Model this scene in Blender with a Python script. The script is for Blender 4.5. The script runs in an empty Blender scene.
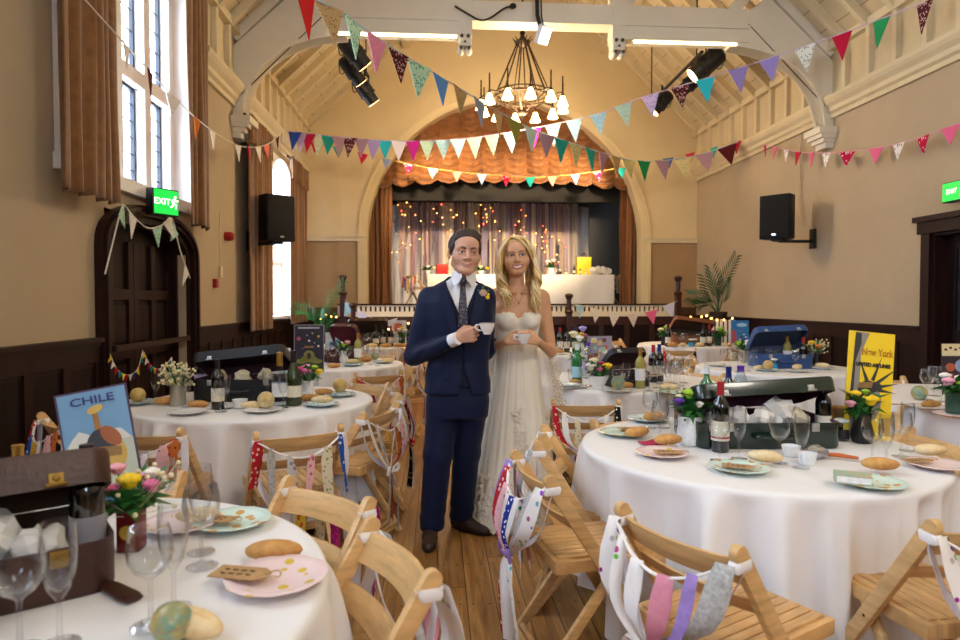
import bpy, bmesh, math, random
import numpy as np
from mathutils import Vector, Matrix, Euler
S=bpy.context.scene; COL=S.collection
PI=math.pi
rnd=random.Random(7)
# ---------------------------------------------------------------- camera numbers
H=1.40; FPX=640.0; PSI=math.atan(43/640); TH=math.atan(18/640)
_sp,_cp,_st,_ct=math.sin(PSI),math.cos(PSI),math.sin(TH),math.cos(TH)
def ray(px,py):
    x=(px-480)/FPX; y=(320-py)/FPX
    return Vector((_sp*_ct+x*_cp+y*_sp*_st, _cp*_ct-x*_sp+y*_cp*_st, -_st+y*_ct))
def on(px,py,axis,val):
    d=ray(px,py); o=Vector((0,0,H)); t=(val-o[axis])/d[axis]
    return o+d*t
def onz(px,py,z=0.0): return on(px,py,2,z)
def ony(px,py,y): return on(px,py,1,y)
def onx(px,py,x): return on(px,py,0,x)
# ---------------------------------------------------------------- materials
def lin(c):
    c=c/255.0
    return c/12.92 if c<=0.04045 else ((c+0.055)/1.055)**2.4
def rgb(h):
    if isinstance(h,str):
        h=h.lstrip('#'); return tuple(lin(int(h[i:i+2],16)) for i in (0,2,4))
    return tuple(h)
MATS={}
class NT:
    def __init__(s,m): s.t=m.node_tree; s.n=s.t.nodes; s.l=s.t.links
    def add(s,t,**k):
        n=s.n.new(t)
        for a,b in k.items():
            if a.startswith('i_'): n.inputs[int(a[2:])].default_value=b
            else: setattr(n,a,b)
        return n
    def lk(s,a,b): s.l.new(a,b)
def mat(name,col,rough=.55,metal=0,spec=.5,noise=None,bump=None,sheen=0,emit=None,trans=0,alpha=1,coat=0,sub=0,stretch=None,col2=None,vor=None,randv=0):
    """principled; noise=(scale,amount) value variation or mix to col2; bump=(scale,strength); vor=(scale,size,col) dots"""
    if name in MATS: return MATS[name]
    m=bpy.data.materials.new(name); m.use_nodes=True; t=NT(m); p=t.n['Principled BSDF']
    c=rgb(col)
    p.inputs['Base Color'].default_value=(*c,1); p.inputs['Roughness'].default_value=rough
    p.inputs['Metallic'].default_value=metal; p.inputs['Specular IOR Level'].default_value=spec
    if sheen: p.inputs['Sheen Weight'].default_value=sheen
    if coat: p.inputs['Coat Weight'].default_value=coat
    if trans: p.inputs['Transmission Weight'].default_value=trans
    if alpha<1: p.inputs['Alpha'].default_value=alpha
    if sub: p.inputs['Subsurface Weight'].default_value=sub; p.inputs['Subsurface Radius'].default_value=(.02,.008,.004)
    if emit: p.inputs['Emission Color'].default_value=(*rgb(emit[0]),1); p.inputs['Emission Strength'].default_value=emit[1]
    src=None
    if noise or bump or vor or stretch:
        tc=t.add('ShaderNodeTexCoord'); mp=t.add('ShaderNodeMapping'); t.lk(tc.outputs['Object'],mp.inputs[0])
        if stretch: mp.inputs['Scale'].default_value=stretch
        src=mp.outputs[0]
    out=None
    if noise:
        nz=t.add('ShaderNodeTexNoise'); nz.inputs['Scale'].default_value=noise[0]; nz.inputs['Detail'].default_value=6; nz.inputs['Roughness'].default_value=.65
        t.lk(src,nz.inputs['Vector'])
        mx=t.add('ShaderNodeMix',data_type='RGBA')
        a=noise[1]
        c2=rgb(col2) if col2 else tuple(min(1,x*(1+a)) for x in c)
        c1=c if col2 else tuple(x*(1-a) for x in c)
        mx.inputs[6].default_value=(*c1,1); mx.inputs[7].default_value=(*c2,1)
        mr=t.add('ShaderNodeMapRange'); mr.inputs[1].default_value=.32; mr.inputs[2].default_value=.68
        t.lk(nz.outputs['Fac'],mr.inputs[0]); t.lk(mr.outputs[0],mx.inputs[0]); out=mx.outputs[2]
    if vor:
        v=t.add('ShaderNodeTexVoronoi'); v.inputs['Scale'].default_value=vor[0]; t.lk(src,v.inputs['Vector'])
        lt=t.add('ShaderNodeMath',operation='LESS_THAN'); lt.inputs[1].default_value=vor[1]; t.lk(v.outputs['Distance'],lt.inputs[0])
        mx=t.add('ShaderNodeMix',data_type='RGBA'); t.lk(lt.outputs[0],mx.inputs[0])
        if out: t.lk(out,mx.inputs[6])
        else: mx.inputs[6].default_value=(*c,1)
        if vor[2]=='multi':
            hs=t.add('ShaderNodeHueSaturation'); hs.inputs['Saturation'].default_value=1.0; hs.inputs['Value'].default_value=.55; t.lk(v.outputs['Color'],hs.inputs['Color']); t.lk(hs.outputs[0],mx.inputs[7])
        else: mx.inputs[7].default_value=(*rgb(vor[2]),1)
        out=mx.outputs[2]
    if randv:
        oi=t.add('ShaderNodeObjectInfo'); mr=t.add('ShaderNodeMapRange'); mr.inputs[3].default_value=1-randv; mr.inputs[4].default_value=1+randv
        t.lk(oi.outputs['Random'],mr.inputs[0]); hs=t.add('ShaderNodeHueSaturation'); t.lk(mr.outputs[0],hs.inputs['Value'])
        if out: t.lk(out,hs.inputs['Color'])
        else: hs.inputs['Color'].default_value=(*c,1)
        out=hs.outputs[0]
    if out: t.lk(out,p.inputs['Base Color'])
    if bump:
        nb=t.add('ShaderNodeTexNoise'); nb.inputs['Scale'].default_value=bump[0]; nb.inputs['Detail'].default_value=4; t.lk(src,nb.inputs['Vector'])
        b=t.add('ShaderNodeBump'); b.inputs['Strength'].default_value=bump[1]; b.inputs['Distance'].default_value=.01
        t.lk(nb.outputs['Fac'],b.inputs['Height']); t.lk(b.outputs[0],p.inputs['Normal'])
    MATS[name]=m; return m
def glassmat(name,tint='#ffffff',refl=.12,rough=.02):
    if name in MATS: return MATS[name]
    m=bpy.data.materials.new(name); m.use_nodes=True; t=NT(m); t.n.remove(t.n['Principled BSDF']); o=t.n['Material Output']
    tr=t.add('ShaderNodeBsdfTransparent'); tr.inputs[0].default_value=(*rgb(tint),1)
    g=t.add('ShaderNodeBsdfGlossy'); g.inputs['Roughness'].default_value=rough
    f=t.add('ShaderNodeLayerWeight'); f.inputs[0].default_value=.25
    f.inputs[0].default_value=.5
    pw=t.add('ShaderNodeMath',operation='POWER'); pw.inputs[1].default_value=2.2; t.lk(f.outputs['Facing'],pw.inputs[0])
    mr=t.add('ShaderNodeMapRange'); mr.inputs[3].default_value=refl*.18; mr.inputs[4].default_value=min(.85,refl*8); t.lk(pw.outputs[0],mr.inputs[0])
    mx=t.add('ShaderNodeMixShader'); t.lk(mr.outputs[0],mx.inputs[0]); t.lk(tr.outputs[0],mx.inputs[1]); t.lk(g.outputs[0],mx.inputs[2]); t.lk(mx.outputs[0],o.inputs[0])
    MATS[name]=m; return m
def clothmat(name,col,transl=.25,rough=.9,alpha=1.0,noise=None):
    """cloth that lets some light through"""
    if name in MATS: return MATS[name]
    m=bpy.data.materials.new(name); m.use_nodes=True; t=NT(m); p=t.n['Principled BSDF']; o=t.n['Material Output']
    c=(*rgb(col),1)
    p.inputs['Base Color'].default_value=c; p.inputs['Roughness'].default_value=rough; p.inputs['Specular IOR Level'].default_value=.2
    tl=t.add('ShaderNodeBsdfTranslucent'); tl.inputs[0].default_value=c
    mx=t.add('ShaderNodeMixShader'); mx.inputs[0].default_value=transl; t.lk(p.outputs[0],mx.inputs[1]); t.lk(tl.outputs[0],mx.inputs[2]); last=mx.outputs[0]
    if alpha<1:
        tr=t.add('ShaderNodeBsdfTransparent'); m2=t.add('ShaderNodeMixShader'); m2.inputs[0].default_value=alpha; t.lk(tr.outputs[0],m2.inputs[1]); t.lk(last,m2.inputs[2]); last=m2.outputs[0]
        if noise:
            tc=t.add('ShaderNodeTexCoord'); nz=t.add('ShaderNodeTexVoronoi'); nz.inputs['Scale'].default_value=noise[0]; t.lk(tc.outputs['Object'],nz.inputs['Vector'])
            mr=t.add('ShaderNodeMapRange'); mr.inputs[1].default_value=.25; mr.inputs[2].default_value=.5; mr.inputs[3].default_value=1; mr.inputs[4].default_value=alpha; t.lk(nz.outputs['Distance'],mr.inputs[0]); t.lk(mr.outputs[0],m2.inputs[0])
    t.lk(last,o.inputs[0]); MATS[name]=m; return m
# ---------------------------------------------------------------- mesh builder
_jr=random.Random(3)
class MB:
    def __init__(s): s.v=[]; s.f=[]; s.m=[]
    def add(s,vs,fs,mi=0):
        b=len(s.v); s.v.extend([tuple(x) for x in vs]); s.f.extend([tuple(b+i for i in f) for f in fs]); s.m.extend([mi]*len(fs)); return s
    def boxm(s,M4,sx,sy,sz,mi=0):
        vs=[M4@Vector((x*sx/2,y*sy/2,z*sz/2)) for x in(-1,1) for y in(-1,1) for z in(-1,1)]
        return s.add(vs,[(0,1,3,2),(4,6,7,5),(0,4,5,1),(2,3,7,6),(0,2,6,4),(1,5,7,3)],mi)
    def box(s,c,size,rot=(0,0,0),mi=0):
        return s.boxm(Matrix.Translation(c)@Euler(rot).to_matrix().to_4x4(),*size,mi=mi)
    def bb(s,x0,x1,y0,y1,z0,z1,mi=0):
        e=_jr.uniform(0,.0012); x0,x1=min(x0,x1)-e,max(x0,x1)+e; y0-=e;y1+=e;z0-=e;z1+=e
        return s.box(((x0+x1)/2,(y0+y1)/2,(z0+z1)/2),(abs(x1-x0),abs(y1-y0),abs(z1-z0)),mi=mi)
    def beam(s,a,b,w,h,up=(0,0,1),mi=0):
        a=Vector(a);b=Vector(b);d=b-a;z=d.normalized();x=Vector(up).cross(z)
        if x.length<1e-5: x=Vector((1,0,0)).cross(z)
        x.normalize();y=z.cross(x)
        M4=Matrix.Translation((a+b)/2)@Matrix((x,y,z)).transposed().to_4x4()
        return s.boxm(M4,w,h,d.length,mi)
    def tube(s,pts,r,seg=6,cap=True,mi=0,closed=False,flat=1.0,upv=None):
        pts=[Vector(p) for p in pts]; n=len(pts)
        rs=r if isinstance(r,(list,tuple)) else [r]*n
        vs=[];prev=None
        for i,p in enumerate(pts):
            a=pts[max(0,i-1)] if not closed else pts[i-1]; b=pts[min(n-1,i+1)] if not closed else pts[(i+1)%n]
            t=(b-a)
            if t.length<1e-9: t=Vector((0,0,1))
            t.normalize()
            if prev is None:
                u=Vector(upv) if upv else (Vector((0,0,1)) if abs(t.z)<.9 else Vector((1,0,0)))
                u=(u-t*u.dot(t)).normalized()
            else:
                u=prev-t*prev.dot(t)
                u=u.normalized() if u.length>1e-6 else t.orthogonal().normalized()
            prev=u; w=t.cross(u)
            for k in range(seg):
                an=2*PI*k/seg; vs.append(p+u*(math.cos(an)*rs[i]*flat)+w*(math.sin(an)*rs[i]))
        fs=[]
        for i in range(n if closed else n-1):
            j=(i+1)%n
            for k in range(seg):
                k2=(k+1)%seg; fs.append((i*seg+k,i*seg+k2,j*seg+k2,j*seg+k))
        if cap and not closed: fs.append(tuple(range(seg-1,-1,-1))); fs.append(tuple((n-1)*seg+k for k in range(seg)))
        return s.add(vs,fs,mi)
    def cyl(s,a,b,r0,r1=None,seg=14,mi=0,cap=True):
        return s.tube([a,b],[r0,r0 if r1 is None else r1],seg,cap,mi)
    def lathe(s,prof,c=(0,0,0),seg=20,mi=0,rot=None,sc=(1,1),wob=None):
        vs=[];fs=[];n=len(prof)
        R=Euler(rot).to_matrix() if rot else None
        for r,z in prof:
            for k in range(seg):
                a=2*PI*k/seg; rr=r*(1+(wob(a,z) if wob else 0)); p=Vector((rr*math.cos(a)*sc[0],rr*math.sin(a)*sc[1],z))
                if R: p=R@p
                vs.append(p+Vector(c))
        for i in range(n-1):
            for k in range(seg):
                k2=(k+1)%seg; fs.append((i*seg+k,i*seg+k2,(i+1)*seg+k2,(i+1)*seg+k))
        if prof[0][0]>1e-6: fs.append(tuple(range(seg-1,-1,-1)))
        if prof[-1][0]>1e-6: fs.append(tuple((n-1)*seg+k for k in range(seg)))
        return s.add(vs,fs,mi)
    def sph(s,c,r,su=12,sv=8,rot=None,mi=0,jit=0,rn=None):
        r=r if isinstance(r,(tuple,list)) else (r,r,r); R=Euler(rot).to_matrix() if rot else None
        vs=[];fs=[]
        for i in range(sv+1):
            th=PI*i/sv
            for k in range(su):
                ph=2*PI*k/su; p=Vector((math.sin(th)*math.cos(ph)*r[0],math.sin(th)*math.sin(ph)*r[1],math.cos(th)*r[2]))
                if jit: p*=1+(rn or rnd).uniform(-jit,jit)
                if R: p=R@p
                vs.append(p+Vector(c))
        for i in range(sv):
            for k in range(su):
                k2=(k+1)%su; fs.append((i*su+k,(i+1)*su+k,(i+1)*su+k2,i*su+k2))
        return s.add(vs,fs,mi)
    def grid(s,fn,nu,nv,cu=False,mi=0):
        vs=[fn(i/(nu if cu else nu-1),j/(nv-1)) for i in range(nu) for j in range(nv)]
        fs=[]
        for i in range(nu if cu else nu-1):
            i2=(i+1)%nu
            for j in range(nv-1): fs.append((i*nv+j,i2*nv+j,i2*nv+j+1,i*nv+j+1))
        return s.add(vs,fs,mi)
    def prism(s,poly,off,mi=0):
        n=len(poly);off=Vector(off); vs=[Vector(p) for p in poly]+[Vector(p)+off for p in poly]
        fs=[tuple(range(n-1,-1,-1)),tuple(range(n,2*n))]+[(i,(i+1)%n,n+(i+1)%n,n+i) for i in range(n)]
        return s.add(vs,fs,mi)
    def strip(s,a,b,th,mi=0):
        """band between two polylines a,b (3D), thickened by vector th"""
        n=len(a);th=Vector(th); vs=[Vector(p) for p in a]+[Vector(p) for p in b]+[Vector(p)+th for p in a]+[Vector(p)+th for p in b]
        fs=[]
        for i in range(n-1):
            fs+= [(i,i+1,n+i+1,n+i),(2*n+i,3*n+i,3*n+i+1,2*n+i+1),(i,2*n+i,2*n+i+1,i+1),(n+i,n+i+1,3*n+i+1,3*n+i)]
        fs+=[(0,n,3*n,2*n),(n-1,3*n-1,4*n-1,2*n-1)]
        return s.add(vs,fs,mi)
    def mesh(s,name,mats,smooth=True,bevel=0,ang=35,merge=0,solid=0,recalc=True,subd=0):
        me=bpy.data.meshes.new(name); me.from_pydata(s.v,[],s.f)
        for m in (mats if isinstance(mats,(list,tuple)) else [mats]): me.materials.append(m)
        me.polygons.foreach_set('material_index',s.m)
        if merge or bevel or recalc or solid:
            bm=bmesh.new(); bm.from_mesh(me)
            if merge: bmesh.ops.remove_doubles(bm,verts=bm.verts,dist=merge)
            if recalc: bmesh.ops.recalc_face_normals(bm,faces=bm.faces)
            if bevel:
                es=[e for e in bm.edges if len(e.link_faces)==2 and e.calc_face_angle(0)>math.radians(40)]
                bmesh.ops.bevel(bm,geom=es,offset=bevel,segments=2,affect='EDGES',clamp_overlap=True,profile=.6)
            if solid: bmesh.ops.solidify(bm,geom=bm.faces[:],thickness=solid)
            bm.to_mesh(me); bm.free()
        if smooth:
            me.polygons.foreach_set('use_smooth',[True]*len(me.polygons))
            me.set_sharp_from_angle(angle=math.radians(ang))
        me.update(); return me
def link(name,data,parent=None,loc=None,rot=None):
    o=bpy.data.objects.new(name,data); COL.objects.link(o)
    if parent is not None: o.parent=parent
    if loc is not None: o.location=loc
    if rot is not None: o.rotation_euler=rot if isinstance(rot,(tuple,list,Euler)) else (0,0,rot)
    return o
def tag(o,label=None,cat=None,group=None,kind=None):
    if label: o['label']=label
    if cat: o['category']=cat
    if group: o['group']=group
    if kind: o['kind']=kind
    return o
def part(name,mb,m,parent=None,loc=None,rot=None,label=None,**k):
    o=link(name,mb.mesh(name,m,**k),parent,loc,rot)
    if label: o['label']=label
    return o
def thing(name,label,cat,loc=(0,0,0),rot=0,group=None):
    return tag(link(name,None,None,loc,rot),label,cat,group)
def single(name,mb,m,label,cat,loc=None,rot=None,group=None,**k):
    return tag(part(name,mb,m,None,loc,rot,**k),label,cat,group)
def struct(name,mb,m,label=None,cat='trim',parent=None,**k):
    o=part(name,mb,m,parent,**k)
    if parent is None: tag(o,label,cat,kind='structure')
    return o
# a kind = list of (part name, mesh, parent index or None, label); stamped out with obj data shared
KINDS={}
def kind(key,parts): KINDS[key]=parts
def stamp(key,name,loc,rot=0,label=None,cat=None,group=None,sc=1.0,swap=None):
    ps=KINDS[key]
    if len(ps)==1:
        r=link(name,ps[0][1]if not(swap and 0 in swap)else swap[0],None,loc,rot)
    else:
        r=link(name,None,None,loc,rot); obs=[]
        for i,(pn,me,pi,*lb) in enumerate(ps):
            o=link(pn,swap[i] if swap and i in swap else me,r if pi is None else obs[pi])
            if lb and lb[0]: o['label']=lb[0]
            obs.append(o)
    r.scale=(sc,sc,sc) if not isinstance(sc,tuple) else sc
    return tag(r,label,cat,group)
def text(body,size,m,parent,loc,rot,align='CENTER',depth=.0004,name='lettering',sx=1.0,bold=0):
    cu=bpy.data.curves.new(name,'FONT'); cu.body=body; cu.size=size; cu.align_x=align; cu.align_y='CENTER'; cu.extrude=depth; cu.offset=bold
    cu.materials.append(m); o=link(name,cu,parent,loc,rot); o.scale=(sx,1,1); return o
def lerp(a,b,t): return a+(b-a)*t
def crom(pts,n):
    """Catmull-Rom through 3D points, n samples"""
    P=[Vector(p) for p in pts]; P=[2*P[0]-P[1]]+P+[2*P[-1]-P[-2]]; out=[]; m=len(P)-3
    for i in range(n):
        t=i/(n-1)*m; k=min(int(t),m-1); u=t-k; a,b,c,d=P[k:k+4]
        out.append(.5*((2*b)+(c-a)*u+(2*a-5*b+4*c-d)*u*u+(3*b-a-3*c+d)*u**3))
    return out
def text(body,size,m,parent,loc,rot,align='CENTER',depth=.0004,name='lettering',sx=1.0,bold=0):
    cu=bpy.data.curves.new(name,'FONT'); cu.body=body; cu.size=size; cu.align_x=align; cu.align_y='CENTER'; cu.extrude=depth; cu.offset=bold
    t=bpy.data.objects.new('t',cu); COL.objects.link(t); me=bpy.data.meshes.new_from_object(t); bpy.data.objects.remove(t); bpy.data.curves.remove(cu)
    me.name=name; me.materials.clear(); me.materials.append(m); o=link(name,me,parent,loc,rot); o.scale=(sx,1,1); return o
def pxof(p):
    d=Vector(p)-Vector((0,0,H)); fw=Vector((_sp*_ct,_cp*_ct,-_st)); rr=Vector((_cp,-_sp,0)); return 480+FPX*d.dot(rr)/d.dot(fw)
# ================================================================ THE HALL
WL,WR,YB,YF=-2.8,5.8,14.0,-5.0
CX=1.5; ZD=1.11; ZC0,ZC1=4.08,4.38; ZE=5.1; SL=.955; ZR=ZE+SL*4.3
m_cream=mat('cream_paint','#d9c49a',.75,noise=(1.2,.05),bump=(60,.08))
m_side=mat('beige_plaster','#b3a084',.8,noise=(1.0,.05),bump=(90,.15))
m_tan=mat('tan_plaster','#a3845f',.8,noise=(1.0,.05),bump=(90,.15))
m_white=mat('white_gloss_paint','#e2d9c6',.5,noise=(2,.04))
m_ivory=mat('ivory_timber','#d3c3a0',.55,noise=(2.5,.06))
m_board=mat('ivory_boarding','#cdbb96',.65,noise=(2,.07))
m_dark=mat('dark_oak','#27120e',.45,spec=.22,noise=(3,.35),stretch=(3,3,.4),bump=(25,.12))
m_dark2=mat('dark_oak_panel','#1e0e0b',.5,spec=.2,noise=(3,.35),stretch=(3,3,.4))
m_black=mat('matt_black','#0c0c0e',.6)
m_stone=mat('white_stone','#f2f0ec',.7,noise=(3,.03))
def floor_mat():
    m=bpy.data.materials.new('worn_pine_boards'); m.use_nodes=True; t=NT(m); p=t.n['Principled BSDF']
    tc=t.add('ShaderNodeTexCoord'); sep=t.add('ShaderNodeSeparateXYZ'); t.lk(tc.outputs['Object'],sep.inputs[0])
    W=.135
    dv=t.add('ShaderNodeMath',operation='DIVIDE'); dv.inputs[1].default_value=W; t.lk(sep.outputs[0],dv.inputs[0])
    fl=t.add('ShaderNodeMath',operation='FLOOR'); t.lk(dv.outputs[0],fl.inputs[0])
    fr=t.add('ShaderNodeMath',operation='FRACT'); t.lk(dv.outputs[0],fr.inputs[0])
    # board ends
    mu=t.add('ShaderNodeMath',operation='MULTIPLY'); mu.inputs[1].default_value=1.37; t.lk(fl.outputs[0],mu.inputs[0])
    ya=t.add('ShaderNodeMath',operation='ADD'); t.lk(sep.outputs[1],ya.inputs[0]); t.lk(mu.outputs[0],ya.inputs[1])
    yd=t.add('ShaderNodeMath',operation='DIVIDE'); yd.inputs[1].default_value=3.1; t.lk(ya.outputs[0],yd.inputs[0])
    yf=t.add('ShaderNodeMath',operation='FLOOR'); t.lk(yd.outputs[0],yf.inputs[0]); yr=t.add('ShaderNodeMath',operation='FRACT'); t.lk(yd.outputs[0],yr.inputs[0])
    cb=t.add('ShaderNodeCombineXYZ'); t.lk(fl.outputs[0],cb.inputs[0]); t.lk(yf.outputs[0],cb.inputs[1])
    wn=t.add('ShaderNodeTexWhiteNoise'); t.lk(cb.outputs[0],wn.inputs['Vector'])
    # grain
    mp=t.add('ShaderNodeMapping'); mp.inputs['Scale'].default_value=(26,1.6,1); t.lk(tc.outputs['Object'],mp.inputs[0])
    ad=t.add('ShaderNodeVectorMath',operation='ADD'); t.lk(mp.outputs[0],ad.inputs[0]); 
    sc=t.add('ShaderNodeVectorMath',operation='SCALE'); sc.inputs['Scale'].default_value=37; t.lk(wn.outputs['Color'],sc.inputs[0]); t.lk(sc.outputs[0],ad.inputs[1])
    nz=t.add('ShaderNodeTexNoise'); nz.inputs['Scale'].default_value=1.0; nz.inputs['Detail'].default_value=8; nz.inputs['Roughness'].default_value=.7; nz.inputs['Distortion'].default_value=.6; t.lk(ad.outputs[0],nz.inputs['Vector'])
    cr=t.add('ShaderNodeValToRGB'); e=cr.color_ramp.elements
    e[0].position=.25; e[0].color=(*rgb('#4a2a12'),1); e[1].position=.78; e[1].color=(*rgb('#c49552'),1)
    x=cr.color_ramp.elements.new(.5); x.color=(*rgb('#966733'),1)
    t.lk(nz.outputs['Fac'],cr.inputs[0])
    hs=t.add('ShaderNodeHueSaturation'); mr=t.add('ShaderNodeMapRange'); mr.inputs[3].default_value=.7; mr.inputs[4].default_value=1.3; t.lk(wn.outputs['Value'],mr.inputs[0]); t.lk(mr.outputs[0],hs.inputs['Value']); t.lk(cr.outputs[0],hs.inputs['Color'])
    # wear patches
    n2=t.add('ShaderNodeTexNoise'); n2.inputs['Scale'].default_value=1.4; n2.inputs['Detail'].default_value=5; t.lk(tc.outputs['Object'],n2.inputs['Vector'])
    m2=t.add('ShaderNodeMapRange'); m2.inputs[1].default_value=.55; m2.inputs[2].default_value=.75; m2.inputs[4].default_value=.45; t.lk(n2.outputs['Fac'],m2.inputs[0])
    mw=t.add('ShaderNodeMix',data_type='RGBA'); t.lk(m2.outputs[0],mw.inputs[0]); t.lk(hs.outputs[0],mw.inputs[6]); mw.inputs[7].default_value=(*rgb('#c4a074'),1)
    # gaps + nails
    g1=t.add('ShaderNodeMath',operation='LESS_THAN'); g1.inputs[1].default_value=.03; t.lk(fr.outputs[0],g1.inputs[0])
    g2=t.add('ShaderNodeMath',operation='LESS_THAN'); g2.inputs[1].default_value=.0015; t.lk(yr.outputs[0],g2.inputs[0])
    gm=t.add('ShaderNodeMath',operation='MAXIMUM'); t.lk(g1.outputs[0],gm.inputs[0]); t.lk(g2.outputs[0],gm.inputs[1])
    # nails: pairs at every .45 m
    nd=t.add('ShaderNodeMath',operation='DIVIDE'); nd.inputs[1].default_value=.45; t.lk(sep.outputs[1],nd.inputs[0])
    nf=t.add('ShaderNodeMath',operation='FRACT'); t.lk(nd.outputs[0],nf.inputs[0])
    na=t.add('ShaderNodeMath',operation='ADD'); na.inputs[1].default_value=-.5; t.lk(nf.outputs[0],na.inputs[0])
    nm=t.add('ShaderNodeMath',operation='MULTIPLY'); nm.inputs[1].default_value=.45; t.lk(na.outputs[0],nm.inputs[0])
    xa=t.add('ShaderNodeMath',operation='PINGPONG'); xa.inputs[1].default_value=.5; t.lk(dv.outputs[0],xa.inputs[0])
    xb=t.add('ShaderNodeMath',operation='ADD'); xb.inputs[1].default_value=-.22; t.lk(xa.outputs[0],xb.inputs[0])
    xm=t.add('ShaderNodeMath',operation='MULTIPLY'); xm.inputs[1].default_value=W; t.lk(xb.outputs[0],xm.inputs[0])
    cv=t.add('ShaderNodeCombineXYZ'); t.lk(nm.outputs[0],cv.inputs[0]); t.lk(xm.outputs[0],cv.inputs[1])
    ln=t.add('ShaderNodeVectorMath',operation='LENGTH'); t.lk(cv.outputs[0],ln.inputs[0])
    l2=t.add('ShaderNodeMath',operation='LESS_THAN'); l2.inputs[1].default_value=.0055; t.lk(ln.outputs['Value'],l2.inputs[0])
    gx=t.add('ShaderNodeMath',operation='MAXIMUM'); t.lk(gm.outputs[0],gx.inputs[0]); t.lk(l2.outputs[0],gx.inputs[1])
    mg=t.add('ShaderNodeMix',data_type='RGBA'); t.lk(gx.outputs[0],mg.inputs[0]); t.lk(mw.outputs[2],mg.inputs[6]); mg.inputs[7].default_value=(*rgb('#180c06'),1)
    t.lk(mg.outputs[2],p.inputs['Base Color'])
    rr=t.add('ShaderNodeMapRange'); rr.inputs[3].default_value=.28; rr.inputs[4].default_value=.55; t.lk(nz.outputs['Fac'],rr.inputs[0]); t.lk(rr.outputs[0],p.inputs['Roughness'])
    bp=t.add('ShaderNodeBump'); bp.inputs['Strength'].default_value=.25; bp.inputs['Distance'].default_value=.004
    sb=t.add('ShaderNodeMath',operation='SUBTRACT'); t.lk(nz.outputs['Fac'],sb.inputs[0]); t.lk(gm.outputs[0],sb.inputs[1]); t.lk(sb.outputs[0],bp.inputs['Height']); t.lk(bp.outputs[0],p.inputs['Normal'])
    return m
b=MB(); b.bb(WL-.4,WR+.4,YF-.4,20,-.1,0); struct('floor',b,floor_mat(),'worn varnished pine floorboards running the length of the hall','floor',smooth=False)
# ---- walls with openings: list of solid rectangles
def wall_x(name,x,thick,opens,z1,m,label):
    b=MB(); s=-1 if x<0 else 1; ys=sorted({YF-.3,YB+.0}|{o[0] for o in opens}|{o[1] for o in opens})
    for a,c in zip(ys,ys[1:]):
        zs=[(0,z1)]
        for o in opens:
            if o[0]<=a+1e-6 and c<=o[1]+1e-6:
                new=[]
                for (p,q) in zs:
                    if o[2]>p: new.append((p,min(q,o[2])))
                    if o[3]<q: new.append((max(p,o[3]),q))
                zs=new
        for p,q in zs:
            if q-p>1e-4: b.bb(x,x+s*thick,a,c,p,q)
    return struct(name,b,m,label,'wall',smooth=False)
W1=(5.05,7.62,2.5,5.1); W2=(10.9,13.0,1.13,3.98); W0=(-3.4,-.6,2.5,5.1); W5=(.8,3.4,2.5,5.1); DR1=(5.62,7.36,0,2.2); DR2=(5.75,7.1,0,2.22)
wall_x('wall_left',WL,.36,[W1,W2,W0,W5,DR1],ZE,m_side,'beige plastered left wall with tall windows and arched door')
wall_x('wall_right',WR,.36,[DR2],ZE,m_side,'beige plastered right wall with the loudspeaker on it')
# back wall with proscenium arch
AX,AZ,AR=1.52,2.77,3.05; NA=48
b=MB()
th=[PI*i/NA for i in range(NA+1)]
arc=[(AX+AR*math.cos(t),AZ+AR*math.sin(t)) for t in th]  # right to left
y0,y1=YB,YB+.35
# left and right piers below spring, then spandrel strips up to the gable
def gz(x): return ZE+SL*(4.3-abs(x-CX))
for xa,xb in ((WL,AX-AR),(AX+AR,WR)):
    b.bb(xa,xb,y0,y1,0,AZ-.02,mi=1)
    b.prism([(xa,y0,AZ-.02),(xb,y0,AZ-.02),(xb,y0,gz(xb)),(xa,y0,gz(xa))],(0,.35,0),mi=0)
for (xa,za),(xb,zb) in zip(arc,arc[1:]):
    if xa>CX>xb: 
        b.prism([(xa,y0,za),(CX,y0,(za+zb)/2),(CX,y0,ZR),(xa,y0,gz(xa))],(0,.35,0)); b.prism([(CX,y0,(za+zb)/2),(xb,y0,zb),(xb,y0,gz(xb)),(CX,y0,ZR)],(0,.35,0))
    else: b.prism([(xa,y0,za),(xb,y0,zb),(xb,y0,gz(xb)),(xa,y0,gz(xa))],(0,.35,0))
struct('wall_back',b,[m_cream,m_tan],'cream gable wall around the stage arch, tan below the string course','wall',smooth=False)
b=MB(); GW=(.6,2.8,2.6,5.0)
b.bb(WL-.3,GW[0],YF-.3,YF,0,ZE); b.bb(GW[1],WR+.3,YF-.3,YF,0,ZE); b.bb(GW[0],GW[1],YF-.3,YF,0,GW[2]); b.bb(GW[0],GW[1],YF-.3,YF,GW[3],ZE)
b.prism([(WL-.3,YF,ZE),(WR+.3,YF,ZE),(CX,YF,ZR)],(0,-.3,0))
struct('wall_front',b,m_side,'beige gable wall at the near end of the hall','wall',smooth=False)
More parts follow.
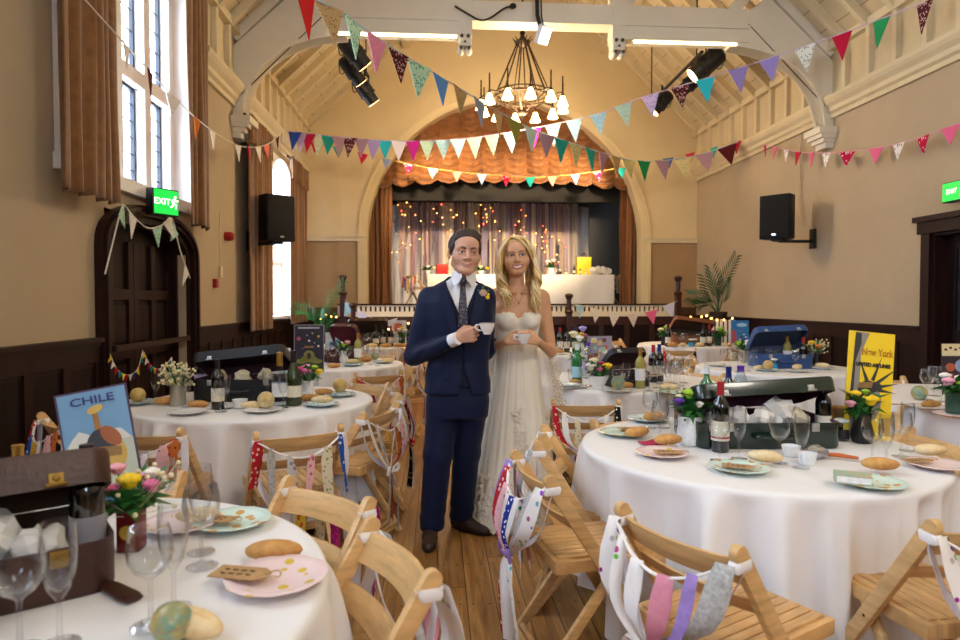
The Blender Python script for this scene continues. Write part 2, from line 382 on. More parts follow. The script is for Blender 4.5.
# arch architrave
b=MB(); out=[];inn=[];mid=[]
def arch_band(b,r0,r1,ya,yb,mi=0):
    a=[(AX+r0,ya,1.30)]+[(AX+r0*math.cos(t),ya,AZ+r0*math.sin(t)) for t in th]+[(AX-r0,ya,1.30)]
    c=[(AX+r1,ya,1.30)]+[(AX+r1*math.cos(t),ya,AZ+r1*math.sin(t)) for t in th]+[(AX-r1,ya,1.30)]
    b.strip(a,c,(0,yb-ya,0),mi)
arch_band(b,AR-.01,AR+.12,YB-.03,YB+.02); arch_band(b,AR+.12,AR+.17,YB-.055,YB+.02); arch_band(b,AR-.03,AR+.0,YB-.01,YB+.34)
struct('trim_1',b,m_cream,'cream moulded architrave around the stage arch','arch moulding')
b=MB()
for xa,xb in ((WL,AX-AR-.06),(AX+AR+.0,WR)):
    b.bb(xa,xb+(.06 if xb<AX else 0),YB-.05,YB,AZ-.06,AZ+.02); b.bb(xa,xb+(.08 if xb<AX else 0),YB-.08,YB,AZ+.02,AZ+.06)
struct('trim_2',b,m_ivory,'cream string course across the back wall at the arch springing','string course')
# ---- ceiling: two slopes with boards and rafters
TOPL=6.0
def slope(sgn):
    b=MB(); ang=math.atan(SL); L=4.3/math.cos(ang)
    xe=CX+sgn*4.3
    def P(u,y,d=0): # u along slope from eave, d below surface
        return (xe-sgn*(u*math.cos(ang))-sgn*d*math.sin(ang), y, ZE+u*math.sin(ang)-d*math.cos(ang))
    b.prism([P(-.4,YF),P(L,YF),P(L,YF,-.08),P(-.4,YF,-.08)],(0,YB-YF+.2,0),mi=0)
    y=YF+.2
    while y<YB:
        b.beam(P(-.02,y,.05),P(L,y,.05),.075,.11,up=(0,1,0),mi=1) if False else b.prism([P(-.02,y,0),P(L,y,0),P(L,y,.11),P(-.02,y,.11)],(0,.075,0),mi=1)
        y+=.50
    # board joints: thin laths across
    for u in [i*.36+.3 for i in range(16)]:
        if u<L: b.prism([P(u,YF,0),P(u+.012,YF,0),P(u+.012,YF,.006),P(u,YF,.006)],(0,YB-YF,0),mi=2)
    return b
m_joint2=mat('dark_recess','#4a4038',.8)
m_joint=mat('board_joint','#8f7a58',.8)
b=slope(-1); c=slope(1); b.add(c.v,c.f); b.m[-len(c.m):]=c.m
struct('ceiling',b,[m_board,m_ivory,m_joint],'cream boarded pitched roof with close rafters','ceiling',smooth=False)
# ---- cornices, ashlar studs and wall plates
def cornice(x,segs,num,label):
    s=1 if x<0 else -1; b=MB()
    for ya,yb in segs:
        prof=[(0,ZC0),(.05,ZC0),(.05,ZC0+.06),(.09,ZC0+.09),(.09,ZC0+.15),(.14,ZC0+.2),(.17,ZC0+.25),(.17,ZC1),(0,ZC1)]
        b.prism([(x+s*d,ya,z) for d,z in prof],(0,yb-ya,0))
    struct('trim_%d'%num,b,m_ivory,label,'cornice',smooth=False)
cornice(WL,[(YF,W0[0]-.05),(W0[1]+.05,W5[0]-.05),(W5[1]+.05,4.95),(7.72,YB)],3,'moulded cream cornice along the left wall'); cornice(WR,[(YF,YB)],4,'moulded cream cornice along the right wall')
def ashlar(x,skip,num,label):
    s=1 if x<0 else -1; b=MB(); y=YF+.2
    while y<YB:
        if not any(a<y<c for a,c in skip): b.bb(x,x+s*.09,y,y+.075,ZC1,ZE+.02)
        y+=.5
    for ya,yb in ([(YF,W0[0]),(W0[1],W5[0]),(W5[1],4.95),(7.72,YB)] if x<0 else [(YF,YB)]):
        b.bb(x,x+s*.12,ya,yb,ZE-.05,ZE+.06); 
        b.bb(x,x+s*.02,ya,yb,ZC1,ZE,mi=1)
    struct('trim_%d'%num,b,[m_ivory,m_board],label,'wall studs',smooth=False)
ashlar(WL,[(4.9,7.75),(W0[0],W0[1]),(W5[0],W5[1])],5,'cream studs between the left cornice and the roof'); ashlar(WR,[],6,'cream studs between the right cornice and the roof')
# ---- roof trusses
def truss(Y,num,label):
    b=MB(); d=.22; y0=Y-d/2
    for s in (-1,1):
        X=lambda q:CX+s*(4.3-q)          # q = distance in from wall
        # knee: outer edge diagonal, inner edge curved soffit
        n=14; outer=[];inner=[]
        p0,p1,p2=(.14,3.93),(.22,5.0),(1.55,5.10)
        for i in range(n+1):
            t=i/n; inner.append(((1-t)**2*p0[0]+2*t*(1-t)*p1[0]+t*t*p2[0],(1-t)**2*p0[1]+2*t*(1-t)*p1[1]+t*t*p2[1]))
            outer.append((.0+1.32*t if t>0 else 0, 3.93+.42*min(1,t*3) if t<1/3 else 4.35+(5.50-4.35)*(t-1/3)*1.5))
        outer=[(0,3.93),(0,4.2),(0,4.5),(0,4.75),(0,4.9)]+[(1.0*i/8,4.9+.92*i/8) for i in range(1,9)]+[(1.3,5.6),(1.55,5.49)]
        outer=outer[:n+1]
        b.strip([(X(q),y0,z) for q,z in inner],[(X(q),y0,z) for q,z in outer],(0,d,0))
        # soffit bead
        b.strip([(X(q),y0-.025,z) for q,z in inner],[(X(q-.035),y0-.025,z+.04) for q,z in inner],(0,d+.05,0))
        # raised board lines on the knee
        b.beam((X(.12),y0-.0,4.26),(X(1.3),y0-.0,5.42),.014,.006,up=(0,1,0),mi=1)
        # tie-beam half
        xa,xb=sorted((X(1.28),CX)); b.bb(xa,xb,y0,y0+d,5.34,5.63)
        b.bb(xa,xb,y0-.03,y0+d+.03,5.34,5.39)
        xc,xd=sorted((X(1.28),X(3.15))); b.bb(xc,xd,y0,y0+d,5.15,5.35); b.bb(xc,xd,y0-.02,y0+d+.02,5.15,5.19)
        # principal rafter
        b.beam((X(0),Y,ZE-.05),(X(4.3),Y,ZR-.05),.2,.26,up=(0,1,0))
        # strut wall-rafter
        b.beam((X(.0),Y,4.75),(X(.55),Y,5.45),.12,.12,up=(0,1,0))
        # queen post with carved foot
        q=3.2; b.bb(X(q)-.10,X(q)+.10,y0-.02,y0+d+.02,5.14,8.0)
        b.bb(X(q)-.085,X(q)+.085,y0-.01,y0+d+.01,5.0,5.36)
        for (hx,hz,hr) in ((-.045,5.13,.024),(.045,5.13,.024),(-.055,4.965,.022),(.055,4.965,.022),(0,5.05,.015)): b.cyl((X(q)+hx,y0-.034 if hz>5 else Y-.152,hz),(X(q)+hx,y0-.005,hz),hr,seg=12,mi=1)
        for k in (-1,1): b.sph((X(q)+k*.05,Y-.08,5.06),(.05,.055,.06),10,6); b.sph((X(q)+k*.055,Y,4.965),(.055,.12,.055),10,6)
        # upper brace
        b.beam((X(1.6),Y,5.5),(X(1.15),Y,6.05),.16,.2,up=(0,1,0)); b.beam((X(3.1),Y,5.6),(X(2.2),Y,6.9),.12,.16,up=(0,1,0))
    o=struct('trim_%d'%num,b,[m_white,m_joint2],label,'roof truss',ang=30)
    c=MB()
    for s in (-1,1):
        X=lambda q:CX+s*(4.3-q)
        for (w,z0,z1) in ((.26,3.86,3.95),(.22,3.80,3.86),(.17,3.74,3.80),(.12,3.66,3.74)):
            xa,xb=sorted((X(0),X(w))); c.bb(xa,xb,Y-.06-w*.55,Y+.06+w*.55,z0,z1)
    part('corbel',c,m_white,o,smooth=False)
    return o
truss(9.2,7,'white painted roof truss with curved knees above the couple'); truss(4.4,8,'white painted roof truss above the near tables'); truss(-.4,9,'white painted roof truss behind the viewpoint')
# purlin on each slope
b=MB()
for s in (-1,1):
    x=CX+s*2.15; b.bb(x-.09,x+.09,YF,YB,ZE+SL*2.15-.30,ZE+SL*2.15-.08)
struct('trim_10',b,m_ivory,'cream purlins under the rafters','purlin',smooth=False)
# ---- wainscot
def wains(x,segs,name,label):
    s=1 if x<0 else -1; b=MB()
    for ya,yb in segs:
        b.bb(x,x+s*.02,ya,yb,0,ZD-.04,mi=1)
        b.bb(x,x+s*.09,ya,yb,ZD-.035,ZD); b.bb(x,x+s*.06,ya,yb,ZD-.075,ZD-.035); b.bb(x,x+s*.045,ya,yb,ZD-.2,ZD-.075)
        b.bb(x,x+s*.045,ya,yb,0,.2); b.bb(x,x+s*.06,ya,yb,0,.14)
        n=max(1,round((yb-ya)/.46)); w=(yb-ya)/n
        for i in range(n+1):
            y=ya+i*w; b.bb(x,x+s*.04,max(ya,y-.045),min(yb,y+.045),.2,ZD-.2)
        for i in range(n):
            y=ya+i*w; b.bb(x,x+s*.03,y+.06,y+w-.06,.21,.24); b.bb(x,x+s*.03,y+.06,y+w-.06,ZD-.235,ZD-.205)
    struct(name,b,[m_dark,m_dark2],label,'wainscot',smooth=False)
wains(WL,[(YF,5.42),(7.56,YB)],'baseboard_left','dark oak panelled wainscot along the left wall'); wains(WR,[(YF,5.60),(7.24,YB)],'baseboard_right','dark oak panelled wainscot along the right wall')
b=MB()
for xa,xb in ((WL+.05,-1.98),(4.92,WR-.05)):
    b.bb(xa,xb,YB-.02,YB,0,ZD-.04,mi=1); b.bb(xa,xb,YB-.08,YB,ZD-.04,ZD); b.bb(xa,xb,YB-.045,YB,ZD-.2,ZD-.04); b.bb(xa,xb,YB-.045,YB,0,.2)
    for i in range(3): x=lerp(xa+.05,xb-.05,i/2); b.bb(x-.045,x+.045,YB-.04,YB,.2,ZD-.2)
struct('baseboard_back',b,[m_dark,m_dark2],'dark oak wainscot on the back wall beside the stage','wainscot',smooth=False)
# ---- windows
m_glass=glassmat('window_glass','#f4f8ff',.06,.03)
m_lead=mat('lead_cames','#23252b',.5,metal=.3)
def window_front(w,num,label,nl):
    ya,yb,za,zb=w; r=link('window_%d'%num,None); tag(r,label,'window',kind='structure')
    xg=WL-.36; b=MB()
    # stone mullions and transoms
    pitch=(yb-ya-.1)/nl
    zt=[za,za+1.12,za+2.24,za+3.0]
    for i in range(nl+1): y=ya+.05+i*pitch; b.bb(xg-.02,xg+.16,y-.075,y+.075,za,zb)
    for z in (za,za+1.16,zb): b.bb(xg-.02,xg+.16,ya,yb,z-.075,z+.075)
    part('window_frame',b,m_stone,r,smooth=False,bevel=.015)
    f=MB();g=MB();ld=MB()
    for i in range(nl):
        y0=ya+.05+i*pitch+.075; y1=y0+pitch-.15
        for z0,z1 in ((za+.075,za+1.085),(za+1.235,zb-.075)):
            t=.03
            f.bb(xg+.02,xg+.06,y0,y0+t,z0,z1); f.bb(xg+.02,xg+.06,y1-t,y1,z0,z1); f.bb(xg+.02,xg+.06,y0,y1,z0,z0+t); f.bb(xg+.02,xg+.06,y0,y1,z1-t,z1)
            g.bb(xg+.038,xg+.042,y0,y1,z0,z1)
            for k in range(1,6): z=lerp(z0,z1,k/6); ld.bb(xg+.034,xg+.046,y0,y1,z-.004,z+.004)
            ld.bb(xg+.034,xg+.046,(y0+y1)/2-.004,(y0+y1)/2+.004,z0,z1)
    part('casement',f,mat('blue_black_iron','#1b2030',.45),r,smooth=False); part('pane',g,m_glass,r,smooth=False); part('leading',ld,m_lead,r,smooth=False)
    # splayed reveal
    v=MB(); x0=WL+.005
    v.prism([(x0,ya,za),(x0,yb,za),(xg,yb-.04,za+.03),(xg,ya+.04,za+.03)],(0,0,-.03))
    v.prism([(x0,yb,za),(x0,yb,zb),(xg,yb-.03,zb),(xg,yb-.03,za)],(0,.01,0)); v.prism([(x0,ya,za),(x0,ya,zb),(xg,ya+.03,zb),(xg,ya+.03,za)],(0,-.01,0))
    v.bb(xg,x0,ya,yb,zb-.01,zb)
    # architrave
    v.bb(WL,WL+.03,ya-.12,ya,za-.06,zb); v.bb(WL,WL+.03,yb,yb+.12,za-.06,zb); v.bb(WL,WL+.06,ya-.14,yb+.14,za-.12,za-.0)
    part('reveal',v,m_stone,r,smooth=False)
window_front(W1,1,'tall white stone mullioned window above the arched door',4)
window_front(W5,5,'unseen mullioned window added on the left wall to light the near tables',4)  # added out of view to bring side light onto couple and near tables
window_front(W0,3,'tall mullioned window on the left wall behind the viewpoint',4)
r=link('window_4',None); tag(r,'wide mullioned window in the gable wall behind the viewpoint','window',kind='structure'); b=MB(); g=MB()
for i in range(7): x=lerp(GW[0],GW[1],i/6); b.bb(x-.07,x+.07,YF-.25,YF-.1,GW[2],GW[3])
for z in (GW[2],3.6,GW[3]): b.bb(GW[0],GW[1],YF-.25,YF-.1,z-.07,z+.07)
g.bb(GW[0],GW[1],YF-.2,YF-.196,GW[2],GW[3]); part('window_frame',b,m_stone,r,smooth=False); part('pane',g,m_glass,r,smooth=False)
# arched far window
r=link('window_2',None); tag(r,'tall round-headed white window between the far left curtains','window',kind='structure')
ya,yb,za,zb=W2; xg=WL-.36; yc=(ya+yb)/2; R=(yb-ya)/2; zs=zb-R; v=MB(); NB=20
arcw=[(yc+R*math.cos(PI*i/NB),zs+R*math.sin(PI*i/NB)) for i in range(NB+1)]
for (y_a,z_a),(y_b,z_b) in zip(arcw,arcw[1:]):
    v.prism([(WL+.002,y_a,z_a),(WL+.002,y_b,z_b),(WL+.002,y_b,zb+.002),(WL+.002,y_a,zb+.002)],(-.36,0,0))
v.bb(xg,WL+.03,ya,yb,za-.02,za+.02)
v.bb(xg,WL+.004,yb-.02,yb+.0,za,zs); v.bb(xg,WL+.004,ya,ya+.02,za,zs)
part('reveal',v,m_stone,r,smooth=False)
f=MB()
for y in (ya+.04,lerp(ya,yb,1/3),lerp(ya,yb,2/3),yb-.04): f.bb(xg,xg+.08,y-.05,y+.05,za,zb-.05)
for z in (za+.04,za+1.0,za+1.9): f.bb(xg,xg+.08,ya,yb,z-.04,z+.04)
part('window_frame',f,m_stone,r,smooth=False)
g=MB(); g.bb(xg+.03,xg+.034,ya,yb,za,zb); part('pane',g,m_glass,r,smooth=False)
# ---- door 1 : arched double door
r=link('door_1',None); tag(r,'dark oak arched double door on the left wall below the window','door',kind='structure')
ya,yb=5.45,7.54; yc=(ya+yb)/2; hw=(yb-ya)/2; zs,zt=1.86,2.32
def dar(w,top,n=24): # three-centred arch outline y,z
    return [(yc+w*math.cos(PI*i/n), zs+(top-zs)*(math.sin(PI*i/n)**.82)) for i in range(n+1)]
b=MB()
def band(b,w0,t0,w1,t1,xa,xb,mi=0):
    A=dar(w0,t0);B=dar(w1,t1)
    a=[(xa,A[0][0],0)]+[(xa,y,z) for y,z in A]+[(xa,A[-1][0],0)]; c=[(xa,B[0][0],0)]+[(xa,y,z) for y,z in B]+[(xa,B[-1][0],0)]
    b.strip(a,c,(xb-xa,0,0),mi)
band(b,hw,zt,hw-.10,zt-.10,WL-.02,WL+.07); band(b,hw-.02,zt-.02,hw-.06,zt-.06,WL,WL+.10); band(b,hw-.10,zt-.10,hw-.17,zt-.17,WL-.12,WL+.02); band(b,hw-.13,zt-.13,hw-.19,zt-.19,WL-.36,WL-.10)
b.bb(WL-.5,WL-.38,ya,yb,0,2.4)  # added slab behind the door, stops outside light leaking in
part('door_frame',b,m_dark,r,ang=30)
for s,(y0,y1) in ((-1,(yc-hw+.17,yc-.004)),(1,(yc+.004,yc+hw-.17))):
    b=MB(); xd=WL-.2
    A=[(y,z) for y,z in dar(hw-.17,zt-.17) if y0-1e-4<=y<=y1+1e-4]
    A=sorted(A)
    if s<0: A=A+[(y1,zt-.17)] 
    else: A=[(y0,zt-.17)]+A
    b.prism([(xd,y0,0.01),(xd,y1,.01)]+[(xd,y,z) for y,z in reversed(A)],(-.03,0,0),mi=1)
    w=y1-y0
    def raild(za_,zb_): b.bb(xd,xd+.035,y0,y1,za_,zb_)
    raild(.01,.22); raild(.86,.96); raild(1.42,1.52)
    for yy in (y0+.05,(y0+y1)/2,y1-.05): b.bb(xd,xd+.035,yy-.05,yy+.05,.01,1.98 if abs(yy-yc)<.5 else 1.72)
    for k in range(2):
        q0=y0+.1+k*(w-.1)/2; q1=q0+(w-.3)/2
        for za_,zb_ in ((.25,.83),(.99,1.39)): b.bb(xd,xd+.018,q0+.03,q1-.03,za_+.03,zb_-.03,mi=1)
    part('door_leaf',b,[m_dark,m_dark2],r,smooth=False,bevel=.004)
b=MB(); b.beam((WL+.05,yc-hw+.2,1.0),(WL+.05,yc+hw-.25,1.0),.045,.05); b.beam((WL+.03,yc+.55,.3),(WL+.03,yc+.55,1.9),.018,.018)
for y in (yc-.55,yc+.1,yc+.5): b.beam((WL-.17,y,1.0),(WL+.05,y,1.0),.03,.03)
part('panic_bar',b,mat('dark_bronze','#3a2418',.4,metal=.5),r)
# ---- door 2 on the right wall
r=link('door_2',None); tag(r,'dark oak doorway at the far right edge under a green sign','door',kind='structure')
ya,yb=5.6,7.24; b=MB()
b.bb(WR-.08,WR,yb-.13,yb,0,2.22); b.bb(WR-.08,WR,ya,ya+.13,0,2.22); b.bb(WR-.1,WR,ya-.04,yb+.04,2.2,2.36); b.bb(WR-.14,WR,ya-.07,yb+.07,2.34,2.40)
b.bb(WR-.03,WR+.2,yb-.16,yb-.13,0,2.2); b.bb(WR-.03,WR+.2,ya+.13,ya+.16,0,2.2); b.bb(WR-.03,WR+.2,ya+.13,yb-.13,2.17,2.2)
part('door_frame',b,m_dark,r,smooth=False)
b=MB(); xd=WR+.16
b.bb(xd,xd+.04,ya+.16,yb-.16,0,2.17,mi=1); b.bb(xd+.1,xd+.25,ya-.1,yb+.1,0,2.4)  # second box is an added backing slab that blocks light from outside
for y in (ya+.21,(ya+yb)/2,yb-.21): b.bb(xd-.02,xd,y-.06,y+.06,0,2.17)
for z in (.1,1.0,2.1): b.bb(xd-.02,xd,ya+.16,yb-.16,z-.08,z+.08)
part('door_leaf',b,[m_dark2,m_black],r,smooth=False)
# ================================================================ STAGE
ZS=1.28; YS=12.75
b=MB(); b.bb(-1.95,4.90,YS+.05,YB,0,ZS); b.bb(WL-.2,WR+.2,YB+.0,19.5,ZS-.2,ZS)
st=struct('stage',b,mat('stage_boards','#4a2f1c',.5,noise=(4,.3),stretch=(6,1,1)),'raised wooden stage at the far end of the hall','stage',smooth=False)
b=MB(); n=13; w=6.85/n
b.bb(-1.95,4.90,YS+.03,YS+.05,0,1.10,mi=1); b.bb(-1.95,4.90,YS,YS+.05,.94,1.10); b.bb(-1.95,4.90,YS,YS+.05,0,.16)
for i in range(n+1):
    x=-1.95+i*w; b.bb(x-.05,x+.05,YS,YS+.05,.1,1.0)
part('front_panel',b,[mat('mahogany_panel','#3a1a12',.4,noise=(3,.25),stretch=(3,3,.5)),m_dark2],st,smooth=False,label='dark mahogany panelled stage front')
b=MB(); b.bb(-1.95,4.90,YS-.04,YS+.04,1.335,1.365,mi=1); b.bb(-1.95,4.90,YS-.02,YS+.02,1.11,1.21); b.bb(-1.95,4.90,YS-.02,YS+.02,1.31,1.335)
x=-1.95
while x<4.90: b.bb(x,x+.055,YS-.015,YS+.015,1.2,1.32); x+=.095
b.bb(-1.95,4.90,YS+.02,YS+.03,1.1,1.335,mi=2)
part('rail_trim',b,[mat('trim_cream','#e6dcc6',.6),m_dark,m_black],st,smooth=False,label='cream pierced trim along the stage edge')
# stage house
b=MB(); b.bb(WL-.2,WL-.1,YB+.35,19.5,0,7); b.bb(WR+.1,WR+.2,YB+.35,19.5,0,7); b.bb(WL-.2,WR+.2,19.4,19.5,0,7); b.bb(WL-.2,WR+.2,YB+.35,19.5,6.2,6.3)
struct('wall_stage',b,mat('stage_house_dark','#2a2420',.9),'dark walls and roof of the stage house','wall',smooth=False)
b=MB(); b.bb(-1.3,4.4,YB+.75,YB+.85,3.72,4.3); b.bb(-1.3,4.4,YB+.9,17.2,4.2,4.25)
struct('trim_11',b,mat('border_black','#17130f',.9),'black border cloth hanging below the orange valance','stage border',smooth=False)
# newel posts
def newel(px,py,Y,zt,label):
    p=ony(px,py,Y); b=MB()
    b.cyl((0,0,zt-.35),(0,0,zt-.11),.045,.045,12); b.sph((0,0,zt-.04),(.085,.085,.05),14,8); b.cyl((0,0,zt-.11),(0,0,zt-.07),.05,.07,12)
    b.box((0,0,(zt-.35)/2),(.105,.105,zt-.35)); b.sph((0,0,zt-.35),(.085,.085,.06),12,6)
    return single('newel_post',b,mat('mahogany_turned','#3b1710',.35,noise=(5,.2)),label,'post',(p.x,Y,0),group='turned newel posts along the stage front',ang=40)
newel(343,300,12.6,1.92,'tall dark turned newel post at the left end of the stage'); newel(678,300,12.6,1.92,'tall dark turned newel post at the right end of the stage')
newel(569,300,12.35,1.56,'short reddish newel post right of the bride'); newel(353,300,12.1,1.38,'short dark newel post before the left end of the stage')
# ================================================================ DRAPERY
m_cur=mat('brown_orange_velvet','#7a5024',.85,noise=(14,.22),bump=(120,.3),sheen=.4)
m_curd=mat('brown_velvet_lining','#5d3a20',.9)
m_val=mat('rust_orange_satin','#84501f',.55,noise=(9,.15),sheen=.3,bump=(150,.2))
def drape(axis,a,b_,z0,z1,pos,nf,amp,seed,head=.0,gather=None,taper=0):
    """pleated curtain between a,b along axis ('y' on a side wall, 'x' across the stage)"""
    r=random.Random(seed); ph=[r.uniform(-.6,.6) for _ in range(nf*2+3)]; B=MB()
    def fn(u,v):
        z=lerp(z0,z1,v); t=u*nf+.22*math.sin(2*PI*u*2.3+seed)+.13*math.sin(2*PI*u*5.1+2*seed)+.04*math.sin(3*v+seed)
        am=amp*(.75+.35*math.sin(2*PI*u*1.7+seed*1.3)); d=am*math.sin(2*PI*t)*(1.15-.35*v)+am*.28*math.sin(4*PI*t+1.2+2*v)
        s=lerp(a,b_,u)
        if taper: s=lerp(s,(a+b_)/2+(s-(a+b_)/2)*(1-taper),v)
        s+=.012*math.sin(7*v+9*u)
        z+= .012*math.sin(2*PI*t) if v==0 else 0
        return (pos+d,s,z) if axis=='y' else (s,pos+d,z)
    B.grid(fn,nf*14+1,26); return B
def curtain(label,a,b_,z0,z1,nf,seed,head=True,amp=.05):
    x=WL+.17; r=thing('curtain',label,'curtain',(0,0,0),0,'brown curtains on the left wall windows')
    part('drape',drape('y',a,b_,z0,z1,x,nf,amp,seed,taper=.04),m_cur,r,solid=.012,ang=180)
    if head:
        B=drape('y',a-.01,b_+.01,z1-.38,z1+.02,x+.03,nf*2,.035,seed+3)
        part('heading',B,m_cur,r,solid=.012,ang=180,label='short gathered frill at the curtain top')
    B=MB(); B.cyl((x,a-.15,z1-.02),(x,b_+.15,z1-.02),.018); part('curtain_rail',B,m_dark,r)
curtain('nearest brown curtain, left of the tall mullioned window',4.66,5.48,2.20,5.02,4,1,False)
curtain('narrow brown curtain on the far side of the tall mullioned window',6.98,7.70,2.24,5.02,4,2,False)
curtain('long brown curtain behind the left loudspeaker',9.2,10.35,.98,4.0,5,3)
curtain('long brown curtain in the far left corner',11.75,13.1,1.0,4.0,5,4)
# stage side curtains
for sx,(a,b_),lb in ((0,(-1.72,-1.02),'rust brown stage curtain drawn to the left of the arch'),(1,(4.22,4.86),'rust brown stage curtain drawn to the right of the arch')):
    single('stage_curtain',drape('x',a,b_,ZS+.01,4.35,YB+.6,5,.06,11+sx),m_val,lb,'curtain',group='stage curtains under the valance',solid=.012,ang=180)
# festooned valance filling the arch
B=MB(); nc=12; half=3.0
def valf(u,v):
    x=lerp(-half,half,u); top=math.sqrt(max(0,(AR+.02)**2-x*x))+AZ
    c=u*nc; f=(c%1)-.5
    sc=.10*(4*f*f)
    bot=4.10-.020*x*x+sc*1.2-.05
    top=max(top,bot+.02)
    z=lerp(bot,top,v)
    sag=.11*(1-4*f*f)
    h=(z+sag)/.155
    d=.055*abs(math.sin(PI*h))**.8*(1-.75*(abs(f)*2)**3)+.05*(1-(abs(f)*2)**2)
    d+=.012*math.sin(31*x+3*z)
    d*= (1.25 if v<.15 else 1.0)
    return (AX+x,YB+.42-d*1.5,z)
B.grid(valf,nc*14+1,110)
single('valance',B,m_val,'rust orange festooned valance filling the top of the stage arch','valance',solid=.01,ang=80,group=None)
# ribbon backdrop
rb=random.Random(5)
r=thing('ribbon_backdrop','hanging curtain of pink, lilac and cream ribbons across the back of the stage','backdrop',(0,0,0))
B=MB(); B.cyl((-1.5,17.1,4.02),(4.15,17.1,4.02),.02); part('hanging_pole',B,m_black,r)
rc=['#cdb6ac','#a08c98','#e0d0bc','#c0a8b4','#eadfd0','#94808a','#d8b6bc','#b4a6c0','#d0c0a8','#a08078','#ece2d8','#c09aa2']
rms=[clothmat('ribbon_%d'%i,c,.3) for i,c in enumerate(rc)]
for i in range(98):
    x=lerp(-1.0,3.75,(i+.5)/98)+rb.uniform(-.02,.02); w=rb.uniform(.02,.042); zb=rb.uniform(1.7,2.2) if rb.random()<.8 else rb.uniform(2.6,3.2); yy=17.06-rb.uniform(0,.1); tw=rb.uniform(-.6,.6)
    B=MB(); pa=[];pb=[]
    for k in range(9):
        t=k/8; a=tw*t*2+.3*math.sin(3*t+i); z=lerp(4.02,zb,t); xx=x+.02*math.sin(2.4*t+i)
        pa.append((xx-w*math.cos(a),yy-w*math.sin(a)*.6,z)); pb.append((xx+w*math.cos(a),yy+w*math.sin(a)*.6,z))
    B.strip(pa,pb,(0,.002,0)); part('ribbon',B,rms[rb.randrange(12)],r,ang=60)
m_voile=clothmat('white_voile','#e2dfe4',.35)
single('back_drape',drape('x',-1.5,4.2,ZS+.01,4.0,17.4,26,.07,21),m_voile,'white pleated drape behind the hanging ribbons','drape',solid=.01,ang=80)
# fairy lights in the ribbons
m_fl=mat('warm_fairy_bulb','#ffd9a0',.4,emit=('#ffb45a',9)); m_flr=mat('red_fairy_bulb','#ff8a70',.4,emit=('#ff6040',9)); m_wire=mat('dark_wire','#1d2a1c',.6)
r=thing('fairy_lights','strings of tiny warm and red lights hanging in the ribbon curtain','fairy lights',(0,0,0))
spots=[]
for px0,y0,y1,n in ((405,190,215,7),(398,205,262,7),(415,215,245,6),(437,200,222,6),(449,210,232,4),(457,215,238,4),(482,205,226,6),(489,208,224,6),(497,222,240,3),(522,210,250,8),(517,225,240,4),(541,226,252,8),(546,232,246,4),(403,244,252,3),(560,240,262,4)):
    pts=[]
    for k in range(n):
        t=k/max(1,n-1); p=ony(px0+5*math.sin(k*2.1)+rb.uniform(-2,2),lerp(y0,y1,t),16.9); pts.append(p); spots.append(p)
    if len(pts)>1: B=MB(); B.tube([p+Vector((0,.02,.0)) for p in pts],.004,4); part('wire',B,m_wire,r)
for i,p in enumerate(spots): B=MB(); B.sph(p,.013 if i%3 else .017,6,4); part('bulb',B,m_flr if i%4==1 else m_fl,r)
# ================================================================ LOUDSPEAKERS
m_spk=mat('black_speaker_cabinet','#0b0b0e',.55,spec=.25,noise=(60,.3)); m_grille=mat('black_steel_grille','#101014',.6,spec=.25,bump=(300,.8)); m_badge=mat('chrome_badge','#c9c9d0',.25,metal=1)
def speaker(label,loc,rz,wall,brdir):
    r=thing('loudspeaker',label,'loudspeaker',loc,rz)
    B=MB(); w,d,h=.44,.38,.66
    B.prism([(-w/2,-d/2,0),(w/2,-d/2,0),(w/2,d*.1,0),(w*.28,d/2,0),(-w*.28,d/2,0),(-w/2,d*.1,0)],(0,0,h)); part('cabinet',B,m_spk,r,bevel=.012,smooth=True)
    B=MB(); B.bb(-w/2+.015,w/2-.015,-d/2-.014,-d/2-.001,.02,h-.02); part('grille',B,m_grille,r,bevel=.004)
    B=MB(); B.bb(-.03,.03,-d/2-.018,-d/2-.014,.045,.07); part('badge',B,m_badge,r)
    B=MB(); R=Matrix.Rotation(-rz,3,'Z'); e=R@(Vector(brdir)); B.bb(-.08,.08,-.08,.08,-.03,-.001); B.beam((0,0,-.03),e+Vector((0,0,-.03)),.05,.04)
    ev=e.normalized(); B.beam(e-ev*.01+Vector((0,0,-.14)),e-ev*.01+Vector((0,0,.16)),.13,.03,up=ev); part('wall_bracket',B,m_black,r)
p=onx(272,239,-2.40); speaker('black loudspeaker bracketed on the left wall in front of a brown curtain',(-2.36,p.y,2.28),.75,WL,(-.405,.12,0))
p=ony(783,241,9.5); speaker('black loudspeaker bracketed on the right wall',(5.22,9.5,2.36),-.85,WR,(.55,0,0))
B=MB(); B.tube([(5.76,9.86,4.07),(5.76,9.86,3.0),(5.76,9.75,2.6)],.012,6); single('cable_conduit',B,m_side,'thin painted cable conduit dropping to the right loudspeaker','conduit')
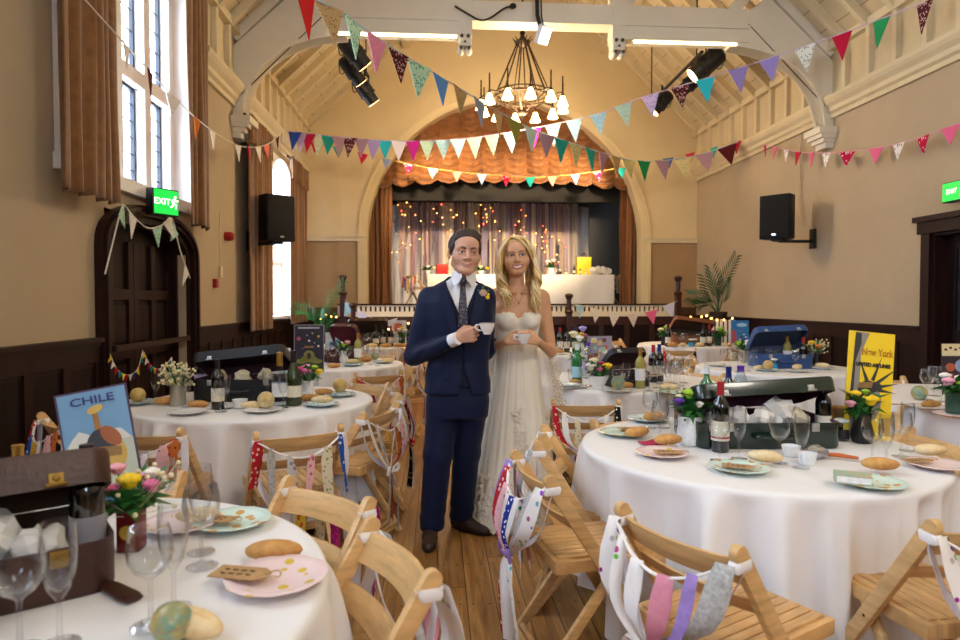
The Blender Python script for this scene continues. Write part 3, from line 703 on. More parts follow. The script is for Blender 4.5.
# ================================================================ CHANDELIER
m_iron=mat('aged_bronze_iron','#3a2a1c',.45,metal=.6,noise=(20,.3)); m_bulb=mat('glowing_glass_shade','#ffe9b8',.4,emit=('#ffd98a',16))
cx,cy,cz=1.40,10.5,4.74
r=thing('chandelier','round iron chandelier with twelve glowing glass shades hanging over the hall','chandelier',(cx,cy,cz))
B=MB(); R=.45
B.tube([(R*math.cos(2*PI*i/40),R*math.sin(2*PI*i/40),0) for i in range(40)],.022,8,closed=True); B.tube([(R*math.cos(2*PI*i/40),R*math.sin(2*PI*i/40),.07) for i in range(40)],.012,6,closed=True)
for i in range(24): a=2*PI*i/24; B.cyl((R*math.cos(a),R*math.sin(a),0),(R*math.cos(a),R*math.sin(a),.07),.007,seg=5)
part('ring',B,m_iron,r)
B=MB(); B.lathe([(0,.80),(.05,.81),(.11,.86),(.13,.90),(.06,.94),(.03,1.0),(.03,1.06)],seg=16)
for i in range(10): a=2*PI*i/10; B.cyl((.10*math.cos(a),.10*math.sin(a),.9),(.17*math.cos(a),.17*math.sin(a),.96),.012,.004,6)
part('crown',B,m_iron,r)
for i in range(12):
    a=2*PI*(i+.5)/12; B=MB(); B.cyl((.09*math.cos(a),.09*math.sin(a),.88),(R*math.cos(a),R*math.sin(a),.05),.011,seg=6); part('stay_rod',B,m_iron,r)
for i in range(6):
    a=2*PI*(i+.25)/6; B=MB(); B.cyl((R*math.cos(a),R*math.sin(a),0),(.08*math.cos(a),.08*math.sin(a),-.22),.013,seg=6); part('lower_strut',B,m_iron,r)
B=MB(); B.sph((0,0,-.24),(.09,.09,.05),12,8); B.cyl((0,0,-.24),(0,0,-.34),.02,.01); part('finial',B,m_iron,r)
B=MB()
B.tube([(0,0,1.05),(0,0,4.3)],.014,6); B.lathe([(.03,1.02),(.05,1.05),(.03,1.08)],seg=10); part('hanging_chain',B,m_iron,r)
for i in range(12):
    a=2*PI*(i+.1)/12; x,y=(R+.23)*math.cos(a),(R+.23)*math.sin(a)
    B=MB(); B.cyl((x,y,-.04),(x,y,.26),.014,.012,8); B.cyl((x,y,-.06),(x,y,-.02),.034,.028,10); B.beam((R*math.cos(a),R*math.sin(a),0),(x,y,0),.02,.02); s=part('lamp_holder',B,m_iron,r)
    B=MB(); B.lathe([(.028,-.06),(.045,-.10),(.062,-.15),(.085,-.20),(.090,-.215),(.06,-.20),(.0,-.17)],(x,y,0),14); part('lamp_shade',B,m_bulb,s,label='glowing glass bell shade')
# ================================================================ STAGE LIGHTS, TUBES, FLOOD LAMP
m_can=mat('black_lamp_body','#101014',.45,metal=.2); m_tube=mat('fluorescent_tube','#fff3cf',.4,emit=('#ffefb8',7)); m_lens=mat('warm_lamp_lens','#ffe0a8',.3,emit=('#ffd08a',12))
def can(label,c,d,L=.42,rad=.115,lens=True):
    c=Vector(c);d=Vector(d).normalized(); r=thing('stage_spotlight',label,'spotlight',c)
    B=MB(); B.tube([d*-L*.5,d*-L*.42,d*L*.1,d*L*.12,d*L*.5],[rad*.62,rad*.95,rad,rad*.82,rad*.82],16); B.tube([d*L*.12,d*L*.2],[rad*1.05,rad*1.05],16); part('body',B,m_can,r)
    B=MB(); B.tube([d*(L*.5-.02),d*(L*.5+.004)],[rad*.78,rad*.78],16); part('lens',B,m_lens,r,label='warm glowing lens')
    B=MB(); s=d.cross(Vector((0,0,1))).normalized(); B.tube([s*rad*1.05,s*rad*1.2+Vector((0,0,rad*1.4)),Vector((0,0,rad*1.9)),s*-rad*1.2+Vector((0,0,rad*1.4)),s*-rad*1.05],.014,6); B.cyl((0,0,rad*1.9),(0,0,rad*2.7),.02); part('yoke',B,m_can,r)
    B=MB(); e=d*-L*.5; B.tube(crom([e,e+Vector((-.06,0,-.08)),e+Vector((-.04,.05,-.25)),e+Vector((.06,.1,-.12)),Vector((0,0,rad*2.6))],14),.008,5); part('cable',B,m_black,r)
a=ony(348,47,9.75);c=ony(380,96,10.9)
can('upper black spotlight of the three under the left end of the truss',ony(354,52,9.75),(.55,.35,-.62),.50,.15)
can('middle black spotlight of the left cluster',ony(352,70,10.3),(.5,.4,-.65),.46,.13)
can('lowest black spotlight of the left cluster, its lens glowing',ony(365,90,10.9),(.55,.3,-.75),.50,.13)
def barthing(label,pa,pb,drops):
    r=thing('lighting_bar',label,'lighting bar',(0,0,0)); B=MB(); B.cyl(pa,pb,.028,seg=10); part('tube',B,m_can,r)
    for t in drops:
        q=Vector(pa).lerp(Vector(pb),t); B=MB(); B.cyl(q,(q.x,q.y,ZE+SL*(4.3-abs(q.x-CX))-.02),.012,seg=6); part('hanger',B,m_can,r)
barthing('black bar holding the left cluster of spotlights',ony(345,38,9.6),ony(368,76,11.6),(.1,.9))
barthing('black bar holding the right row of spotlights',ony(702,52,9.7),ony(648,106,12.4),(.08,.92))
can('large black spotlight nearest the truss on the right bar',ony(707,64,9.8),(-.75,.2,-.62),.55,.16)
can('middle black spotlight on the right bar',ony(692,82,10.6),(-.7,.3,-.62),.48,.13)
can('far black spotlight on the right bar with a reddish lens',ony(662,103,11.8),(-.62,.1,-.75),.45,.12)
def tubelight(label,xa,xb,Y=9.04,z=5.09):
    r=thing('tube_light',label,'fluorescent light',((xa+xb)/2,Y,z),0,'fluorescent tubes under the truss'); h=(xb-xa)/2
    B=MB(); B.bb(-h,h,-.03,.03,.028,.05); part('batten',B,m_white,r); B=MB(); B.cyl((-h+.02,0,.008),(h-.02,0,.008),.018,seg=10); part('tube',B,m_tube,r,label='lit fluorescent tube')
tubelight('lit fluorescent tube under the left half of the tie beam',-1.45,.30); tubelight('lit fluorescent tube under the right half of the tie beam',2.78,4.32)
p=ony(543,35,8.8); r=thing('flood_lamp','small white flood lamp hanging below the middle of the tie beam','flood lamp',p,.5)
B=MB(); B.box((0,0,0),(.17,.10,.24),(.55,0,0)); part('housing',B,mat('white_lamp_case','#dcdcdc',.4),r,bevel=.012); B=MB(); B.box((0,-.047,-.028),(.15,.012,.21),(.55,0,0)); part('lens',B,mat('lit_flood_lens','#ffffff',.3,emit=('#fff8e8',4)),r)
B=MB(); B.tube([(0,.05,.1),(-.02,.1,.3),(-.02,.12,.85)],.03,8); B.tube([(.06,.05,.1),(.05,.1,.3),(.05,.12,.7)],.012,6); part('arm',B,m_black,r)
B=MB(); B.tube(crom([ony(455,6,9.02),ony(468,14,9.02),ony(480,20,9.02),ony(490,18,9.02),ony(505,8,9.02),ony(515,6,9.02)],24),.014,6); B.sph(ony(513,6,9.02),(.05,.04,.04),8,6); single('loose_cable',B,m_black,'black cable looping along the front of the tie beam','cable')
# ================================================================ EXIT SIGNS
def exitsign(label,loc,rz,w,h,txt=True):
    r=thing('exit_sign',label,'exit sign',loc,rz)
    B=MB(); B.bb(-w/2,w/2,-.05,.05,0,h); part('case',B,m_black,r,bevel=.008)
    B=MB(); B.bb(-w/2+.012,w/2-.012,-.056,-.05,.012,h-.012); part('lit_panel',B,mat('lit_green_panel','#12a83a',.4,emit=('#0fb23c',1.6)),r,label='lit green panel')
    mw=mat('lit_white_legend','#f4ffe8',.4,emit=('#eaffd8',3))
    text('EXIT',h*.33,mw,r,(-w*.155,-.058,h*.5),(PI/2,0,0))
    # running figure
    B=MB(); o=Vector((w*.31,-.058,h*.5)); q=h*.62
    def lb(a,b_,rr): B.tube([o+Vector((a[0]*q,0,a[1]*q)),o+Vector((b_[0]*q,0,b_[1]*q))],rr*q,6,flat=1)
    B.sph(o+Vector((.06*q,0,.36*q)),(.075*q,.002,.075*q),10,6)
    for a,b_ in (((.02,.25),(-.05,-.02)),((-.05,-.02),(.12,-.12)),((.12,-.12),(.08,-.36)),((-.05,-.02),(-.12,-.2)),((-.12,-.2),(-.28,-.28)),((.02,.22),(.16,.1)),((.16,.1),(.25,.18)),((.02,.22),(-.14,.14)),((-.14,.14),(-.16,0))):
        B.beam(o+Vector((a[0]*q,0,a[1]*q)),o+Vector((b_[0]*q,0,b_[1]*q)),.075*q,.002,up=(0,1,0))
    part('running_figure',B,mw,r)
    B=MB(); B.bb(-.03,.03,.05,.16,h*.3,h*.5); part('mount',B,m_black,r)
p=onx(157,201,-2.55); exitsign('lit green exit sign jutting out above the arched door',(-2.60,6.3,2.22),1.0,.27,.25)
exitsign('green exit sign over the doorway at the far right edge',(WR-.12,6.62,2.50),-PI/2,.40,.22)
# small wall fittings by the door
B=MB(); B.cyl((WL,8.72,2.27),(WL+.09,8.72,2.27),.06,.06,16); B.sph((WL+.09,8.72,2.27),(.03,.055,.055),12,8); single('alarm_sounder',B,mat('red_plastic','#a3161a',.35),'small red round alarm sounder beside the second brown curtain','alarm')
B=MB(); B.bb(WL,WL+.05,8.22,8.31,1.58,1.69); single('call_point',B,mat('red_box','#9c1a1c',.4),'small red fire alarm call point on the wall right of the arched door','call point',bevel=.006)
B=MB(); B.bb(WL,WL+.03,8.44,8.52,1.72,1.86); B.tube([(WL+.012,8.48,1.86),(WL+.012,8.48,2.55)],.006,5); single('pull_switch',B,m_ivory,'cream wall switch with a thin conduit above it','switch')
# ================================================================ BUNTING
F={}
def fl(n,c,**k):
    k={a:((b_[0]/3.6,)+tuple(b_[1:])) for a,b_ in k.items()}; F[n]=m=mat('flag_'+n,c,.85,spec=.2,**k); return m
fl('red','#c4161c');fl('crimson','#b01238');fl('crimsondot','#b8123f',vor=(22,.28,'#f0e0e4'));fl('whitedot','#e8e2e0',vor=(20,.3,'#8a2a55'));fl('pink','#e0678f');fl('pinkprint','#d98aa5',noise=(60,.3));fl('coral','#e6786c')
fl('beige','#b89a6c',vor=(45,.3,'#7d5a3c'));fl('mint','#b6dcc0',vor=(38,.33,'#3f8f7a'));fl('darkfloral','#4a1622',vor=(40,.34,'#d9b0a8'));fl('blue','#5b8fd0');fl('paleblue','#a5d3ea',vor=(40,.25,'#ffffff'));fl('greyblue','#8795b5',noise=(50,.2))
fl('olive','#8d8a3c');fl('palemint','#c2e4d6',vor=(42,.26,'#7fae9c'));fl('mauve','#a78597',noise=(50,.2));fl('teal','#1f9a93');fl('lilac','#9d8ed0',noise=(60,.2));fl('magenta','#d32a9b');fl('aqua','#2fc0d0');fl('whitelilac','#d6d2ea');fl('white','#e6e0d8',vor=(40,.24,'#b58a98'));fl('palefloral','#c9bd8a',vor=(42,.3,'#6f8a5a'));fl('lilacfloral','#b9a8d4',vor=(40,.32,'#6f5f9a'))
fl('green','#1f8f58');fl('navy','#2b4a9e');fl('orange','#c96f2c');fl('maroon','#4d0e18');fl('yellow','#e0c13a');fl('greyfloral','#d8dcd6',vor=(38,.32,'#5a6a70'))
for k,m in F.items():
    B=MB(); B.prism([(-.5,-.004,0),(.5,-.004,0),(.02,-.004,-1)],(0,.008,0)); KINDS['flag_'+k]=B.mesh('flag',m,smooth=False)
rbn=random.Random(12)
def bunting(label,pts,flags,w,h,mcol,r_=.006,tpos=None,group=None,swing=.25,n=80,name='bunting'):
    C=crom(pts,n); L=[0]
    for a,b_ in zip(C,C[1:]): L.append(L[-1]+(b_-a).length)
    r=thing(name,label,'bunting',C[0],0,group); o=C[0]
    B=MB(); B.tube([p-o for p in C],r_,5); part('string',B,mcol,r)
    nf=len(flags)
    for i,f in enumerate(flags):
        if not f: continue
        if tpos:
            X=[pxof(c) for c in C]; k=next((j for j in range(n-1) if (X[j]-tpos[i])*(X[j+1]-tpos[i])<=0),n-2); t=min(1,max(0,(tpos[i]-X[k])/((X[k+1]-X[k]) or 1)))
        else:
            s=(i+.5)/nf*L[-1]; k=max(j for j in range(n) if L[j]<=s+1e-6); k=min(k,n-2); t=(s-L[k])/max(1e-6,L[k+1]-L[k])
        p=C[k].lerp(C[k+1],t); d=(C[k+1]-C[k])
        rz=math.atan2(d.y,d.x); ry=-math.atan2(d.z,math.hypot(d.x,d.y))
        q=link('flag',KINDS['flag_'+f],r,p-o,(rbn.uniform(-swing,swing)*.5,ry*.75,rz+rbn.uniform(-swing,swing))); q.scale=(w,1,h*rbn.uniform(.93,1.05))
m_strb=mat('pale_blue_tape','#a9c8d6',.8);m_strl=mat('lilac_tape','#c9b2cf',.8);m_stry=mat('yellow_tape','#d8b056',.8);m_strw=mat('white_tape','#e3ddd0',.8);m_strp=mat('pink_tape','#dd9aa8',.8)
P3=lambda *l:[ony(a,b_,c) for a,b_,c in l]
def frac(xs,x0,x1): return [(x-x0)/(x1-x0) for x in xs]
bunting('long bunting on pale blue tape running down from the top left',P3((292,-12,5.5),(338,11,6.2),(396,50,7.1),(446,80,7.9),(489,106,8.6),(528,127,9.3),(560,139,9.9),(600,152,10.7),(640,161,11.5),(690,157,11.7),(738,142,11.5)),
 ['red','beige','mint','pinkprint','darkfloral','mint','blue','beige','greyblue','beige','olive','palemint','mauve','teal','palefloral','teal','mauve','beige','palefloral','green','mauve','palefloral','mauve','maroon'],.36,.37,m_strb,.008)
bunting('long bunting on lilac tape crossing the hall from left wall to right wall',[Vector((-2.62,11.6,4.42))]+P3((330,136,11.4),(400,141,11.2),(470,138,10.9),(540,127,10.4),(600,113,9.9),(640,98,9.6),(720,74,9.0),(800,48,8.5))+[onx(862,26,5.35)]+[onx(925,2,5.4)],
 ['navy','mauve','crimson','palefloral','teal','mauve','darkfloral','mauve','lilac','aqua','whitelilac','magenta','palemint','paleblue','paleblue','palemint','mint','paleblue','magenta','white','paleblue','paleblue','palemint','lilacfloral','darkfloral','aqua','lilac','lilac','greyfloral','crimson','green','darkfloral'],.27,.35,m_strl,.008,tpos=[295,301,309,318,329,340,350,362,374,385,399,413,427,443,458,474,492,511,533,553,574,598,623,650,680,705,738,769,805,842,882,928])
bunting('bunting on yellow tape sagging across the front of the orange valance',[Vector((-2.62,12.3,4.45))]+P3((337,147,13.0),(383,158,13.2),(430,168,13.3),(482,174,13.3),(540,177,13.3),(600,171,13.2),(645,163,13.0),(690,153,12.6))+[onx(740,141,5.62)],
 ['crimson','teal','crimson','greyblue','crimsondot','mint','coral','greyblue','crimsondot','teal','coral','greyblue','crimsondot','teal','pink','navy','crimson','teal','crimson'],.22,.22,m_stry,.007,tpos=[314,338,363,387,409,433,457,482,506,530,552,575,598,621,644,668,690,714,737])
bunting('bunting of small pale flags looping past the tall left window',[onx(80,-6,-2.5),onx(115,33,-2.5),onx(141,62,-2.5),onx(165,88,-2.5),onx(195,117,-2.42),onx(222,137,-2.42),onx(245,147,-2.42),onx(268,144,-2.42),onx(284,130,-2.5)],
 [None,'white','maroon','white','orange','white',None,'white','crimson','white','coral','white','maroon','mauve'],.19,.20,m_strw,.006)
bunting('bunting of pink, crimson and spotted flags on the right wall above the loudspeaker',[onx(760,144,5.55),onx(783,149,5.50),onx(810,153,5.45),onx(840,152,5.45),onx(876,148,5.62),onx(915,139,5.62),onx(965,121,5.62)],
 ['crimson','pink','whitedot','crimson','pink','whitedot','crimsondot','pink','whitedot','crimsondot','pink'],.22,.20,m_strp,.006)
bunting('short white bunting draped over the arch of the dark door',[onx(105,274,-2.68),onx(112,246,-2.68),onx(121,210,-2.68),onx(125,206,-2.68),onx(134,217,-2.68),onx(148,228,-2.68),onx(162,225,-2.68),onx(172,219,-2.68),onx(180,250,-2.68),onx(190,278,-2.68)],
 [None,None,'mint','white',None,'mint','white','mint',None,'white'],.16,.21,m_strw,.007)
for i,(a,b_,cc,lb) in enumerate((((110,354),(128,375),(143,350),'tiny multicoloured bunting on the left half of the door bar'),((144,352),(158,369),(172,357),'tiny multicoloured bunting on the right half of the door bar'))):
    bunting(lb,[onx(*a,-2.70),onx((a[0]+b_[0])/2-2,b_[1]-6,-2.69),onx(*b_,-2.69),onx((b_[0]+cc[0])/2+2,b_[1]-6,-2.69),onx(*cc,-2.70)],['yellow','white','crimson','teal','yellow','crimson','white','navy','yellow','crimson','teal','white'],.045,.055,m_strw,.003,n=40)
bunting('white bunting swagged along the left part of the stage trim',P3((345,300,12.5),(352,306,12.5),(362,312,12.5),(372,318,12.5),(385,321,12.5),(398,318,12.5)),['paleblue','whitelilac','white','whitelilac'],.24,.26,m_strw,.006)
bunting('pale bunting swagged along the right part of the stage trim',P3((572,304,12.4),(585,306,12.5),(600,310,12.55),(616,313,12.55),(632,314,12.55),(650,311,12.55),(664,306,12.5),(677,301,12.5)),['paleblue','white','white','white','pink','whitelilac'],.26,.27,m_strw,.006)
# ================================================================ TABLES, CLOTHS, CHAIRS
ZT=.748
m_cloth=mat('white_table_linen','#e9e6e4',.85,spec=.2,noise=(3,.02),bump=(220,.12))
m_beech=mat('beech_wood','#d3aa72',.38,noise=(3,.22),stretch=(2,2,14),bump=(60,.05),randv=.10)
m_beech2=mat('beech_slats','#cb9f66',.4,noise=(3,.25),stretch=(12,2,2),randv=.10)
m_bolt=mat('black_bolt','#161616',.4,metal=.5)
TB={}
def cloth_mesh(R,seed,hem=.10):
    r=random.Random(seed); ph=[r.uniform(0,6.28) for _ in range(6)]; creases=[i*2*PI/9+r.uniform(-.25,.25) for i in range(9)]; B=MB(); N=300; rows=[]
    for q in (0,.3,.6,.85,.97): rows.append(('t',q))
    for q in (0,.5,1): rows.append(('e',q))
    for q in (.04,.1,.18,.28,.4,.52,.64,.78,.9,1): rows.append(('d',q))
    def fold(a): 
        q1=math.sin(9*a+ph[0]+1.1*math.sin(3*a+ph[1])); q2=math.sin(14*a+ph[2]+.9*math.sin(2*a+ph[3]))
        f=(1-2*abs(q1)**.8)*.55+(1-2*abs(q2)**.9)*.3+math.sin(4*a+ph[4])*.5+sum(.9*math.exp(-(((a-c+PI)%(2*PI)-PI)/.055)**2)-.55*math.exp(-(((a-c-.13+PI)%(2*PI)-PI)/.07)**2) for c in creases)
        return f
    def fn(u,v):
        k=rows[min(len(rows)-1,int(round(v*(len(rows)-1))))]; a=2*PI*u
        if k[0]=='t': rr=R*k[1]; z=ZT
        elif k[0]=='e': an=k[1]*PI/2; rr=R+.018*math.sin(an)-.0; z=ZT-.018+.018*math.cos(an)
        else:
            t=k[1]; hm=hem+.06*math.sin(4*a+ph[5])
            z=lerp(ZT-.018,hm,t); amp=.10*t**.6
            rr=R+.018+.02*t+amp*fold(a)
        return (rr*math.cos(a),rr*math.sin(a),z)
    B.grid(fn,N,len(rows),cu=True); return B.mesh('tablecloth',m_cloth,ang=180,merge=.0005)
cl=[cloth_mesh(.74,s,.09+.02*s) for s in range(3)]
def table_kind(R=.74):
    t=MB(); t.cyl((0,0,.70),(0,0,.735),R-.01,seg=48); T=t.mesh('tabletop',m_beech2,ang=40)
    parts=[('tabletop',T,None)]
    l=MB()
    for s in (-1,1): l.cyl((s*.02,0,0),(s*.02,0,.70),.022); l.cyl((s*.02,-.22,.01),(s*.02,.22,.01),.02)
    L=l.mesh('leg',m_bolt)
    return T,L
TT,TL=table_kind()
def table(key,x,y,label,seed,R=.74,rz=0):
    r=thing('round_table','round trestle table under the cloth '+label,'table',(x,y,0),rz,'round tables under white cloths')
    link('tabletop',TT,r)
    for s in (-1,1): link('leg',TL,r,(s*.38,0,0))
    c=link('tablecloth',cl[seed%3],None,(x,y,0),rz+seed*1.3); tag(c,'white cloth on the round table '+label,'tablecloth','white round tablecloths')
    if R!=.74: r.scale=c.scale=(R/.74,R/.74,1)
    TB[key]=(x,y,R)
table('T1',-1.03,1.43,'in the near left corner, with the brown suitcase',2,.76)
table('T2',1.41,2.79,'at the near right, with the green suitcase',0,.735)
table('T3',-1.19,4.31,'beside the arched door, with the black suitcase',1)
table('T4',-1.12,6.86,'behind the black suitcase, with the maroon suitcase',2)
table('T5',-1.08,9.75,'in front of the left end of the stage',0)
table('T6',1.55,5.22,'right behind the bride, with the little black suitcase',1)
table('T7',3.35,6.12,'toward the right wall, with the blue suitcase',2)
table('T8',3.88,9.65,'before the white slatted screen, with the tan suitcase',0)
table('T9',1.75,8.35,'behind the bride, in front of the stage',1)
table('T10',3.66,4.12,'at the right edge by the doorway',2)
# ---- folding chair
def bar_curved(a,b_,sag,h,th,n=9):
    """horizontal curved slat between a and b, bowed back (-y) by sag"""
    B=MB(); A=[];C=[]
    for i in range(n):
        t=i/(n-1); p=Vector(a).lerp(Vector(b_),t); p.y-=sag*(1-(2*t-1)**2); A.append(p+Vector((0,-.012,-h/2)) if False else p+Vector((0,.02,-h/2))); C.append(p+Vector((0,-.018,h/2)))
    B.strip(A,C,(0,-th,0)); return B
def chair_parts():
    P=[]; post=[]
    for s in (-1,1):
        B=MB(); x=s*.205; a=Vector((0,.225,.0)); b_=Vector((0,-.27,.765)); d=(b_-a).normalized(); n_=Vector((0,d.z,-d.y)); hw=.0235
        poly=[a+n_*hw+d*.0,a-n_*hw+d*.012]+[b_-n_*hw*math.cos(t)+d*hw*math.sin(t) for t in [PI*i/8 for i in range(9)]]
        B.prism([(x-.0125,p.y,max(p.z,0)) for p in poly],(.025,0,0))
        for (yy,zz,rr) in ((-.035,.40,.009),(.10,.19,.007)): B.cyl((x-.0145,yy,zz),(x+.0145,yy,zz),rr,seg=8,mi=1)
        P.append(('leg',B.mesh('leg',[m_beech,m_bolt],bevel=.003,ang=40),None))
    for s in (-1,1):
        B=MB(); x=s*.172; B.beam((x,-.305,0),(x,.03,.455),.022,.036,up=(0,1,0)); P.append(('leg',B.mesh('leg',m_beech,bevel=.003),None))
    def yb(z): return .225-.495*z/.765
    B=bar_curved((-.195,yb(.71)-.005,.71),(.195,yb(.71)-.005,.71),.035,.075,.014); P.append(('backrest',B.mesh('backrest',m_beech,bevel=.003,ang=50),None))
    B=bar_curved((-.195,yb(.60)-.005,.60),(.195,yb(.60)-.005,.60),.03,.05,.013); P.append(('back_slat',B.mesh('back_slat',m_beech,bevel=.003,ang=50),None))
    B=MB()
    for x in (-.175,.175): B.bb(x-.013,x+.013,-.235,.205,.422,.465)
    B.bb(-.188,.188,.182,.207,.422,.466); B.bb(-.188,.188,-.24,-.215,.422,.466)
    n=9
    for i in range(n):
        x=lerp(-.148,.148,i/(n-1)); B.bb(x-.0155,x+.0155,-.22,.19,.458,.472)
    P.append(('seat',B.mesh('seat',m_beech2,bevel=.0025),None))
    B=MB(); B.cyl((-.17,-.255,.07),(.17,-.255,.07),.012); B.beam((-.17,-.28,.045),(.17,-.28,.045),.02,.035); P.append(('stretcher',B.mesh('stretcher',m_beech),None))
    B=MB(); B.beam((-.2,.12,.16),(.2,.12,.16),.02,.035); P.append(('stretcher',B.mesh('stretcher',m_beech),None))
    return P
kind('chair',chair_parts())
# ---- rag garlands tied to the chair backs
RB={}
def rbm(n,c,**k): RB[n]=mat('rag_'+n,c,.85,spec=.2,**k); return RB[n]
rbm('multidot','#ebe4de',vor=(26,.24,'multi'));rbm('navydot','#24368f',vor=(60,.28,'#ffffff'));rbm('white','#eeeae8');rbm('satin','#e6e2ea',);rbm('pink','#d98da0',noise=(40,.1));rbm('rose','#e3b0b4',vor=(40,.3,'#c2607c'));rbm('lilac','#9d83c4',noise=(30,.15));rbm('red','#b8242e',vor=(40,.3,'#e8c8b8'));rbm('yellow','#e0b030',vor=(40,.25,'#b8442e'));rbm('blue','#2a55b0',vor=(44,.3,'#d8e0f0'));rbm('blackfloral','#15161c',vor=(45,.3,'#d8d4cc'));rbm('silver','#b4b2ae',noise=(80,.3));rbm('magenta','#b02a80',noise=(90,.45));rbm('cream','#ddd0b4',vor=(46,.3,'#8a9a5a'));rbm('orange','#c66a32',vor=(40,.3,'#5a3a20'));rbm('lightgrey','#c9c4c4',vor=(36,.3,'#8a86a0'))
def ribbon(pts,w,ax,th=.0025,tw=0):
    """flat ribbon along pts, width along ax"""
    B=MB(); A=[];C=[]; n=len(pts)
    for i,p in enumerate(pts):
        d=Vector(ax); 
        if tw: d=Matrix.Rotation(tw*i/(n-1),3,'Z')@d
        ww=w[i] if isinstance(w,list) else w
        A.append(Vector(p)-d*ww); C.append(Vector(p)+d*ww)
    B.strip(A,C,(0,th,0) if abs(Vector(ax).y)<.8 else (th,0,0)); return B
def garland(style,cols,seed):
    r=random.Random(seed); P=[]
    L=Vector((-.205,-.262,.735)); Rr=Vector((.205,-.262,.735)); mid=Vector((0,-.345,.655))
    cord=crom([L+Vector((-.005,-.028,.005)),L+Vector((.01,-.036,0)),Vector((-.1,-.335,.68)),mid,Vector((.1,-.335,.68)),Rr+Vector((-.01,-.036,0)),Rr+Vector((.005,-.028,.005))],24)
    B=MB(); B.tube(cord,.007,6,flat=.6)
    for q in (L,Rr):   # loops round the posts
        B.tube([q+Vector((.0155*math.copysign(abs(math.cos(a))**.35,math.cos(a)),.0275*math.copysign(abs(math.sin(a))**.35,math.sin(a)),.002*math.sin(3*a))) for a in [2*PI*(i+.5)/24 for i in range(24)]],.0035,6,closed=True,flat=4.2,upv=(0,0,1))
    P.append(('cord',B.mesh('cord',RB['white'],ang=80),None))
    n=len(cols)
    kx=r.uniform(-.05,.05); kn=Vector((kx,-.35,.43))
    for i,c in enumerate(cols):
        t=.16+.68*i/(n-1); p=cord[int(t*23)]; w=r.uniform(.013,.026)
        if style=='A':
            e=kn+Vector((r.uniform(-.018,.018),r.uniform(-.012,.012),r.uniform(-.02,.03)))
            m_=p.lerp(e,.5)+Vector(((p.x-kx)*.35,-.035,-.02)); pts=crom([p+Vector((0,-.006,.008)),m_,e],9)
            P.append(('ribbon',ribbon(pts,[w,w*1.25,w*1.4,w*1.3,w*1.2,w,w*.8,w*.6,w*.4],(1,.25,0),tw=r.uniform(-.6,.6)).mesh('ribbon',RB[c],ang=80),None))
        else:
            ln=r.uniform(.20,.36); e=p+Vector((r.uniform(-.03,.03),-.02+r.uniform(-.02,.01),-ln))
            pts=crom([p+Vector((0,-.006,.008)),p.lerp(e,.4)+Vector((r.uniform(-.01,.01),-.012,0)),e],8)
            P.append(('ribbon',ribbon(pts,[w*.6,w,w*1.2,w,w*1.1,w*.9,w,w*1.1],(1,.2,0),tw=r.uniform(-1,1)).mesh('ribbon',RB[c],ang=80),None))
    if style=='A':
        for i in range(4):
            c=cols[(i*2+1)%n]; e=Vector((kx+lerp(-.07,.07,i/3),-.35+r.uniform(-.03,.02),r.uniform(.06,.17))); w=r.uniform(.018,.032)
            pts=crom([kn+Vector((0,0,.01)),kn.lerp(e,.35)+Vector((lerp(-.02,.02,i/3),-.015,0)),e],9)
            P.append(('ribbon',ribbon(pts,[w*.4,w*.7,w,w*1.1,w,w*1.15,w*1.1,w*1.2,w*1.25],(1,.3,0),tw=r.uniform(-.7,.7)).mesh('ribbon',RB[c],ang=80),None))
        B=MB(); B.sph(kn,(.026,.02,.022),10,7)
        for s in (-1,1): B.tube(crom([kn,kn+Vector((s*.05,-.02,.03)),kn+Vector((s*.06,-.01,-.015)),kn],10),.011,5,flat=.5)
        P.append(('bow',B.mesh('bow',RB[cols[0]],ang=80),None))
        for q,s in ((L,-1),(Rr,1)):
            pts=crom([q+Vector((s*.016,-.01,-.02)),q.lerp(kn,.5)+Vector((s*.035,.02,-.04)),kn],9)
            P.append(('tie_ribbon',ribbon(pts,.017,(.3,.2,.9)).mesh('tie_ribbon',RB['satin'],ang=80),None))
    else:
        for q,s in ((L,-1),(Rr,1)):
            e=q+Vector((s*.03+(.12 if s<0 else -.06),-.03,-.36)); pts=crom([q+Vector((s*.02,-.01,-.01)),q.lerp(e,.5)+Vector((s*.04,-.01,0)),e],8)
            P.append(('tie_ribbon',ribbon(pts,.018,(.8,.5,.3)).mesh('tie_ribbon',RB['satin'],ang=80),None))
    return P
kind('gA',garland('A',['lilac','red','rose','multidot','navydot','white','silver','multidot'],1))
kind('gB',garland('B',['red','silver','lightgrey','rose','cream','blue'],2))
kind('gC',garland('A',['multidot','multidot','white','pink','lilac','silver'],3))
kind('gD',garland('A',['white','lightgrey','yellow','orange','rose','satin'],4))
kind('gE',garland('B',['magenta','lightgrey','rose','satin','magenta','cream','yellow'],5))
kind('gF',garland('B',['orange','red','blue','cream','yellow','satin','rose','orange'],6))
kind('gG',garland('A',['red','white','cream','silver','white','blackfloral'],7))
GG='rag ribbon garlands tied to the chair backs'; CG='beech folding chairs around the tables'
def gshort(d): return d
def chair(mx,my,face,desc,g=None,gd=None,z=0):
    a=math.radians(face); rz=a-PI/2; x=mx+.27*math.cos(a); y=my+.27*math.sin(a)
    stamp('chair','folding_chair',(x,y,z),rz,'beech slatted folding chair '+desc,'chair',CG)
    if g: stamp(g,'ribbon_garland',(x,y,z),rz,(gd or 'rag ribbon garland')+' on the chair '+gshort(desc),'garland',GG)
chair(.36,2.42,10,'in the aisle just right of the bride\'s hem','gA','polka-dot navy garland')
chair(.49,2.97,-14,'half hidden behind the near middle chair','gC','white garland')
chair(.66,1.73,28,'at the bottom before the near right table','gC','white dotted pink garland')
chair(1.60,1.72,96,'in the bottom right corner','gC','pink and white garland')
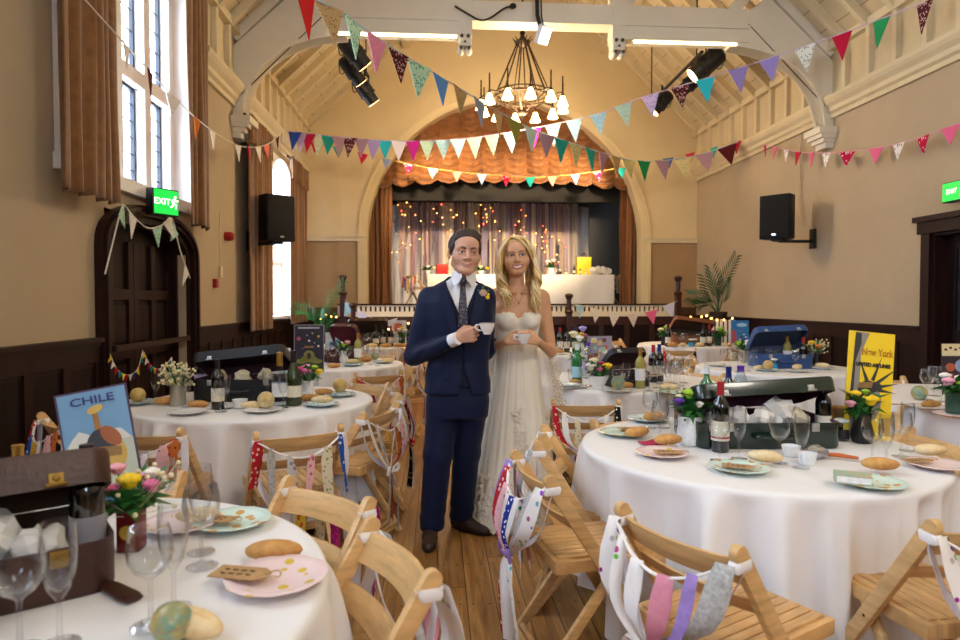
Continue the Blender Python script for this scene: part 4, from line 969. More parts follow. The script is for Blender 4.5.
chair(-.37,2.15,229,'facing the near left table, the farther of two','gE','magenta and white garland')
chair(-.10,1.64,205,'facing the near left table, the closer of two','gC','white dotted garland')
chair(-.67,3.16,116,'backed to us before the black suitcase','gB','red, silver and blue garland')
chair(-.33,3.76,156,'left of the groom at the black suitcase table','gD','yellow knotted garland')
chair(-.27,4.45,188,'beside the groom\'s sleeve at the black suitcase table','gG','white and blue garland')
chair(-.52,5.05,228,'on the far side of the black suitcase table','gE','white wrapped garland')
chair(-1.45,3.22,82,'right beside the blue mountain poster','gF','white and orange garland')
chair(-1.13,2.40,262,'facing us behind the pink and yellow flowers')
chair(-2.06,3.56,44,'by the left wall behind the blue mountain poster','gF','multicoloured garland')
chair(.94,3.98,86,'backed to us right of the bride\'s skirt','gG','cream garland')
chair(1.00,3.39,-62,'facing us at the far left of the near right table')
chair(2.33,2.80,178,'at the right side of the near right table')
chair(2.58,3.72,222,'behind the yellow poster')
chair(3.66,5.06,-90,'facing us behind the right edge table','gF','pale garland')
chair(4.15,5.75,160,'by the right wall between two tables','gE','pink garland')
chair(-.51,5.69,112,'backed to us at the maroon suitcase table','gF','orange, red and blue garland')
chair(-.22,6.85,180,'right of the maroon suitcase table','gD','white and yellow garland')
chair(-.72,7.86,250,'on the far side of the maroon suitcase table','gG','pale garland')
chair(-.28,8.72,125,'near right of the left stage front table','gB','silver and red garland')
chair(-.20,9.95,185,'right of the left stage front table','gE','pink and cream garland')
chair(2.40,6.25,2,'at the left of the blue suitcase table','gF','red and orange garland')
chair(2.78,7.02,-48,'facing us beyond the blue suitcase table','gC','white garland')
chair(3.25,8.38,75,'backed to us at the tan suitcase table','gG','pale garland')
chair(4.12,8.42,108,'at the near right of the tan suitcase table','gD','white garland')
chair(2.72,9.75,-6,'at the left of the tan suitcase table','gF','orange garland')
chair(2.95,10.45,-40,'at the far left of the tan suitcase table','gD','white garland')
chair(2.40,5.55,200,'at the right of the little black suitcase table','gB','red garland')
chair(.98,8.0,20,'hidden behind the bride at the middle back table','gD','white garland')
# ---- stage furniture
p=ony(408,300,15.0); chair(-.62,15.2,45,'at the left end of the head table','gF','orange and brown garland',ZS)
chair(4.25,15.1,130,'at the right end of the head table','gF','orange garland',ZS)
xl,xr,yh=ony(428,275,15.0).x,ony(611,275,15.0).x,15.1
r=thing('head_table','long trestle table on the stage under a white cloth','table',((xl+xr)/2,yh,ZS)); w=(xr-xl)/2; zt=.755
B=MB(); B.bb(-w,w,-.36,.36,zt-.03,zt-.002); part('tabletop',B,m_beech2,r)
for s in (-1,1): B=MB(); B.bb(s*(w-.3)-.03,s*(w-.3)+.03,-.3,.3,0,zt-.03); part('leg',B,m_bolt,r)
B=MB(); pth=[(-w-.01,.37),(-w-.01,-.37),(w+.01,-.37),(w+.01,.37)]
def pl(t):
    segs=[.74,2*w+.02,.74]; s=t*sum(segs)
    if s<segs[0]: return (-w-.01,.37-s,-1,0)
    s-=segs[0]
    if s<segs[1]: return (-w-.01+s,-.37,0,-1)
    s-=segs[1]; return (w+.01,-.37+s,1,0)
def hc(u,v):
    x,y,nx,ny=pl(u); f=(math.sin(44*u+3*math.sin(9*u))*.5+.5)*.05*(1-v); return (x+nx*f,y+ny*f,lerp(.03,zt,v))
B.grid(hc,150,10); B.bb(-w-.01,w+.01,-.37,.37,zt,zt+.004)
tag(part('tablecloth',B,m_cloth,None,((xl+xr)/2,yh,ZS),solid=.004,ang=70),'long white cloth hanging over the head table on the stage','tablecloth')
p=ony(607,272,15.9); r=thing('stage_flat','tall black board standing on the stage right of the ribbons','board',(3.92,16.0,ZS)); B=MB(); B.bb(-.46,.46,-.03,.03,0,2.72); part('panel',B,m_black,r)
B=MB(); B.beam((-.3,.03,1.6),(-.3,.7,0),.04,.04); B.beam((.3,.03,1.6),(.3,.7,0),.04,.04); B.bb(-.32,.32,.6,.72,0,.03); part('brace',B,m_dark,r)
r.location=(ony(607,235,15.9).x,15.9,ZS)
# ---- slatted screen, palms, fairy lights on it
x0,x1=ony(683,325,11.3).x,ony(734,325,11.3).x; xm=(x0+x1)/2; w=(x1-x0)/2
r=thing('slatted_screen','low white slatted screen with fairy lights in the right back corner','screen',(xm,11.3,0)); n=13
for i in range(n):
    x=lerp(-w,w,i/(n-1)); B=MB(); B.bb(x-.022,x+.022,-.012,.012,.05,1.07+.012*(i%2)); part('slat',B,m_stone,r)
for z in (.3,.85): B=MB(); B.bb(-w,w,.012,.035,z-.03,z+.03); part('rail',B,m_beech2,r)
for s_ in (-1,1): B=MB(); B.bb(s_*w-.03,s_*w+.03,-.16,.16,0,.05); part('foot',B,m_stone,r)
def lights(label,pts,n):
    C=crom(pts,n); r=thing('fairy_lights',label,'fairy lights',C[0]); B=MB(); B.tube([c-C[0] for c in C],.004,4); part('wire',B,m_wire,r)
    for i,c in enumerate(C):
        if i%2: B=MB(); B.sph(c-C[0]+Vector((0,-.01,.012)),.019,6,5); part('bulb',B,m_fl,r)
lights('warm fairy lights draped along the white slatted screen',P3((681,334,11.2),(682,324,11.2),(688,317,11.2),(696,321,11.2),(704,316,11.2),(711,319,11.2),(720,321,11.2),(732,319,11.2)),22)
lights('warm fairy lights on the dado left of the stage',P3((318,322,13.8),(326,315,13.85),(334,318,13.85),(341,315,13.5)),10)
lights('warm fairy lights strung along the stage front left of the groom',P3((352,322,12.6),(366,330,12.6),(378,324,12.6),(390,330,12.6),(403,322,12.6),(414,328,12.6)),20)
m_leaf=mat('palm_green','#1f4a22',.45,noise=(8,.3)); m_leaf2=mat('bright_palm_green','#24702f',.4,noise=(8,.25)); m_pot=mat('dark_pot','#241816',.5)
def palm(label,loc,fronds,m,potz=.34,lw=.011,stem=.02,z0=0):
    r=thing('potted_palm',label,'plant',loc); B=MB(); B.lathe([(.12,0),(.13,.02),(.10,.06),(.10,potz-.34),(.11,potz-.3),(.17,potz),(.15,potz),(.14,potz-.04),(0,potz-.05)] if potz>.8 else [(.10,0),(.15,.02),(.18,potz),(.16,potz),(.15,potz-.04),(0,potz-.05)],seg=18); part('pot',B,m_pot,r)
    for (tip,mid,nl,ll) in fronds:
        B=MB(); C=crom([(0,0,potz-.05),mid,tip],18); B.tube(C,[.014*(1-i/22) for i in range(18)],5)
        for i in range(nl):
            t=.42+.58*i/(nl-1); k=min(16,int(t*17)); c=C[k].lerp(C[k+1],t*17-k) if k<17 else C[17]; d=(C[min(17,k+1)]-C[k]).normalized()
            s_=d.cross(Vector((0,1,0))); s_=s_.normalized() if s_.length>.1 else Vector((1,0,0))
            for sg in (-1,1):
                l=ll*(1-.55*abs(t-.65)*1.6); e=c+(d*.75+s_*sg*.62+Vector((0,-.15*sg,-.12))).normalized()*l; m1=c.lerp(e,.5)+Vector((0,0,.02)); w=(e-c).cross(Vector((0,1,0)))
                w=(w.normalized() if w.length>1e-4 else Vector((1,0,0)))*lw
                B.add([c,m1-w,m1+w+Vector((0,.006,0)),e],[(0,1,3),(0,3,2),(0,2,1),(1,2,3)])
        part('frond',B,m,r,ang=60)
    return r
px=ony(727,330,11.55).x
palm('tall dark spiky palm standing before the right end of the slatted screen',(px-.14,11.62,.0),[((.32,.0,2.22),(.02,0,1.6),14,.24),((-.30,-.1,1.85),(-.06,0,1.4),10,.34),((-.50,.05,1.5),(-.2,0,1.42),10,.3),((.05,-.15,1.75),(.02,-.1,1.4),9,.3),((-.1,.05,1.98),(.0,.0,1.5),9,.34),((-.45,-.1,1.35),(-.2,0,1.36),9,.24)],m_leaf,1.22)
px=ony(316,330,11.6).x
palm('bright green palm in front of the far left window',(px,11.9,0),[((.55,.1,1.95),(.08,0,1.3),12,.22),((-.6,-.1,1.45),(-.15,0,1.25),12,.26),((.05,-.2,1.35),(.0,-.05,1.05),9,.24),((.3,-.1,1.3),(.1,0,1.0),9,.2)],m_leaf2,.5).scale=(.78,.78,.9)
# ================================================================ TABLEWARE KINDS
m_gl=glassmat('clear_glass','#fbfcfd',.11,.03); m_glg=glassmat('thick_glass','#e6eef0',.14,.04)
def gk(key,prof,seg=22): B=MB(); B.lathe(prof,seg=seg); kind(key,[(key,B.mesh(key,m_gl,ang=60,recalc=False),None)])
gk('wine_glass',[(0,.001),(.034,.001),(.035,.003),(.012,.007),(.0045,.014),(.004,.085),(.008,.092),(.026,.105),(.038,.125),(.041,.145),(.038,.17),(.034,.188),(.0325,.188),(.0365,.168),(.039,.145),(.036,.127),(.024,.108),(0,.099)])
gk('champagne_flute',[(0,.001),(.031,.001),(.032,.003),(.010,.007),(.0045,.013),(.004,.075),(.008,.082),(.019,.1),(.027,.13),(.029,.16),(.027,.195),(.0255,.212),(.024,.212),(.0255,.195),(.0272,.16),(.025,.131),(.016,.102),(0,.09)])
gk('tumbler',[(0,.001),(.03,.001),(.036,.09),(.0345,.09),(.0285,.006),(0,.006)])
PROF_PL=[(0,.004),(.045,.004),(.05,0),(.056,.0),(.06,.006),(.085,.012),(.108,.018),(.110,.020),(.107,.0215),(.084,.0155),(.058,.009),(0,.008)]
pm={'mint':mat('plate_mint','#cfe4d8',.25,vor=(22,.3,'#c79a58'),spec=.5),'pink':mat('plate_pink','#ecd4d2',.25,vor=(20,.24,'#d8b84a'),spec=.5),'blue':mat('plate_blue','#c9dade',.25,vor=(26,.3,'#5d8a9a'),spec=.5),'white':mat('plate_white','#e6e6e4',.25,spec=.5,noise=(20,.05))}
for k,m in pm.items():
    B=MB(); B.lathe(PROF_PL,seg=30,wob=lambda a,z: .02*math.cos(12*a) if z>.011 else 0); kind('plate_'+k,[('plate',B.mesh('plate',m,ang=50),None)])
m_crust=mat('bread_crust','#dba95f',.6,noise=(16,.5),col2='#a8682c',bump=(40,.2)); m_pale=mat('pale_bread','#ecdcb4',.7,noise=(14,.25),col2='#d8b070',bump=(40,.2))
for k,m in (('g',m_crust),('p',m_pale)):
    B=MB(); B.sph((0,0,.024),(.068,.029,.025),22,14,jit=.012,rn=random.Random(4)); 
    B.v=[(x,y*(1-.12*abs(x/.072)**2),max(z,.001)+(-.004*math.exp(-(y/.006)**2) if z>.04 else 0)) for x,y,z in B.v]
    kind('roll_'+k,[('bread_roll',B.mesh('bread_roll',m,ang=80),None)])
m_kraft=mat('kraft_card','#b08a5c',.85,noise=(60,.15)); m_ink=mat('dark_ink','#2a2018',.8)
T=MB(); T.prism([(-.045,-.022,.002),(.03,-.022,.002),(.045,-.01,.002),(.045,.01,.002),(.03,.022,.002),(-.045,.022,.002)],(0,0,.0015))
I=MB()
for j in range(2):
    for i in range(4): I.box((-.028+i*.014,.007-j*.014,.0038),(.009,.004,.0004),(0,0,.3*(i%3-1)))
W_=MB(); W_.tube(crom([(.036,0,.004),(.055,.012,.006),(.065,-.006,.004),(.04,0,.004)],10),.0012,4)
kind('tag',[('name_tag',T.mesh('name_tag',m_kraft,smooth=False),None),('ink_mark',I.mesh('ink_mark',m_ink,smooth=False),0),('twine',W_.mesh('twine',m_kraft),0)])
m_globe={'teal':mat('globe_teal','#2f8f8a',.3,noise=(26,.5),col2='#c7a24e'),'ochre':mat('globe_ochre','#b88a3a',.35,noise=(28,.5),col2='#d8c07a'),'ivory':mat('globe_ivory','#ded2a8',.35,noise=(28,.4),col2='#b8923e')}
for k,m in m_globe.items():
    B=MB(); B.sph((0,0,.04),.04,20,14); S_=MB(); S_.tube([(.0405*math.cos(a),.0405*math.sin(a),.04) for a in [2*PI*i/24 for i in range(24)]],.0012,4,closed=True)
    kind('globe_'+k,[('globe_ball',B.mesh('globe_ball',m),None),('equator_band',S_.mesh('equator_band',m_kraft),0)])
def bottle(key,gm,prof,capm,lab,labm,cap=(.24,.30),seg=20,extra=None,capr=.0155):
    B=MB(); B.lathe(prof,seg=seg); P=[(key,B.mesh('wine_bottle',gm,ang=50),None)]
    C=MB(); C.lathe([(0,cap[1]+.001),(capr,cap[1]+.001),(capr,cap[1]-.012),(capr*.93,cap[1]-.014),(capr*1.02,cap[0])],seg=seg); P.append(('capsule',C.mesh('capsule',capm),0))
    if lab:
        r=max(p[0] for p in prof)+.0008; L=MB(); L.lathe([(r,lab[0]),(r,lab[1])],seg=seg,) ; L.f=L.f[:-2] if False else [f for f in L.f if len(f)==4]; L.m=L.m[:len(L.f)]
        P.append(('label',L.mesh('label',labm,recalc=False),0))
        if extra: 
            E_=MB(); E_.lathe([(r+.0005,extra[0]),(r+.0005,extra[1])],seg=seg); E_.f=[f for f in E_.f if len(f)==4]; E_.m=E_.m[:len(E_.f)]; P.append(('label_band',E_.mesh('label_band',extra[2],recalc=False),0))
    kind(key,P)
BORD=[(0,.004),(.034,0),(.0375,.005),(.0375,.19),(.034,.212),(.018,.235),(.014,.25),(.0145,.30),(0,.30)]
CHAMP=[(0,.004),(.040,0),(.044,.006),(.044,.14),(.040,.175),(.024,.225),(.016,.255),(.0165,.31),(0,.31)]
m_dkgl=mat('dark_bottle_glass','#0b0d0c',.08,spec=.7,coat=.5); m_grgl=mat('olive_bottle_glass','#2c3a12',.1,spec=.6,coat=.5,alpha=.85); m_emgl=mat('green_bottle_glass','#0f7a3a',.1,spec=.6,coat=.4,alpha=.8); m_ylgl=mat('straw_wine_glass','#b5aa58',.1,spec=.6,coat=.4,alpha=.7); m_clgl=glassmat('clear_bottle_glass','#e4eef2',.18,.05)
m_lab=mat('cream_label','#e0d6c0',.7,noise=(80,.1)); m_labw=mat('white_label','#e8e8e6',.6,noise=(90,.12)); m_redc=mat('red_capsule','#a01822',.35); m_goldc=mat('gold_foil','#b98a3c',.3,metal=.7); m_blkc=mat('black_capsule','#14141a',.35); m_bluec=mat('navy_capsule','#182a6e',.35); m_labb=mat('blue_label','#a9cfdc',.5); m_purp=mat('purple_cap','#5a2a9a',.4); m_grey=mat('grey_label','#8d8a90',.6)
bottle('b_red',m_dkgl,BORD,m_redc,(.05,.135),m_lab,(.225,.302),extra=(.06,.068,m_redc))
bottle('b_dark',m_dkgl,BORD,m_blkc,(.05,.13),m_lab,(.24,.302)); bottle('b_grey',m_dkgl,BORD,m_blkc,(.04,.14),m_grey,(.24,.302))
bottle('b_blue',m_dkgl,BORD,m_bluec,(.05,.13),m_lab,(.235,.302)); bottle('b_green',m_emgl,BORD,m_labw,(.06,.14),m_labb,(.262,.302))
bottle('b_white',m_ylgl,BORD,m_goldc,(.06,.15),m_labw,(.235,.302)); bottle('b_champ',m_grgl,CHAMP,m_blkc,(.05,.115),m_lab,(.235,.312),capr=.018); bottle('b_champg',m_grgl,CHAMP,m_goldc,(.05,.115),m_lab,(.225,.312),capr=.018)
bottle('b_water',m_clgl,[(0,.004),(.045,0),(.048,.01),(.047,.16),(.043,.2),(.024,.26),(.015,.28),(.0155,.30),(0,.30)],m_purp,(.08,.14),mat('lilac_label','#b7a6cf',.5),(.275,.305),capr=.019)
bottle('b_clear',m_clgl,[(0,.004),(.042,0),(.045,.01),(.045,.17),(.03,.2),(.016,.22),(.016,.30),(0,.30)],m_goldc,(.06,.14),m_labw,(.24,.32),capr=.019)
def jar(key,labm):
    B=MB(); B.lathe([(0,.002),(.032,0),(.034,.006),(.034,.075),(.028,.085),(.028,.092),(0,.092)],seg=18); L=MB(); L.lathe([(.0346,.01),(.0346,.055)],seg=18); L.f=[f for f in L.f if len(f)==4]; L.m=L.m[:len(L.f)]
    C=MB(); C.sph((0,0,.093),(.034,.034,.012),14,8,jit=.06); kind(key,[('jar',B.mesh('jar',m_glg),None),('label',L.mesh('label',labm,recalc=False),0),('paper_lid',C.mesh('paper_lid',m_labw),0)])
jar('jar_blue',mat('bright_blue_label','#1f94c6',.5)); jar('jar_black',mat('black_label','#202024',.5)); jar('jar_plain',m_lab)
B=MB(); B.lathe([(0,.002),(.026,0),(.03,.006),(.038,.045),(.0355,.045),(.028,.010),(0,.008)],seg=24,wob=lambda a,z:.015*math.cos(20*a) if .004<z<.04 else 0); kind('ramekin',[('ramekin',B.mesh('ramekin',m_labw),None)])
Z0=ZT+.0025
GR={'wine_glass':'empty wine glasses','champagne_flute':'empty champagne flutes','plate':'vintage side plates','roll':'bread rolls at the places','tag':'brown name tags','globe':'little globe balls','b':'bottles on the tables','jar':'small jars','ramekin':'white ramekins','tumbler':'tumblers'}
CT={'plate':('side_plate','plate'),'roll':('bread_roll','bread'),'tag':('name_tag','name tag'),'globe':('globe_ball','globe ball'),'b':('bottle','bottle'),'jar':('jam_jar','jar'),'ramekin':('ramekin','ramekin'),'wine_glass':('wine_glass','glass'),'champagne_flute':('champagne_flute','glass'),'tumbler':('tumbler','glass')}
def item(k,px,py,label,z=None,rz=None,dz=0,sc=1.0,Y=None,tilt=None):
    p=onz(px,py,Z0 if z is None else z) if Y is None else ony(px,py,Y)
    fam=k if k in CT else k.split('_')[0]; nm,ct=CT[fam]
    rz=rnd.uniform(0,6.28) if rz is None else rz
    return stamp(k,nm,(p.x,p.y,(Z0 if z is None else z)+dz),(tilt[0],tilt[1],rz) if tilt else rz,label,ct,GR[fam],sc)
# ---- suitcases
m_brass=mat('brass_fitting','#8f6f30',.42,metal=.8); m_steel=mat('nickel_latch','#c4c4c0',.3,metal=.9)
def suitcase(label,x,y,rz,w,d,hb,hl,ang,shell,lining,metal,z=None,roll=0,handle=True,corner=.05):
    r=thing('suitcase',label,'suitcase',(x,y,Z0 if z is None else z),rz,'open vintage suitcases on the tables')
    def outline(w,d,rr,n=5):
        P=[]
        for cx_,cy_,a0 in ((w/2-rr,d/2-rr,0),(-w/2+rr,d/2-rr,90),(-w/2+rr,-d/2+rr,180),(w/2-rr,-d/2+rr,270)):
            for i in range(n+1): a=math.radians(a0+90*i/n); P.append((cx_+rr*math.cos(a),cy_+rr*math.sin(a)))
        return P
    def tray(h,up,th=.008):
        O=outline(w,d,corner); I_=outline(w-2*th,d-2*th,corner-th); n=len(O); B=MB(); s=1 if up else -1
        zs=[(O,0+.012*0),(O,s*h)]; 
        v=[(a,b_,.0) for a,b_ in [(q[0]*.985,q[1]*.985) for q in O]]+[(a,b_,s*.012) for a,b_ in O]+[(a,b_,s*h) for a,b_ in O]+[(a,b_,s*h) for a,b_ in I_]+[(a,b_,s*th) for a,b_ in I_]
        f=[tuple(range(n))]; m=[0]
        for k in range(4):
            for i in range(n): j=(i+1)%n; f.append((k*n+i,k*n+j,(k+1)*n+j,(k+1)*n+i)); m.append(1 if k==3 else 0)
        f.append(tuple(4*n+i for i in range(n))); m.append(1)
        B.v=v;B.f=f;B.m=m; return B
    b=part('base',tray(hb,True),[shell,lining],r,bevel=.0,ang=50)
    lp=link('lid',None,r,(0,d/2,hb),(-math.radians(ang),roll,0))
    L=tray(hl,False); L.v=[(a,b_-d/2,c+hl) for a,b_,c in L.v]; 
    bpy.data.objects.remove(lp)
    lp=part('lid',L,[shell,lining],r,(0,d/2,hb+.002),(-math.radians(ang),roll,0),ang=50)
    for s in (-.3,.3):
        B=MB(); B.bb(s*w-.016,s*w+.016,-d/2-.007,-d/2-.001,hb-.036,hb-.004); B.cyl((s*w,-d/2-.014,hb-.022),(s*w,-d/2-.004,hb-.022),.009,seg=12); B.cyl((s*w-.016,-d/2-.007,hb-.004),(s*w+.016,-d/2-.007,hb-.004),.004,seg=8); part('latch',B,metal,b)
        B=MB(); B.bb(s*w-.013,s*w+.013,-d-.006,-d-.001,.006,.03); B.cyl((s*w-.02,-d-.008,.006),(s*w+.02,-d-.008,.006),.004,seg=8); B.sph((s*w,-d-.007,.02),(.008,.005,.008),8,6); part('latch',B,metal,lp)
    if handle:
        B=MB(); B.tube(crom([(-.08,-d/2-.002,hb*.5),(-.07,-d/2-.03,hb*.5),(0,-d/2-.038,hb*.48),(.07,-d/2-.03,hb*.5),(.08,-d/2-.002,hb*.5)],14),.009,8); part('handle',B,shell,b)
    return r
m_tis=mat('white_tissue','#e4e0d8',.8,noise=(20,.06)); m_tis2=mat('cream_tissue','#d5c7aa',.8,noise=(20,.08))
def crumple(rn,r):
    B=MB(); B.sph((0,0,0),r,11,8,jit=.24,rn=rn); B.v=[(a,b_,c*.9) for a,b_,c in B.v]; return B
def tissue(label,loc,r,seed,m=None,group='crumpled tissue in the suitcases'):
    return single('tissue_paper',crumple(random.Random(seed),r),m or m_tis,label,'tissue paper',loc,(.3*seed,.2*seed,seed),group,ang=12)
# ---- flowers
FL={k:mat('petal_'+k,c,.7,noise=(30,.15)) for k,c in dict(yellow='#f0c818',pink='#d86a98',rose='#e8a0b4',white='#ece8dc',cream='#e8dcb0',purple='#5a2a9a',magenta='#b8246a',lime='#9cc030',lilac='#a898d4',orange='#e08030').items()}
m_stem=mat('flower_foliage','#2f6a2a',.5,noise=(12,.3))
def flowers(label,px,py,vase,blooms,spread=.10,nleaf=16,seed=1,z=None,sc=1.2,vh=.11,Y=None,cat='flowers',gyp=0,rz=0):
    z=Z0 if z is None else z; p=onz(px,py,z) if Y is None else ony(px,py,Y); r=thing('flower_arrangement',label,cat,(p.x,p.y,z),rz,'flower posies on the tables'); r.scale=(sc,)*3; rn=random.Random(seed)
    if vase=='jug':
        B=MB(); B.lathe([(0,.003),(.042,0),(.047,.01),(.05,.04),(.043,.085),(.046,.108),(.042,.108),(.039,.085),(.045,.04),(0,.01)],seg=22); B.tube(crom([(.046,0,.092),(.085,0,.09),(.082,0,.045),(.048,0,.03)],14),.007,7); part('vase',B,m_labw,r,label='white jug')
    elif vase=='tin': B=MB(); B.bb(-.028,.028,-.028,.028,0,vh); v=part('vase',B,mat('red_tin','#6a1616',.35),r,bevel=.005,label='red tin'); B=MB(); B.cyl((0,-.0295,vh*.5),(0,-.0285,vh*.5),.02,seg=18); part('tin_label',B,mat('yellow_tin_label','#c9a540',.4),v)
    elif vase=='bowl': B=MB(); B.lathe([(0,.003),(.03,0),(.035,.012),(.062,.07),(.066,vh),(.062,vh),(.056,.07),(0,.02)],seg=22); part('vase',B,m_labw,r,label='white bowl')
    elif vase=='glass': B=MB(); B.lathe([(0,.003),(.036,0),(.04,.008),(.042,vh),(.039,vh),(.037,.012),(0,.01)],seg=20); part('vase',B,mat('green_vase_glass','#1f4a3a',.1,alpha=.75,coat=.4),r,label='dark green glass vase')
    elif vase=='silver': B=MB(); B.lathe([(0,.003),(.038,0),(.04,.008),(.036,vh),(.033,vh),(.036,.012),(0,.01)],seg=20); part('vase',B,mat('silvered_tin','#b5b0a0',.35,metal=.6),r,label='silvery tin')
    else: B=MB(); B.lathe([(0,.003),(.035,0),(.042,.03),(.030,vh*.75),(.034,vh),(.031,vh),(.028,vh*.75),(0,.02)],seg=18); part('vase',B,mat('dark_vase','#1c1a1c',.3) if vase=='dark' else m_labw,r)
    B=MB()
    for i in range(nleaf*2):
        a=rn.uniform(0,2*PI); q=spread*rn.uniform(.5,1.15); zz=vh+rn.uniform(-.02,.10); e=Vector((q*math.cos(a),q*math.sin(a),zz)); s_=Vector((0,0,vh-.02)); mm=s_.lerp(e,.55)+Vector((0,0,.03)); w=Vector((-math.sin(a),math.cos(a),.2))*rn.uniform(.010,.02)
        B.add([s_,mm-w,mm+w,e,mm+Vector((0,0,-.006))],[(0,1,4),(1,3,4),(0,4,2),(4,3,2),(0,2,1),(1,2,3)])
    for i,(x,y,zz,rr,c) in enumerate(blooms): B.tube([(x*.15,y*.15,vh-.05),(x*.7,y*.7,vh+(zz-vh)*.5),(x,y,zz)],.0028,5)
    part('foliage',B,m_stem,r,ang=40)
    for i,(x,y,zz,rr,c) in enumerate(blooms):
        B=MB(); nn=9
        B.sph((x,y,zz),(rr*.62,rr*.62,rr*.6),10,7)
        for ring,(ct,tilt,k) in enumerate(((nn,.75,1.0),(6,.35,.75))):
            for j in range(ct):
                a=2*PI*j/ct+ring; d=Vector((math.cos(a)*tilt,math.sin(a)*tilt,.35+.4*ring)).normalized(); B.sph(Vector((x,y,zz))+d*rr*.55*k,(rr*.42,rr*.42,rr*.3),7,5,rot=(0,0,a))
        part('bloom',B,FL[c],r,ang=60)
    if gyp:
        B=MB(); 
        for i in range(gyp): a=rn.uniform(0,2*PI); q=spread*math.sqrt(rn.random())*1.1; e=(q*math.cos(a),q*math.sin(a),vh+rn.uniform(.0,.11)); B.sph(e,.0075,6,4); B.tube([(0,0,vh-.02),e],.001,3,cap=False)
        tag(part('small_blossom',B,FL['cream'],r),kind='stuff')
    return r
# ---- posters
def poster(label,px,py,rz,w,h,base,tilt=.14,roll=0,z=None,border=None,name='poster',Y=None,thick=.006):
    z=Z0 if z is None else z; p=onz(px,py,z) if Y is None else ony(px,py,Y); r=thing(name,label,'poster',(p.x,p.y,z),(0,0,rz),'travel posters standing on the tables')
    B=MB(); B.box((0,0,h/2),(w,thick,h)); b=part('board',B,base,r,(0,0,abs(roll)*w*.5),(-tilt,roll,0))
    B=MB(); B.add([(-w*.15,.004,h*.55),(w*.15,.004,h*.55),(w*.15,h*.3,.0),(-w*.15,h*.3,.0),(-w*.15,.008,h*.55),(w*.15,.008,h*.55),(w*.15,h*.3+.004,.0),(-w*.15,h*.3+.004,.0)],[(0,1,2,3),(4,7,6,5),(0,4,5,1),(2,6,7,3),(1,5,6,2),(0,3,7,4)]); part('easel_back',B,m_kraft,r)
    return r,b,w,h,-thick/2
def flat(name,poly,m,board,y,off=.0006):
    """thin printed shape on a poster; poly in board x,z"""
    B=MB(); B.prism([(a,y,c) for a,c in poly],(0,-off,0)); return part(name,B,m,board,smooth=False)
def ell(cx_,cz_,rx,rz_,n=20,a0=0): return [(cx_+rx*math.cos(2*PI*i/n)*math.cos(a0)-rz_*math.sin(2*PI*i/n)*math.sin(a0),cz_+rx*math.cos(2*PI*i/n)*math.sin(a0)+rz_*math.sin(2*PI*i/n)*math.cos(a0)) for i in range(n)]
def pmat(n,c): return mat('print_'+n,c,.5)
# ================================================================ NEAR RIGHT TABLE
N2='on the near right table'
m_green=mat('dark_green_vinyl','#10241c',.22,coat=.4,noise=(30,.2)); m_mauve=mat('mauve_lining','#6a3a5c',.8,noise=(12,.2))
p=onz(774,449,Z0); suitcase('dark green suitcase with mauve lining, open '+N2,p.x+.0,p.y+.20,-.05,.64,.40,.115,.065,18,m_green,m_mauve,m_steel,roll=-.06)
gx,gy=p.x,p.y+.20
for i,(dx,dy,dz,rr,lb) in enumerate(((-.12,-.10,.12,.06,'left ball of white tissue in the green suitcase'),(-.02,-.13,.12,.05,'pointed white tissue right of the left ball in the green suitcase'),(.07,-.10,.145,.07,'biggest white tissue ball at the middle of the green suitcase'),(.15,-.12,.12,.05,'cream tissue at the right of the green suitcase'),(-.22,-.11,.10,.055,'white tissue at the far left corner of the green suitcase'))):
    tissue(lb,(gx+dx,gy+dy,Z0+dz),rr,i+1,m_tis2 if i==3 else m_tis)
item('b_red',720,451,'red capped wine bottle at the left of the green suitcase')
item('b_dark',823,424,'dark wine bottle standing at the right end of the green suitcase',Y=2.83,dz=.012,sc=.9)
flowers('white jug of lime, purple and pink flowers '+N2,690,444,'jug',[(0,0,.19,.034,'lime'),(-.055,-.03,.165,.024,'purple'),(.05,-.02,.18,.022,'magenta'),(.01,-.06,.16,.018,'white'),(.06,.02,.155,.02,'pink'),(-.03,.03,.175,.018,'cream')],.10,22,3)
item('wine_glass',719,461,'wine glass in front of the red capped bottle '+N2); item('champagne_flute',739,459,'champagne flute left of the middle of the green suitcase')
item('wine_glass',779,463,'wine glass in front of the middle of the green suitcase'); item('champagne_flute',801,468,'champagne flute beside the front ramekin '+N2)
item('wine_glass',660,441,'wine glass left of the white flower jug'); item('champagne_flute',672,446,'champagne flute next to the white flower jug'); item('wine_glass',650,428,'wine glass at the far left edge of the near right table'); item('champagne_flute',664,428,'champagne flute behind the wine glass left of the jug')
item('wine_glass',872,465,'wine glass behind the teal book '+N2); item('champagne_flute',886,468,'champagne flute behind the bread right of the teal book'); item('wine_glass',901,457,'wine glass at the right end of the near right table'); item('champagne_flute',907,451,'champagne flute at the right end of the near right table')
item('ramekin',791,456,'white ramekin touching the champagne flute, the farther of two'); item('ramekin',807,464,'white ramekin nearest the camera, before the flute')
item('jar_blue',828,444,'small jar with a bright blue label right of the green suitcase',sc=1.0); item('jar_black',841,440,'small jar with a black label right of the blue jar')
for k,px,py,lb in (('mint',622,435,'green floral plate at the left edge of the near right table'),('pink',662,456,'pink floral plate before the white flower jug'),('mint',739,471,'mint plate at the middle front of the near right table'),('mint',872,486,'mint floral plate under the teal book'),('pink',937,468,'pink floral plate at the right edge of the near right table'),('blue',648,421,'blue plate at the far left back of the near right table')): item('plate_'+k,px,py,lb)
